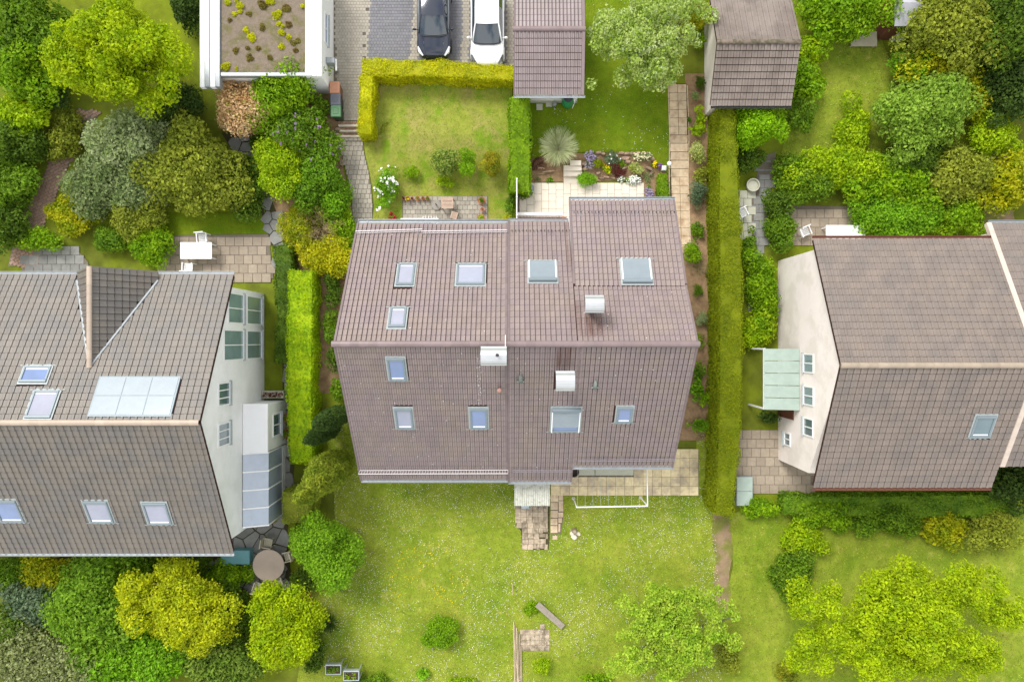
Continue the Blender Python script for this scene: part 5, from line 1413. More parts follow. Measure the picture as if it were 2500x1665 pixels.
# the big garden tree and the upper right
tree('apple_tree', 'large pale green apple tree between the garages over the lush lawn', 1578, 92, 158, 140, 4.6, APPLE, .115, k=110, clump=.135, trunk_r=.20, crown_lo=.35, base=(1560, 130), dens=.8)
bush('golden_bush', 'golden clipped bush behind the apple tree near the old garage', 1690, 22, 52, 44, 2.0, GOLDG, .08)
bush('fern_shrub', 'bright fern like shrub under the old garage gable', 1705, 95, 20, 28, .9, BRIGHT, .10)
bush('variegated_bush', 'small pale variegated bush in the soil bed by the old garage', 1696, 234, 14, 12, .6, SILV, .06)
bush('wall_shrub', 'dark green shrub at the foot of the old garage gable', 1712, 205, 16, 18, .7, DEEP, .08)
bush('hosta', 'bright yellow green hosta in front of the old garage corner', 1708, 285, 16, 22, .6, LIME, .15)
bush('hosta', 'spreading yellow green hosta below the first one', 1708, 314, 22, 20, .6, LIME, .15)
bush('cream_shrub', 'round cream variegated shrub against the long hedge', 1704, 372, 26, 28, .9, VARI, .08)
bush('olive_shrub', 'loose olive green shrub in the soil bed by the long hedge', 1708, 432, 20, 26, .7, OLIVEB, .08)
bush('blue_conifer', 'rounded blue green dwarf conifer in the soil bed', 1704, 478, 25, 36, 1.1, BLUE, .07)
bush('ground_shrub', 'dark green low shrub beside the end of the slab path', 1702, 563, 19, 30, .5, MID, .08)
bush('bed_shrub', 'bright green mound beside the right verge of the wide roof', 1690, 614, 22, 34, .8, BRIGHT, .09)
blades('dry_grass', 'dry straw coloured grass tuft in the soil bed', 1704, 655, 24, .4, 110, TWIG, .02, droop=.45)
bush('small_bed_plant', 'tiny dark green cushion on the bare soil', 1708, 712, 14, 14, .4, MID, .06)
bush('silver_bush', 'silvery grey bush in the soil bed near the ridge end', 1714, 778, 16, 20, .6, SILV, .06)
bush('bed_shrub', 'small green plant beside the right ridge end', 1710, 832, 14, 18, .5, BRIGHT, .09)
bush('bed_shrub', 'dark leafy shrub below the right ridge end', 1705, 900, 20, 30, .8, MID, .12)
bush('bed_shrub', 'pale leafy shrub between the dark shrub and the spreading one', 1700, 950, 16, 34, .7, FRESH, .14)
bush('bed_shrub', 'round fresh green shrub near the lower right verge', 1718, 972, 18, 20, .7, BRIGHT, .10)
bush('bed_shrub', 'spreading light green shrub above the sandstone patio', 1708, 1040, 36, 20, .5, FRESH, .09)
bush('upright_shrub', 'tiny leafy plant in the bare bed beside the hostas', 1683, 293, 6, 7, .3, MID, .06)

# the rockery
blades('pampas_grass', 'large tuft of silvery green ornamental grass at the lawn corner', 1362, 368, 46, 1.0, 1000, leaf('pampas', (196, 202, 158), (172, 184, 130)), .034, droop=.46, up=.45)
bush('aubretia', 'purple flowering cushion above the terrace steps', 1441, 383, 21, 17, .45, GREYG, .07, blooms=(F_LILAC, 200, .06), cat='flower')
bush('yellow_cushion', 'pale yellow green cushion between the purple cushion and the dark conifer', 1458, 400, 18, 12, .45, GOLDG, .06)
bush('dwarf_conifer', 'dark grey green dwarf conifer in the middle of the rockery', 1492, 384, 21, 17, .6, BLUE, .07, blooms=(F_WHITE, 14, .08))
bush('rock_plant', 'yellow flowering rock plant below the dark dwarf conifer', 1485, 414, 12, 11, .35, LIME, .06, blooms=(F_YEL, 40, .05))
bush('wine_shrub', 'small wine red leaved shrub among the rocks', 1512, 420, 20, 20, .45, RED, .07)
bush('moss_cushion', 'green mossy cushion above the wine red shrub', 1514, 400, 12, 12, .35, BRIGHT, .05)
bush('cream_cushion', 'round cream green cushion in the right of the rockery', 1553, 409, 18, 18, .5, VARI, .06)
bush('white_rock_flower', 'cream flowering rock plant along the upper rockery edge', 1565, 384, 24, 11, .4, GREYG, .06, blooms=(F_CREAM, 150, .06), cat='flower')
bush('candytuft', 'white flowering plant at the terrace edge', 1543, 440, 26, 11, .35, FRESH, .06, blooms=(F_WHITE, 200, .055), cat='flower')
bush('dome_box', 'low clipped green dome overhanging the cream terrace', 1434, 438, 25, 20, .7, FRESH, .055, clump=.45)
bush('lilac_cushion', 'lilac flowering cushion beside the terrace end', 1585, 473, 12, 12, .35, GREYG, .06, blooms=(F_LILAC, 150, .06), cat='flower')
bush('violet_flower', 'deep purple flowers beside the white garden light', 1608, 405, 9, 5, .35, MID, .05, blooms=(F_PURP, 80, .06), cat='flower')
bush('yellow_flower', 'yellow flowers at the rockery corner', 1597, 402, 10, 8, .35, MID, .05, blooms=(F_YEL, 50, .06), cat='flower')
bush('bed_seedling', 'small green plant in the strip beside the terrace end', 1583, 455, 6, 6, .25, FRESH, .07)
bush('bed_seedling', 'small pale green plant in the bed above the terrace', 1343, 438, 9, 6, .25, FRESH, .09)
bush('bed_seedling', 'tiny grey green plant beside the box hedge end', 1313, 436, 7, 6, .2, GREYG, .07)
bush('brush_bush', 'brown heather like low bush beside the pampas tuft', 1316, 400, 18, 20, .3, leaf('heather', (150, 112, 90), (120, 90, 70)), .06)
bush('wispy_bush', 'wispy grey green plant at the right end of the rockery', 1583, 432, 18, 18, .35, GREYG, .06, dens=90)
bush('screen_bush', 'dark green bush behind the white screen at the hedge end', 1276, 477, 14, 14, .8, MID, .08)

# right neighbour garden
bush('vivid_bush', 'vivid green rounded tree behind the old garage and long hedge', 1842, 302, 66, 62, 2.6, leaf('vivid2', (146, 204, 16), (124, 184, 12)), .10, k=48)
bush('fern_bush', 'dark fern like bush beside the long hedge', 1830, 388, 36, 40, 1.2, DEEP, .12)
gt = ('right neighbour garden planting')
for (px, py, rx, ry, h, m_, lb) in [
    (2062, 25, 110, 72, 3.2, BRIGHT, 'wide bright green tree above the neighbouring lawn'),
    (1975, 130, 42, 30, 1.6, LIME, 'yellow green rounded bush beside the old garage'),
    (1965, 205, 46, 46, 1.8, BRIGHT, 'green bush along the neighbouring lawn beside the old garage'),
    (1955, 290, 36, 40, 1.6, MID, 'mid green bush between the vivid tree and the neighbouring lawn'),
    (2330, 60, 120, 90, 4.2, OLIVEB, 'olive brown tree in the far garden corner'),
    (2450, 60, 80, 110, 4.6, DEEP, 'dark green tall tree in the far garden corner'),
    (2290, 160, 80, 50, 2.2, GOLDG, 'golden green shrub at the far edge of the neighbouring lawn'),
    (2460, 210, 60, 90, 3.0, DARK, 'very dark tree beside the brown garden track'),
    (2230, 170, 50, 50, 2.0, FRESH, 'fresh green bush at the far edge of the neighbouring lawn'),
    (2250, 275, 110, 80, 3.2, leaf('pale_sage', (150, 190, 70), (124, 168, 50)), 'wide sage green tree on the neighbouring lawn'),
    (2340, 225, 70, 50, 2.0, GOLDG, 'golden shrub behind the sage green tree'),
    (2240, 400, 80, 50, 1.8, DEEP, 'dark shrub below the sage green tree'),
    (2060, 415, 110, 50, 1.6, LIME, 'lime yellow broad shrub below the neighbouring lawn'),
    (1950, 440, 60, 50, 1.5, MID, 'mid green shrub beside the grey side path'),
    (2180, 450, 100, 60, 1.8, BRIGHT, 'bright green spreading shrub above the taupe roof'),
    (2330, 430, 80, 70, 2.2, OLIVEB, 'olive shrub right of the bright spreading one'),
    (2460, 440, 70, 60, 2.6, GOLDG, 'golden tree beside the far right wing roof'),
    (2200, 535, 120, 44, 1.7, FRESH, 'long fresh green shrub against the taupe roof eave'),
    (2345, 530, 70, 40, 1.7, BRIGHT, 'bright green shrub beside the far right wing'),
    (1905, 560, 40, 44, 1.4, MID, 'green shrub at the bend of the grey side path'),
    (1900, 500, 36, 40, 1.4, DEEP, 'dark shrub between the side path and the brown terrace'),
    (1860, 700, 40, 70, 1.3, BRIGHT, 'bright green bush row below the cream gable'),
    (1850, 800, 40, 50, 1.1, LIME, 'lime bush beside the green glazed porch'),
    (1830, 600, 22, 30, .8, MID, 'small green bush behind the white chair'),
    (1875, 1020, 26, 16, .8, DARK, 'dark bush below the green glazed porch'),
    (2480, 1170, 60, 60, 3.0, DARK, 'dark tree at the lower right corner of the taupe roof'),
    (2080, 330, 40, 60, 1.0, LIME, 'yellow green bush on the neighbouring lawn'),
    (2420, 320, 44, 70, 1.4, LIME, 'yellow green shrub beside the brown garden track')]:
    bush('garden_shrub' if h < 2.5 else 'garden_tree', lb, px, py, rx * 1.14, ry * 1.14, h, m_, .15 if h > 1.7 else .12, cat='shrub' if h < 2.5 else 'tree', group=gt)
tree('yellow_green_tree', 'huge spreading yellow green tree below the taupe roofed house', 2215, 1520, 300, 190, 6.2, leaf('maple_lime', (178, 204, 20), (150, 186, 14)), .125, k=170, clump=.125, trunk_r=.26, crown_lo=.35, base=(2150, 1480), dens=.85)
for (px, py, rx, ry, h, m_, lb) in [
    (2010, 1250, 90, 40, 1.0, BRIGHT, 'bright low shrub below the brown eave of the taupe roof'),
    (2170, 1265, 90, 40, 1.0, MID, 'mid green low shrub below the brown eave'),
    (2300, 1290, 60, 50, 1.2, GOLDG, 'golden low shrub below the brown eave'),
    (2420, 1290, 70, 55, 1.5, OLIVEB, 'olive shrub at the lower right below the brown eave'),
    (1850, 1240, 50, 30, .8, BRIGHT, 'bright shrub at the end of the long olive hedge'),
    (1960, 1310, 70, 36, .8, LIME, 'lime low shrub on the open lawn'),
    (1930, 1400, 60, 60, 1.0, MID, 'green bush at the upper left of the huge tree'),
    (1920, 1640, 26, 34, .7, BRONZE, 'brownish small bush left of the huge tree')]:
    bush('garden_shrub', lb, px, py, rx, ry, h, m_, .13, group='shrubs below the taupe house')

# left neighbour garden
tree('yellow_tree', 'big yellow green tree in the upper left garden', 300, 130, 172, 158, 6.0, BIGY, .14, k=110, clump=.18, trunk_r=.24, crown_lo=.2, dens=.95)
gl_ = 'left neighbour garden planting'
for (px, py, rx, ry, h, m_, lb) in [
    (60, 60, 110, 90, 4.0, MID, 'mid green tree in the far upper left corner'),
    (70, 160, 100, 70, 3.2, BRIGHT, 'bright green tree beside the big yellow tree'),
    (40, 275, 70, 50, 2.4, LIME, 'lime shrub beside the pinkish brick path'),
    (40, 350, 80, 50, 2.4, DEEP, 'dark shrub left of the pinkish brick path'),
    (30, 440, 60, 60, 2.0, MID, 'green shrub left of the brick path bend'),
    (25, 540, 45, 60, 1.8, DEEP, 'dark green shrub at the end of the brick path'),
    (85, 585, 60, 26, 1.0, BRIGHT, 'bright green mound between the brick path and round terrace'),
    (120, 240, 50, 30, 1.4, DARK, 'dark low bush at the top of the brick path'),
    (430, 250, 60, 46, 1.6, DARK, 'dark green bush between the yellow tree and the flat garage'),
    (315, 350, 96, 60, 2.6, SILV, 'silvery variegated shrub right of the brick path'),
    (250, 440, 80, 60, 1.8, GREYG, 'grey green shrub beside the brick path'),
    (345, 450, 70, 70, 1.8, GREYG, 'loose grey green shrub between the silvery and olive ones'),
    (475, 415, 92, 108, 3.0, OLIVEB, 'large olive brown shrub beside the flagstone path bend'),
    (600, 455, 46, 70, 1.4, DEEP, 'dark clipped shrub along the flagstone path bend'),
    (330, 530, 70, 50, 1.6, OLIVEB, 'olive mound beside the strip of vivid lawn'),
    (180, 520, 70, 36, 1.2, GOLDG, 'golden low shrub right of the brick path'),
    (370, 600, 50, 56, 1.4, BRIGHT, 'bright shrub between the round and brown terraces'),
    (270, 590, 50, 30, 1.0, MID, 'mid green shrub above the round terrace'),
    (460, 25, 40, 46, 2.0, DARK, 'dark bluish shrub beside the flat garage parapet'),
    (160, 340, 40, 50, 1.2, OLIVEB, 'brownish shrub across the brick path')]:
    bush('garden_shrub' if h < 2.5 else 'garden_tree', lb, px, py, rx * 1.14, ry * 1.14, h, m_, .15 if h > 1.7 else .12, cat='shrub' if h < 2.5 else 'tree', group=gl_)
tree('golden_tree', 'golden yellow tree below the grey brown roof', 430, 1480, 140, 120, 4.2, HONEY, .12, k=80, clump=.2, trunk_r=.16, crown_lo=.25)
for (px, py, rx, ry, h, m_, lb) in [
    (235, 1480, 120, 100, 3.0, leaf('pale_fresh', (130, 178, 44), (104, 156, 34)), 'pale fresh green tree left of the golden tree'),
    (110, 1400, 80, 40, 1.4, GOLDG, 'golden low shrub below the grey brown eave'),
    (90, 1480, 80, 60, 1.8, BLUE, 'blue grey shrub in the lower left garden'),
    (50, 1540, 70, 60, 2.0, DEEP, 'dark shrub at the lower left edge'),
    (110, 1610, 150, 80, 2.0, leaf('whitish', (176, 182, 130), (116, 140, 60), n2=5), 'wide whitish flowering thicket in the lower left corner'),
    (320, 1615, 130, 60, 2.4, FRESH, 'fresh green tree at the bottom below the golden tree'),
    (540, 1610, 110, 70, 2.4, leaf('sage_b', (130, 160, 60), (100, 140, 40)), 'sage green shrub between golden and yellow green trees'),
    (560, 1490, 60, 60, 2.0, DEEP, 'dark shrub between the golden and yellow green trees'),
    (300, 1395, 90, 40, 1.4, MID, 'green shrub below the middle of the grey brown eave'),
    (450, 1385, 80, 30, 1.2, DEEP, 'dark shrub below the right end of the grey brown eave'),
    (30, 1400, 50, 40, 1.4, MID, 'green shrub at the far left below the eave'),
    (560, 1405, 60, 30, 1.0, BRIGHT, 'bright shrub beside the flagstone terrace')]:
    bush('garden_shrub' if h < 2.5 else 'garden_tree', lb, px, py, rx * 1.14, ry * 1.14, h, m_, .15 if h > 1.7 else .12, cat='shrub' if h < 2.5 else 'tree', group='shrubs below the grey brown house')

# sedum cushions on the flat roof
RZ = fz - .12
SED = leaf('sedum', (206, 206, 14), (186, 190, 12), rnd=.2); SED2 = leaf('sedum_dry', (140, 132, 56), (120, 100, 50))
def cushion(px, py, r_px, h, m_, lb, grp):
    x, y, _ = P(px, py, RZ + h * .5); r_ = r_px * (H - RZ) / F
    t = thing('sedum_cushion', lb, 'plant', (x, y, RZ), grp); rng = np.random.default_rng(int(px * 3 + py))
    n = max(5, int(r_px * .9)); C = dome_clumps((x, y, RZ + .02), r_ * .75, r_ * .75, h * .7, n, rng, zlow=0)
    pp, nn = clump_points(C, [r_ * .5] * n, 500, rng=rng); pp = pp[pp[:, 2] > RZ]; nn = nn[:len(pp)]
    V_, Fs = join([leaf_quads(pp, nn, .075, rng=rng, spread=.4, upbias=.8)]); fol('foliage', V_, Fs, m_, t)
for (px, py, r_) in [(556, 6, 9), (577, 0, 8), (585, 13, 11), (573, 34, 7), (586, 29, 7), (657, 2, 12), (674, 38, 12), (681, 58, 8), (690, 64, 6), (601, 74, 9), (613, 91, 12), (687, 82, 10), (706, 91, 8), (685, 113, 9), (737, 16, 7), (746, 10, 4), (551, 162, 13), (577, 167, 6)]:
    cushion(px, py, r_, .16, SED, 'bright yellow sedum cushion on the planted garage roof', 'yellow sedum cushions on the flat roof')
for (px, py, r_) in [(630, 120, 8), (607, 34, 8), (640, 68, 9), (700, 20, 12), (640, 12, 13), (728, 100, 8), (610, 142, 10), (715, 105, 8), (575, 124, 9), (704, 60, 9), (660, 140, 8), (604, 118, 7), (722, 124, 7), (560, 50, 7)]:
    cushion(px, py, r_, .10, SED2, 'dull brownish sedum patch on the planted garage roof', 'dry sedum patches on the flat roof')
print('leaves', LEAFCOUNT[0])
# ================================================================ things
M_rubber = mat('tyre_rubber', (.02, .02, .02), rough=.85, var=.1); M_rim = mat('alloy_rim', (.45, .45, .46), rough=.35, metallic=.8, var=.05)
M_carglass = mat('car_glass', (.02, .035, .05), rough=.03, spec=.7, ior=1.6, coat=.8, var=0)
M_lamp = mat('headlamp_clear', (.72, .75, .78), rough=.12, spec=.7, coat=1, var=.1, nscale=20); M_lampd = mat('headlamp_dark', (.06, .065, .07), rough=.1, spec=.7, coat=1, var=0)
M_black = mat('black_plastic', (.025, .025, .028), rough=.5, var=.1)
def car(label, px, front_py, paint, lamp, cabin_back=0.0, tail=2.1):
    """front towards -Y; px is the middle of the bonnet"""
    z0 = TOP + .03; x, yf, _ = P(px, front_py, z0 + .65)
    yc = yf + 2.13
    t = thing('parked_car', label, 'car', (x, yc, z0), 'cars parked on the driveway')
    def B(m, name, mm, par=t, smooth=True):
        o = link(name, m.mesh(name, mm, (0, 0, 0), smooth), par); return o
    ST = [(-2.13, .52, .60), (-2.10, .64, .66), (-2.02, .74, .715), (-1.88, .82, .765), (-1.6, .865, .82), (-1.25, .885, .885), (-.95, .89, .95), (-.5, .89, .965), (.2, .89, .975), (.9, .89, .975), (1.5, .88, .97), (1.85, .84, .95), (2.0, .77, .86), (2.09, .66, .72)]
    m = MB(); vs, fs = [], []
    sec = [(.88, .2, 0), (.985, .36, 0), (1.0, .58, 0), (.985, None, -.10), (.95, None, -.03), (.80, None, .004), (.42, None, .028), (0, None, .038)]
    full = [(s, z, d) for s, z, d in sec] + [(-s, z, d) for s, z, d in sec[-2::-1]]
    for (yy, w, zd) in ST:
        for (s, z, d) in full:
            zz = (min(z, zd - .12) if z is not None else zd + d)
            vs.append((w * s, yy, zz))
    n = len(full)
    for i in range(len(ST) - 1):
        for k in range(n - 1): fs.append((i * n + k, (i + 1) * n + k, (i + 1) * n + k + 1, i * n + k + 1))
    fs.append(tuple(range(n))); fs.append(tuple(range((len(ST) - 1) * n, len(ST) * n))[::-1])
    m.add(vs, fs); B(m, 'body', paint)
    # glasshouse
    def strip(rows, name, mm):
        q = MB(); c = len(rows[0]); q.add([p for r in rows for p in r], [(i * c + k, i * c + k + 1, (i + 1) * c + k + 1, (i + 1) * c + k) for i in range(len(rows) - 1) for k in range(c - 1)])
        return B(q, name, mm)
    N = 9; U = [-1 + 2 * k / (N - 1) for k in range(N)]
    ws = []
    for r in range(5):
        f = r / 4; ws.append([(u * (.74 - .15 * f), -1.02 - .10 * (1 - u * u) * (1 - f * .6) + .80 * f, .985 + .46 * f - .05 * f * f + .035 * (1 - u * u)) for u in U])
    strip(ws, 'windscreen', M_carglass)
    rf = []
    for r in range(7):
        f = r / 6; yy = -.235 + 1.62 * f; rf.append([(u * (.60 - .02 * f), yy - .045 * (1 - u * u) * (1 - f), 1.405 + .06 * math.sin(math.pi * min(1, .22 + f * .75)) + .035 * (1 - u * u)) for u in U])
    strip(rf, 'roof_panel', paint)
    rw = []
    for r in range(4):
        f = r / 3; rw.append([(u * (.58 + .14 * f), 1.385 + .50 * f, 1.45 - .46 * f + .03 * (1 - u * u)) for u in U])
    strip(rw, 'rear_window', M_carglass)
    for s in (-1, 1):
        lo = [(s * .80, -.93 + 2.6 * k / 8, .985) for k in range(9)]; hi = [(s * .61, -.20 + 1.55 * k / 8, 1.43) for k in range(9)]
        rows = [lo, [(a[0] * .55 + b[0] * .45 + s * .02, a[1] * .55 + b[1] * .45, a[2] * .55 + b[2] * .45) for a, b in zip(lo, hi)], hi]
        strip(rows if s > 0 else rows[::-1], 'side_window', M_carglass)
        q = MB(); q.tube([(s * .76, -1.0, .985), (s * .685, -.62, 1.21), (s * .605, -.22, 1.425), (s * .60, .5, 1.475), (s * .59, 1.35, 1.455), (s * .70, 1.85, 1.0)], [.045, .04, .035, .035, .035, .05], 6); B(q, 'roof_rail', paint)
        q = MB(); q.tube([(s * .80, -.95, .985), (s * .80, 1.7, .985)], .02, 6); B(q, 'window_trim', M_zinc)
        q = MB(); q.tube([(s * .80, -.80, .98), (s * .90, -.80, 1.0)], .03, 6)
        q.lathe([(.001, -.09), (.05, -.075), (.085, 0), (.05, .075), (.001, .09)], 0, 0, 10)
        b0 = len(q.v) - 50
        q.v = q.v[:b0] + [(s * .99 + a * 1.35, -.80 + b * .75, 1.02 + c) for a, b, c in q.v[b0:]]
        B(q, 'mirror', paint)
        q = MB(); q.add([(s * .60, -2.065, .70), (s * .80, -1.86, .765), (s * .84, -1.60, .815), (s * .79, -1.60, .838), (s * .66, -1.84, .795), (s * .54, -2.03, .722),
                         (s * .60, -2.07, .60), (s * .82, -1.88, .66), (s * .865, -1.62, .74)], [(0, 1, 4, 5), (1, 2, 3, 4), (6, 7, 1, 0), (7, 8, 2, 1)] if s > 0 else [(5, 4, 1, 0), (4, 3, 2, 1), (0, 1, 7, 6), (1, 2, 8, 7)])
        q.v = [(a[0] * 1.012, a[1] - .012, a[2] + .012) for a in q.v]
        B(q, 'headlight', lamp, smooth=False)
        for yy in (-1.38, 1.30):
            q = MB(); q.lathe([(.22, -.11), (.30, -.11), (.325, -.07), (.325, .07), (.30, .11), (.22, .11), (.21, .09)], 0, 0, 24)
            q.v = [(s * .80 + c * 1.0, yy + a, .325 + b) for a, b, c in q.v]; w = B(q, 'wheel', M_rubber)
            q = MB()
            q.lathe([(.215, .085), (.19, .07), (.19, .05), (.04, .06), (.001, .07)], 0, 0, 16)
            q.v = [(s * (.80 + c), yy + a, .325 + b) for a, b, c in q.v]; B(q, 'rim', M_rim, w)
            q = MB(); q.lathe([(.345, -.02), (.375, .06), (.355, .10), (.34, .105)], 0, 0, 26); q.v = [(s * (.80 + c), yy + a, .325 + b) for a, b, c in q.v]; B(q, 'wheel_arch', M_black if paint is not PAINT_W else PAINT_W)
    q = MB(); q.tube([(-.55, -1.085, .975), (.05, -1.13, .99)], .012, 5); q.tube([(.05, -1.075, .99), (.62, -1.03, .985)], .012, 5); B(q, 'wiper', M_black)
    q = MB(); q.add([(-.70, -1.10, .972), (-.35, -1.17, .988), (.35, -1.17, .988), (.70, -1.10, .972), (.72, -1.0, .98), (.36, -1.09, 1.0), (-.36, -1.09, 1.0), (-.72, -1.0, .98)], [(0, 1, 6, 7), (1, 2, 5, 6), (2, 3, 4, 5)]); B(q, 'cowl', M_black)
    q = MB(); q.box(-.45, .45, -2.16, -2.10, .38, .55, .02); B(q, 'grille', M_black, smooth=False)
    for s in (-1, 1):
        q = MB(); q.tube([(s * .42, -2.0, .752), (s * .50, -1.6, .851), (s * .57, -1.15, .922)], .008, 4); B(q, 'bonnet_crease', paint)
    return t
PAINT_B = mat('car_paint_midnight', (.010, .016, .034), rough=.12, spec=.5, ior=1.5, coat=.7, var=0)
PAINT_W = mat('car_paint_white', (.82, .82, .83), rough=.25, spec=.5, coat=.8, var=0)
car('midnight blue hatchback parked nose to the golden hedge', 1059.5, 141, PAINT_B, M_lamp)
car('white car parked beside the tiled garage', 1190, 161, PAINT_W, M_lampd)

# wheelie bins
def bin_(px, py, colr, lidc, label):
    x, y, z0 = G(px, py); z0 += .03 if y > 12 else 0
    t = thing('wheelie_bin', label, 'bin', (x, y, z0), 'wheelie bins beside the driveway')
    bm = mat('bin_' + label.split()[0], lin(*colr, .8), rough=.5, spec=.4, var=.06); lm_ = mat('bin_lid_' + label.split()[0], lin(*lidc, .8), rough=.5, spec=.4, var=.06)
    a, b = .24, .28
    vs = [(x - a * .78, y - b * .78, z0 + .06), (x + a * .78, y - b * .78, z0 + .06), (x + a * .78, y + b * .78, z0 + .06), (x - a * .78, y + b * .78, z0 + .06),
          (x - a, y - b, z0 + .95), (x + a, y - b, z0 + .95), (x + a, y + b, z0 + .95), (x - a, y + b, z0 + .95)]
    MB().add(vs, [(3, 2, 1, 0), (4, 5, 6, 7), (0, 1, 5, 4), (1, 2, 6, 5), (2, 3, 7, 6), (3, 0, 4, 7)]).build('bin_body', bm, t)
    l = MB().box(x - a - .03, x + a + .03, y - b - .03, y + b + .03, z0 + .952, z0 + 1.03, .03)
    o = l.build('lid', lm_, t)
    MB().box(x - a * .55, x + a * .55, y - b * .55, y + b * .55, z0 + 1.03, z0 + 1.05, .015).build('lid_panel', lm_, o)
    MB().tube([(x - a - .06, y - .2, z0 + .98), (x - a - .06, y + .2, z0 + .98)], .018, 6).build('grip', bm, t)
    for sy in (-1, 1):
        MB().tube([(x - a * .7, y + sy * .2 - .025, z0 + .09), (x - a * .7, y + sy * .2 + .025, z0 + .09)], .09, 12).build('wheel', M_rubber, t)
bin_(829, 231, (150, 96, 74), (196, 140, 108), 'brown wheelie bin at the white garage corner')
bin_(831, 259, (62, 62, 66), (104, 106, 114), 'dark grey wheelie bin between the brown and green ones')
bin_(832, 287, (40, 70, 46), (82, 126, 84), 'green wheelie bin closest to the steps')

# letter box on a post
x, y, z0 = G(826, 178)
lb = thing('letter_box', 'silver letter box on a post beside the flat roofed garage', 'letter box', (x, y, z0))
MB().box(x - .04, x + .04, y - .04, y + .04, z0, z0 + 1.5).build('post', M_zinc, lb)
MB().box(x - .24, x + .2, y - .12, y + .18, z0 + 1.1, z0 + 1.62, .03).build('box', M_zinc, lb)
MB().tube([(x + .22, y + .16, z0 + 1.4), (x + .22, y - .4, z0 + 1.3)], .05, 8).build('newspaper_tube', M_bright, lb)

# slatted garden furniture on the patio
M_wood = mat('weathered_teak', lin(206, 178, 158, .75), var=.16, nscale=12, rnd=.12, rough=.85, spec=.15); M_wood2 = mat('weathered_teak_dark', lin(160, 130, 112, .7), var=.16, nscale=12, rough=.85)
def slat_table(name, label, cat, px, py, w, d, h, n, rz, mm=M_wood, group=None):
    x, y, z0 = G(px, py, .045); x, y, _ = P(px, py, z0 + h)
    t = thing(name, label, cat, (x, y, z0), group, rz=rz if rz else 1e-6)
    for i in range(n):
        yy = -d / 2 + d * (i + .5) / n
        link('slat', MB().box(-w / 2 + .03, w / 2 - .03, yy - d / n * .40, yy + d / n * .40, h - .02, h, .004).mesh('slat', mm), t)
    for sx in (-1, 1): link('rail', MB().box(sx * (w / 2 - .03) - .028, sx * (w / 2 - .03) + .028, -d / 2, d / 2, h - .05, h + .004, .004).mesh('rail', mm), t)
    for sx in (-1, 1):
        for sy in (-1, 1): link('leg', MB().box(sx * (w / 2 - .035) - .025, sx * (w / 2 - .035) + .025, sy * (d / 2 - .04) - .025, sy * (d / 2 - .04) + .025, 0, h - .051).mesh('leg', M_wood2), t)
    return t
slat_table('slatted_table', 'square slatted wooden table beside the parasol base', 'table', 1092, 495, .64, .62, .55, 9, 0)
slat_table('slatted_stool', 'small slatted wooden stool standing askew on the grey patio', 'stool', 1108.5, 526, .36, .38, .40, 6, -.28)
x, y, z0 = G(1066, 502, .045)
pb_ = thing('parasol_base', 'octagonal grey concrete parasol base beside the slatted table', 'parasol base', (x, y, z0))
MB().prism([(x + .29 * math.cos(math.pi / 8 + k * math.pi / 4), y + .29 * math.sin(math.pi / 8 + k * math.pi / 4)) for k in range(8)], z0, z0 + .08, .05).build('slab', mat('base_concrete', lin(168, 162, 152, .75), rough=.9, var=.06), pb_)
MB().tube([(x, y, z0 + .08), (x, y, z0 + .42)], .03, 10).build('socket', M_dark, pb_)

def pot(px, py, r_, h, mm, label, leafm=None, bl=None, group=None, plant_h=.22, z=.045, soil=True, pr=1.0):
    x, y, z0 = G(px, py, z)
    t = thing('flower_pot', label, 'flower pot', (x, y, z0), group)
    m = MB(); m.smooth = True
    m.lathe([(r_ * .68, z0), (r_ * .93, z0 + h * .82), (r_ * 1.06, z0 + h * .84), (r_ * 1.06, z0 + h), (r_ * .88, z0 + h), (r_ * .86, z0 + h * .86)], x, y, 18)
    m.build('pot', mm, t)
    MB().lathe([(r_ * .87, z0 + h * .88), (.001, z0 + h * .9)], x, y, 16).build('soil', M_soil, t)
    if leafm:
        rng = np.random.default_rng(int(px)); C = dome_clumps((x, y, z0 + h + plant_h * .3), r_ * .5 * pr, r_ * .5 * pr, plant_h * .5, 7, rng)
        pp, nn = clump_points(C, [r_ * .42 * pr] * 7, 260, rng=rng); v_, f_ = leaf_quads(pp, nn, .075, rng=rng); fol('plant', v_, [f_], leafm, t)
        if bl:
            sel = rng.choice(len(pp), min(len(pp), 16), replace=False); v_, f_ = leaf_quads(pp[sel] + nn[sel] * .05, nn[sel], .08, aspect=.9, rng=rng); fol('blossom', v_, [f_], bl, t)
    return t
for px, r_, lm_, b_, lbl in ((986, .10, RED, None, 'small terracotta pot with dark red leaves at the end of the pot row'), (997, .12, MID, F_YEL, 'terracotta pot with yellow flowering plant in the pot row'), (1008, .09, RED, None, 'tiny terracotta pot with wine leaves in the pot row'), (1021, .13, OLIVEB, None, 'widest terracotta pot in the pot row'), (1034, .10, COPPER, None, 'terracotta pot with copper leaves in the pot row'), (1045, .11, MID, None, 'terracotta pot with green plant closest to the parasol base')):
    pot(px, 487, r_, .20, M_terra, lbl, lm_, b_, 'terracotta pots in a row')
pot(1176, 493, .19, .28, M_terra, 'orange terracotta bowl with green plant at the patio edge beside the pink pot', MID, pr=1.2)
pot(1175, 535, .19, .28, M_terra, 'orange rimmed pot with yellow green plant close to the roof gutter', LIME, pr=1.2)
pot(1178, 514, .13, .26, mat('pink_glaze', lin(224, 160, 150, .8), rough=.5, var=.05), 'pink glazed pot between the two orange pots', COPPER, pr=.6)

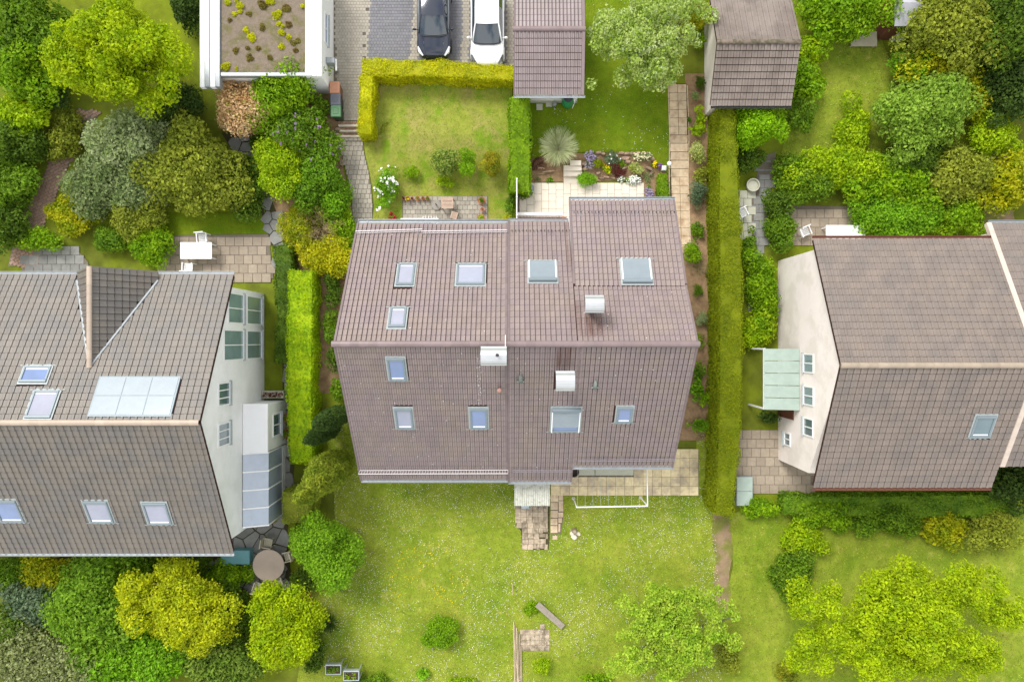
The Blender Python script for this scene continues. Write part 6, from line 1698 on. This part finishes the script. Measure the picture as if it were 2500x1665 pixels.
# drying rack and towel on the balcony
x, y, _ = P(1050, 538, 3.1)
dr = thing('drying_rack', 'folding drying rack hung with dark cloths on the balcony', 'drying rack', (x, y - .1, 2.4))
for k in range(6): MB().tube([(x - .35 + k * .14, y - .45, 3.2), (x - .35 + k * .14, y + .2, 3.2)], .012, 5).build('bar', M_bright, dr)
for sx in (-1, 1): MB().tube([(x + sx * .36, y - .4, 2.4), (x + sx * .3, y + .15, 3.2)], .014, 5).build('leg', M_bright, dr)
MB().box(x - .3, x + .1, y - .3, y + .12, 3.0, 3.19, .02).build('cloth', mat('dark_cloth', lin(74, 80, 92), rough=.9), dr)
x, y, _ = P(1002, 539, 3.0)
solo('towel', MB().box(x - .2, x + .2, y - .4, y + .12, 2.4, 3.05, .04), mat('mint_cloth', lin(190, 220, 208, .85), rough=.9, var=.06), 'pale mint towel over a chair on the balcony', 'towel', (x, y - .1, 2.4))

# rain barrel and fittings at the garage
x, y, z0 = G(1384, 256)
rb = thing('rain_barrel', 'green bellied rain barrel with dark lid against the tiled garage', 'barrel', (x, y, z0))
mb = MB(); mb.smooth = True
mb.lathe([(.20, z0), (.27, z0 + .15), (.31, z0 + .45), (.29, z0 + .75), (.22, z0 + .98), (.22, z0 + 1.02)], x, y, 22); mb.build('barrel', mat('barrel_green', lin(52, 150, 92, .8), rough=.4, spec=.4, var=.06), rb)
mb = MB(); mb.lathe([(.24, z0 + 1.02), (.24, z0 + 1.06), (.10, z0 + 1.10), (.06, z0 + 1.12), (.001, z0 + 1.12)], x, y, 20); mb.build('lid', mat('barrel_lid', (.04, .045, .05), rough=.5), rb)
MB().tube([(x, y - .29, z0 + .25), (x, y - .37, z0 + .25)], .02, 6).build('tap', M_dark, rb)
MB().tube([(x + .3, y + .1, z0 + .9), (x + .36, y - .1, z0 + .7), (x + .28, y - .26, z0 + .2)], .022, 6).build('hose', M_bright, rb)
x, y, z0 = G(1353, 258)
wc = thing('watering_can', 'grey watering can standing on slabs beside the rain barrel', 'watering can', (x, y, z0))
mb = MB(); mb.lathe([(.10, z0 + .03), (.12, z0 + .3), (.09, z0 + .33), (.085, z0 + .30)], x, y, 14); mb.build('body', M_zinc, wc)
MB().tube([(x, y - .1, z0 + .1), (x + .02, y - .32, z0 + .34)], [.02, .035], 7).build('spout', M_zinc, wc); MB().tube([(x, y + .1, z0 + .28), (x, y + .16, z0 + .4), (x, y, z0 + .42)], .012, 6).build('handle', M_zinc, wc)
for px, py, lbl in ((1340, 254, 'grey concrete slab leaning flat below the garage plinth'), (1317, 262, 'small pale concrete slab in the grass beside the box hedge')):
    x, y, z0 = G(px, py); solo('loose_slab', MB().box(x - .17, x + .17, y - .17, y + .17, z0, z0 + .05, .01), M_conc, lbl, 'slab', (x, y, z0))

# garden light and box at the rockery corner
x, y, z0 = G(1628, 407)
gl2 = thing('garden_light', 'white globe garden light beside the slab path', 'lamp', (x, y, z0))
MB().tube([(x, y, z0), (x, y, z0 + .5)], .02, 8).build('post', M_zinc, gl2)
mb = MB(); mb.smooth = True; mb.lathe([(.001, z0 + .48), (.10, z0 + .52), (.13, z0 + .62), (.10, z0 + .72), (.001, z0 + .76)], x, y, 16); mb.build('globe', M_bright, gl2)
x, y, z0 = G(1619, 413)
fb = thing('square_planter', 'small white square planter beside the globe light', 'planter', (x, y, z0))
MB().box(x - .12, x + .12, y - .12, y + .12, z0, z0 + .28, .01).build('box', M_white, fb)
rng = np.random.default_rng(4); pp, nn = clump_points(np.array([[x, y, z0 + .3]]), [.09], 300, rng=rng); v_, f_ = leaf_quads(pp, nn, .06, rng=rng); fol('blossom', v_, [f_], F_WHITE, fb)
x, y, z0 = G(1294, 461)
solo('water_bowl', MB().lathe([(.20, z0 + .03), (.24, z0 + .08), (.2, z0 + .08), (.19, z0 + .06)], x, y, 18), M_zinc, 'shallow grey bowl on the cream terrace at the hedge end', 'bowl', (x, y, z0))

# rockery stones
M_rock = mat('rockery_stone', lin(186, 160, 134, .75), col2=lin(150, 126, 112, .75), n2=3, var=.2, nscale=9, rnd=.15, rough=.95, spec=.1, bump=.6, bscale=30)
def rock(px, py, a, b, h, rz, label, group, mm=None, name='rockery_stone'):
    x, y, z0 = G(px, py); rr_ = random.Random(int(px * 9 + py)); n = 8; v = []
    for k, (s, zz) in enumerate(((1.0, -.05), (1.02, .45), (.72, .9))):
        for i in range(n):
            t = 6.283 * i / n; r_ = s * rr_.uniform(.78, 1.08); v.append((x + math.cos(t) * a * r_ * math.cos(rz) - math.sin(t) * b * r_ * math.sin(rz), y + math.cos(t) * a * r_ * math.sin(rz) + math.sin(t) * b * r_ * math.cos(rz), z0 + h * zz * rr_.uniform(.85, 1.1)))
    f = [(k * n + i, k * n + (i + 1) % n, (k + 1) * n + (i + 1) % n, (k + 1) * n + i) for k in range(2) for i in range(n)] + [tuple(range(2 * n, 3 * n))]
    solo(name, MB().add(v, f), mm or M_rock, label, 'stone', (x, y, z0), group)
for (px, py, a, b, rz) in [(1425, 401, .2, .12, .3), (1432, 412, .22, .12, .5), (1420, 415, .16, .1, .4), (1441, 412, .2, .1, -.2), (1461, 374, .22, .1, .1), (1472, 377, .18, .1, -.1), (1517, 375, .2, .1, 0), (1530, 376, .22, .1, .1), (1543, 376, .2, .11, 0), (1557, 375, .2, .1, -.1), (1580, 378, .2, .12, -.4), (1591, 388, .26, .12, -.8), (1527, 388, .26, .14, .2), (1532, 396, .2, .12, -.1), (1523, 412, .24, .08, .5), (1468, 436, .2, .06, -.1), (1480, 434, .26, .06, -.1), (1496, 436, .22, .06, -.15), (1460, 424, .16, .1, .3), (1586, 414, .3, .1, -.5), (1590, 424, .2, .1, .8), (1560, 428, .3, .06, -.5), (1340, 420, .4, .05, .1), (1320, 412, .3, .06, -.1), (1382, 391, .3, .14, .2)]:
    rock(px, py, a, b, .18, rz, 'tan stone set among the cushions of the rockery', 'stones of the rockery')
solo('fallen_branch', MB().tube([G(1302, 428, .05), G(1325, 425, .08), G(1346, 423, .05)], [.02, .028, .015], 6), TWIG, 'pale bare stick lying above the terrace', 'branch', G(1325, 425))
rock(1397, 1301, .16, .12, .12, .3, 'pale flat stone left of the dark stone figure', 'pale stones on the lower lawn', M_cream, 'lawn_stone'); rock(1411, 1302, .18, .12, .12, -.5, 'pale flat stone right of the dark stone figure', 'pale stones on the lower lawn', M_cream, 'lawn_stone'); rock(1402, 1310, .18, .16, .14, 0, 'round pale stone in front of the dark stone figure', 'pale stones on the lower lawn', M_cream, 'lawn_stone')
x, y, z0 = G(1402, 1294)
fgz = MB(); fgz.smooth = True; fgz.lathe([(.14, z0), (.16, z0 + .12), (.10, z0 + .26), (.12, z0 + .34), (.07, z0 + .44), (.001, z0 + .46)], x, y, 12)
solo('stone_figure', fgz, M_old, 'small dark stone figure among pale stones on the lower lawn', 'ornament', (x, y, z0))

# clothes line
zc = 2.1
cl = thing('clothes_line', 'white metal clothes line frame reaching over the grass from the patio', 'clothes line', G(1480, 1215))
pa, pb2 = G(1400, 1216), G(1564, 1214)
ta, tb, tcn = P(1408, 1238, zc), P(1581, 1235, zc), P(1580, 1146, zc)
for q, tt in ((pa, ta), (pb2, tb)):
    MB().tube([(q[0], q[1], 0), (tt[0], tt[1], zc)], .035, 8).build('post', M_bright, cl)
    MB().lathe([(.10, 0), (.10, .06), (.06, .08), (.001, .08)], q[0], q[1], 12).build('post_foot', M_conc, cl)
MB().tube([ta, tb], .034, 8).build('top_bar', M_bright, cl); MB().tube([tb, tcn], .03, 8).build('side_rail', M_bright, cl)
for k in range(10):
    u = k / 9.0; xx = ta[0] + (tb[0] - ta[0]) * (u * .98 + .01); MB().tube([(xx, ta[1], zc + .03), (xx, -5.65, zc + .02)], .006, 4).build('wire', mat('line_wire', lin(190, 200, 196, .8), rough=.5, var=0), cl)
# old folding chair under the canopy
x, y, z0 = G(1282, 1238)
fc = thing('folding_chair', 'light blue folding chair tucked under the corrugated canopy', 'chair', (x, y, z0)); M_lb = mat('pale_blue_metal', lin(176, 196, 206, .8), rough=.5, var=.05)
MB().box(x - .2, x + .2, y + .05, y + .42, z0 + .43, z0 + .46).build('seat', M_lb, fc)
for sx in (-1, 1):
    MB().tube([(x + sx * .21, y - .12, z0), (x + sx * .2, y + .4, z0 + .46), (x + sx * .2, y + .5, z0 + .9)], .014, 6).build('leg', M_lb, fc); MB().tube([(x + sx * .19, y + .45, z0), (x + sx * .19, y + .05, z0 + .45)], .014, 6).build('leg', M_lb, fc)
MB().box(x - .2, x + .2, y + .46, y + .49, z0 + .62, z0 + .9).build('backrest', M_lb, fc)
x, y, z0 = G(1399, 1148)
solo('wicker_basket', MB().lathe([(.20, z0), (.27, z0 + .3), (.29, z0 + .52), (.25, z0 + .52), (.22, z0 + .3), (.001, z0 + .28)], x, y, 14), mat('wicker_dark', lin(92, 80, 76, .7), rough=.9, var=.3, nscale=30), 'dark wicker basket in the corner beside the lower eave', 'basket', (x, y, z0))

# old plank, stake and canes
a = G(1311, 1470); b = G(1374, 1526)
d = Vector((b[0] - a[0], b[1] - a[1], 0)); L_ = d.length; an = math.atan2(d.y, d.x)
pk = thing('plank_bench', 'weathered grey plank bench lying across the lower lawn', 'bench', ((a[0] + b[0]) / 2, (a[1] + b[1]) / 2, 0), rz=an)
link('plank', MB().box(-L_ / 2, L_ / 2, -.17, .17, .22, .28, .012).mesh('plank', mat('plank_grey', lin(166, 156, 142, .7), var=.22, nscale=7, rough=.95, bump=.5, bscale=30)), pk)
for sx in (-1, 1): link('support', MB().box(sx * L_ * .36 - .09, sx * L_ * .36 + .09, -.13, .13, 0, .219).mesh('support', M_old), pk)
M_cane = mat('bamboo_cane', lin(206, 186, 158, .75), var=.18, nscale=5, rnd=.25, rough=.8)
for k, (x0, x1, y0, y1) in enumerate([(1254, 1257, 1516, 1700), (1257, 1261, 1524, 1705), (1261, 1265, 1530, 1700), (1264, 1269, 1538, 1702), (1268, 1273, 1546, 1700), (1272, 1275, 1575, 1700), (1255, 1270, 1560, 1705)]):
    pa = G(x0, y0, .05 + .03 * (k % 3)); pb_2 = G(x1, y1, .05 + .03 * ((k + 1) % 3))
    solo('bamboo_cane', MB().tube([pa, pb_2], .026, 7), M_cane, 'long pale cane lying in the pile on the lower lawn', 'cane', (pa[0], pa[1], 0), 'pile of canes')
solo('garden_stake', MB().tube([G(1252, 1424, 0), P(1251, 1450, 1.0)], .022, 6), M_cane, 'single leaning garden stake above the pile of canes', 'stake', G(1252, 1424))

# planter tables
for (px, py, lb_, lf) in ((813, 1634, 'grey raised planter table with dark soil and lettuce', MID), (857, 1649, 'grey raised planter table full of bright salad', LIME)):
    zt = .85; x, y, _ = P(px, py, zt); t = thing('planter_table', lb_, 'planter', (x, y, 0), 'planter tables at the lawn edge'); w, d = .42, .27
    Mg = mat('planter_grey', lin(188, 198, 204, .8), rough=.5, var=.06)
    for (n_, x0, x1, y0, y1) in (('side_panel', -w, w, -d, -d + .035), ('side_panel', -w, w, d - .07, d), ('side_panel', -w, -w + .035, -d + .036, d - .071), ('side_panel', w - .035, w, -d + .036, d - .071)):
        MB().box(x + x0, x + x1, y + y0, y + y1, zt - .24, zt, .004).build(n_, Mg, t)
    MB().box(x - w + .036, x + w - .036, y - d + .036, y + d - .071, zt - .24, zt - .05).build('soil', mat('dark_soil', lin(90, 72, 60, .6), var=.2, nscale=20, rough=.95), t)
    for sx in (-1, 1):
        for sy in (-1, 1): MB().box(x + sx * (w - .03) - .025, x + sx * (w - .03) + .025, y + sy * (d - .03) - .025, y + sy * (d - .03) + .025, 0, zt - .241).build('leg', Mg, t)
    rng = np.random.default_rng(int(px)); C = np.column_stack([x + rng.uniform(-w * .75, w * .75, 9), y + rng.uniform(-d * .6, d * .4, 9), np.full(9, zt - .02)]); pp, nn = clump_points(C, [.09] * 9, 260, rng=rng)
    v_, f_ = leaf_quads(pp, nn, .08, rng=rng); fol('salad', v_, [f_], lf, t)

# seats of the neighbours
def chair(label, px, py, rz, mm, group, slat=5):
    x, y, z0 = G(px, py, .04); t = thing('garden_chair', label, 'chair', (x, y, z0), group, rz=rz if rz else 1e-6)
    for i in range(slat): link('seat_slat', MB().box(-.23, .23, -.22 + i * .09, -.145 + i * .09, .42, .445).mesh('slat', mm), t)
    for i in range(4): link('back_slat', MB().box(-.22 + i * .115, -.13 + i * .115, .24, .27, .5, .92).mesh('slat', mm), t)
    link('back_rail', MB().box(-.24, .24, .235, .275, .921, .98).mesh('rail', mm), t)
    for sx in (-1, 1):
        link('armrest', MB().box(sx * .25 - .025, sx * .25 + .025, -.24, .24, .63, .66).mesh('arm', mm), t)
        for yy in (-.21, .22): link('leg', MB().box(sx * .25 - .02, sx * .25 + .02, yy - .02, yy + .02, 0, .629).mesh('leg', mm), t)
M_plastic = mat('white_plastic', (.8, .8, .8), rough=.45, var=.03); M_beige = mat('beige_wood', lin(200, 192, 168, .8), rough=.8, var=.1)
chair('white plastic chair standing behind the long olive hedge', 1803, 526, .5, M_plastic, None)
for (px, py, rz, lb_) in ((662, 1318, 1.4, 'beige garden chair beside the conservatory wall'), (711, 1350, -1.3, 'beige garden chair half under the globe tree'), (686, 1412, 3.4, 'beige garden chair below the round table'), (640, 1425, 2.8, 'beige garden chair near the bright shrub on the flagstone terrace')):
    chair(lb_, px, py, rz, M_beige, 'chairs on the flagstone terrace')
def round_table(label, px, py, r_, mm):
    z0 = .045; x, y, _ = P(px, py, .75); t = thing('round_table', label, 'table', (x, y, z0))
    MB().lathe([(r_ * .97, .71), (r_, .72), (r_, .74), (r_ * .97, .75), (.001, .752)], x, y, 30).build('tabletop', mm, t); MB().tube([(x, y, .1), (x, y, .71)], .05, 8).build('leg', M_zinc, t)
    MB().lathe([(.28, .045), (.26, .1), (.06, .12)], x, y, 16).build('foot', M_zinc, t)
round_table('large round beige table on the flagstone terrace', 655, 1380, .85, mat('table_beige', lin(206, 186, 170, .8), rough=.6, var=.06))
def rect_table(label, px, py, w, d, mm):
    x, y, _ = P(px, py, .75); t = thing('garden_table', label, 'table', (x, y, .04)); MB().box(x - w / 2, x + w / 2, y - d / 2, y + d / 2, .70, .75, .01).build('tabletop', mm, t)
    for sx in (-1, 1):
        for sy in (-1, 1): MB().box(x + sx * (w / 2 - .08) - .03, x + sx * (w / 2 - .08) + .03, y + sy * (d / 2 - .08) - .03, y + sy * (d / 2 - .08) + .03, .04, .699).build('leg', mm, t)
rect_table('white garden table on the brown terrace of the left house', 478, 612, 1.7, .9, M_plastic)
chair('white chair beside the white table on the brown terrace', 470, 655, 3.1, M_plastic, None); chair('white chair above the white table on the brown terrace', 505, 585, .1, M_plastic, None)
rect_table('long white garden table against the taupe roof eave', 2065, 568, 2.1, .8, M_bright)
chair('white chair left of the long white garden table', 1955, 570, .4, M_plastic, None)
x, y, z0 = G(1834, 455)
ring = MB(); ring.lathe([(.30, z0), (.33, z0 + .3), (.36, z0 + .34), (.31, z0 + .34), (.29, z0 + .2), (.001, z0 + .2)], x, y, 22)
solo('ring_planter', ring, M_conc, 'round pale concrete planter beside the grey side path', 'planter', (x, y, z0))
pot(702, 1020, .22, .26, M_terra, 'terracotta bowl with olive plant beside the white gable', OLIVEB, pr=1.1, group=None); pot(706, 1046, .13, .2, M_terra, 'small terracotta pot between two bowls beside the white gable', None); pot(696, 1058, .24, .3, M_terra, 'terracotta pot with large green plant beside the white bay', MID, pr=1.7); pot(668, 1262, .26, .3, M_terra, 'large pot with bushy plant beside the conservatory', MID, pr=1.6)
x, y, z0 = G(672, 962)
pl2 = thing('wall_planter', 'pale grey long planter with reddish flowers beside the white gable', 'planter', (x, y, z0)); MB().box(x - .6, x + .6, y - .2, y + .2, z0, z0 + .45, .02).build('trough', M_conc, pl2)
rng = np.random.default_rng(8); pp, nn = clump_points(np.column_stack([x + np.linspace(-.45, .45, 7), np.full(7, y), np.full(7, z0 + .48)]), [.13] * 7, 240, rng=rng); v_, f_ = leaf_quads(pp, nn, .08, rng=rng); fol('plant', v_, [f_], RED, pl2)
x, y, z0 = G(585, 1352)
sb = thing('storage_box', 'teal garden storage box at the corner of the grey brown eave', 'box', (x, y, z0)); Mt = mat('teal_plastic', lin(120, 176, 184, .75), rough=.5, var=.05)
MB().box(x - .75, x + .75, y - .35, y + .35, z0, z0 + .55, .01).build('box', Mt, sb); MB().box(x - .78, x + .78, y - .38, y + .38, z0 + .551, z0 + .62, .03).build('lid', Mt, sb)
x, y, z0 = G(1812, 1195)
cf = thing('cold_frame', 'pale green glazed cold frame at the end of the long hedge', 'cold frame', (x, y, z0)); MB().box(x - .45, x + .45, y - .8, y + .8, z0, z0 + .4, .02).build('frame', M_zinc, cf)
for k in range(2): MB().box(x - .42, x + .42, y - .77 + k * .79, y - .02 + k * .79, z0 + .401, z0 + .43).build('pane', MATS['green_glass'], cf)
x, y, z0 = G(2190, 62)
sh = thing('garden_shed', 'pale grey garden shed roof in the far right garden', 'shed', (x, y, z0)); MB().box(x - 1.1, x + 1.1, y - .8, y + .8, z0 - .2, z0 + 2.0).build('wall', M_brownwood, sh); MB().add([(x - 1.3, y - 1, z0 + 2.05), (x + 1.3, y - 1, z0 + 2.05), (x + 1.3, y, z0 + 2.5), (x - 1.3, y, z0 + 2.5), (x - 1.3, y + 1, z0 + 2.05), (x + 1.3, y + 1, z0 + 2.05)], [(0, 1, 2, 3), (3, 2, 5, 4), (0, 3, 4), (1, 5, 2)]).build('roof', mat('shed_felt', lin(190, 190, 198, .75), rough=.8, var=.08), sh)
wall_door(sh, (x, y - .8, z0), .8, 1.8, 'y-', M_white)
rect_table('pale wooden table beside the grey garden shed', 2110, 95, 1.4, .8, M_beige)
# ================================================================ grass and small flowers
def scatter(poly, n, rng):
    x0, x1 = min(p[0] for p in poly), max(p[0] for p in poly); y0, y1 = min(p[1] for p in poly), max(p[1] for p in poly)
    q = rng.random((int(n * (x1 - x0) * (y1 - y0)), 2)) * [x1 - x0, y1 - y0] + [x0, y0]
    return q[inside_np(q[:, 0], q[:, 1], poly)]
NOPATHS = [[G(*p)[:2] for p in pl] for pl in ([(1344, 1090), (1706, 1090), (1706, 1209), (1376, 1209), (1376, 1262), (1369, 1304), (1344, 1304)], [(1256, 1170), (1342, 1170), (1340, 1342), (1276, 1342), (1272, 1296), (1259, 1282)], [(982, 479), (1192, 479), (1192, 600), (982, 600)])]
def vnoise(q, f, seed):
    """smooth value noise for drifts of flowers"""
    r = np.random.default_rng(seed); T = r.random((64, 64)); p = q * f + 100; i = np.floor(p).astype(int); u = p - i; u = u * u * (3 - 2 * u)
    g = lambda a, b: T[(i[:, 0] + a) % 64, (i[:, 1] + b) % 64]
    return (g(0, 0) * (1 - u[:, 0]) + g(1, 0) * u[:, 0]) * (1 - u[:, 1]) + (g(0, 1) * (1 - u[:, 0]) + g(1, 1) * u[:, 0]) * u[:, 1]
def grass(label, poly, dens, material, size, seed):
    rng = np.random.default_rng(seed); q = scatter(poly, dens, rng)
    for np_ in NOPATHS: q = q[~inside_np(q[:, 0], q[:, 1], np_)]
    n = len(q); z = hgv(q[:, 0], q[:, 1]); a = rng.uniform(0, 6.283, n); s = size * rng.uniform(.6, 1.3, n); lean = rng.uniform(.6, 1.5, n)
    o = np.column_stack([q, z]); sd_ = np.column_stack([-np.sin(a), np.cos(a), np.zeros(n)]); ot = np.column_stack([np.cos(a), np.sin(a), np.zeros(n)])
    tip = o + ot * (s * lean)[:, None]; tip[:, 2] += s * .5
    w = (s * .22)[:, None]
    V_ = np.stack([o - sd_ * w, o + sd_ * w, tip], 1).reshape(-1, 3)
    setp(link('grass', np_mesh('grass', V_, np.arange(n * 3).reshape(n, 3), material)), label, 'grass', kind='stuff')
G_S = leaf('grass_s', (168, 178, 62), (136, 162, 42), rnd=.42, k=.9, trans=.35, n2=.5, c3=(184, 176, 92)); G_D = leaf('grass_dry', (170, 176, 74), (138, 162, 46), rnd=.42, k=.86, trans=.35, n2=.6, c3=(190, 172, 108)); G_L = leaf('grass_lush', (118, 146, 22), (134, 156, 32), rnd=.25, k=.95, trans=.35, n2=.7)
grass('short bright grass of the daisy lawn', LW_S, 260, G_S, .075, 1); grass('short dry grass inside the golden hedge', LW_NW, 300, G_D, .06, 2); grass('short lush grass beside the slab path', LW_NE, 300, G_L, .06, 3)
grass('grass of the lawn under the huge tree', LW_SE, 120, G_S, .09, 4); grass('grass of the neighbouring lawn', LW_E, 120, G_S, .09, 5); grass('grass of the vivid strip above the brown terrace', LW_W, 200, G_L, .07, 6)

def flowers(label, poly, n, material, thr, f, seed, rmin, rmax, mask=None):
    rng = np.random.default_rng(seed); q = scatter(poly, n, rng)
    for np_ in NOPATHS: q = q[~inside_np(q[:, 0], q[:, 1], np_)]
    v = vnoise(q, f, seed) * .65 + vnoise(q, f * 3.1, seed + 1) * .35
    q = q[v + rng.normal(0, .10, len(q)) > thr]
    if mask is not None: q = q[mask(q)]
    n = len(q); c = np.column_stack([q, hgv(q[:, 0], q[:, 1]) + .06 + .02 * rng.random(n)]); r_ = rng.uniform(rmin, rmax, n); K = 6
    V_ = np.stack([c + np.column_stack([np.cos(k * 6.283 / K) * r_, np.sin(k * 6.283 / K) * r_, rng.normal(0, .006, n)]) for k in range(K)], 1).reshape(-1, 3)
    setp(link('flower', np_mesh('flower', V_, np.arange(n * K).reshape(n, K), material)), label, 'flowers', kind='stuff')
flowers('white daisies sprinkled over the lower lawn', LW_S, 60, F_WHITE, .53, .55, 21, .008, .017, lambda q: q[:, 0] > -10.4)
flowers('yellow buttercups in a drift on the lower lawn', LW_S, 26, F_YEL, .52, .8, 33, .014, .028, lambda q: (np.hypot(q[:, 0] + 4.6, q[:, 1] + 13.2) < 2.2) | (np.hypot(q[:, 0] - 7.6, q[:, 1] + 8.9) < .9))
flowers('few white daisies in the lush lawn', LW_NE, 16, F_WHITE, .58, 1.0, 44, .010, .02)
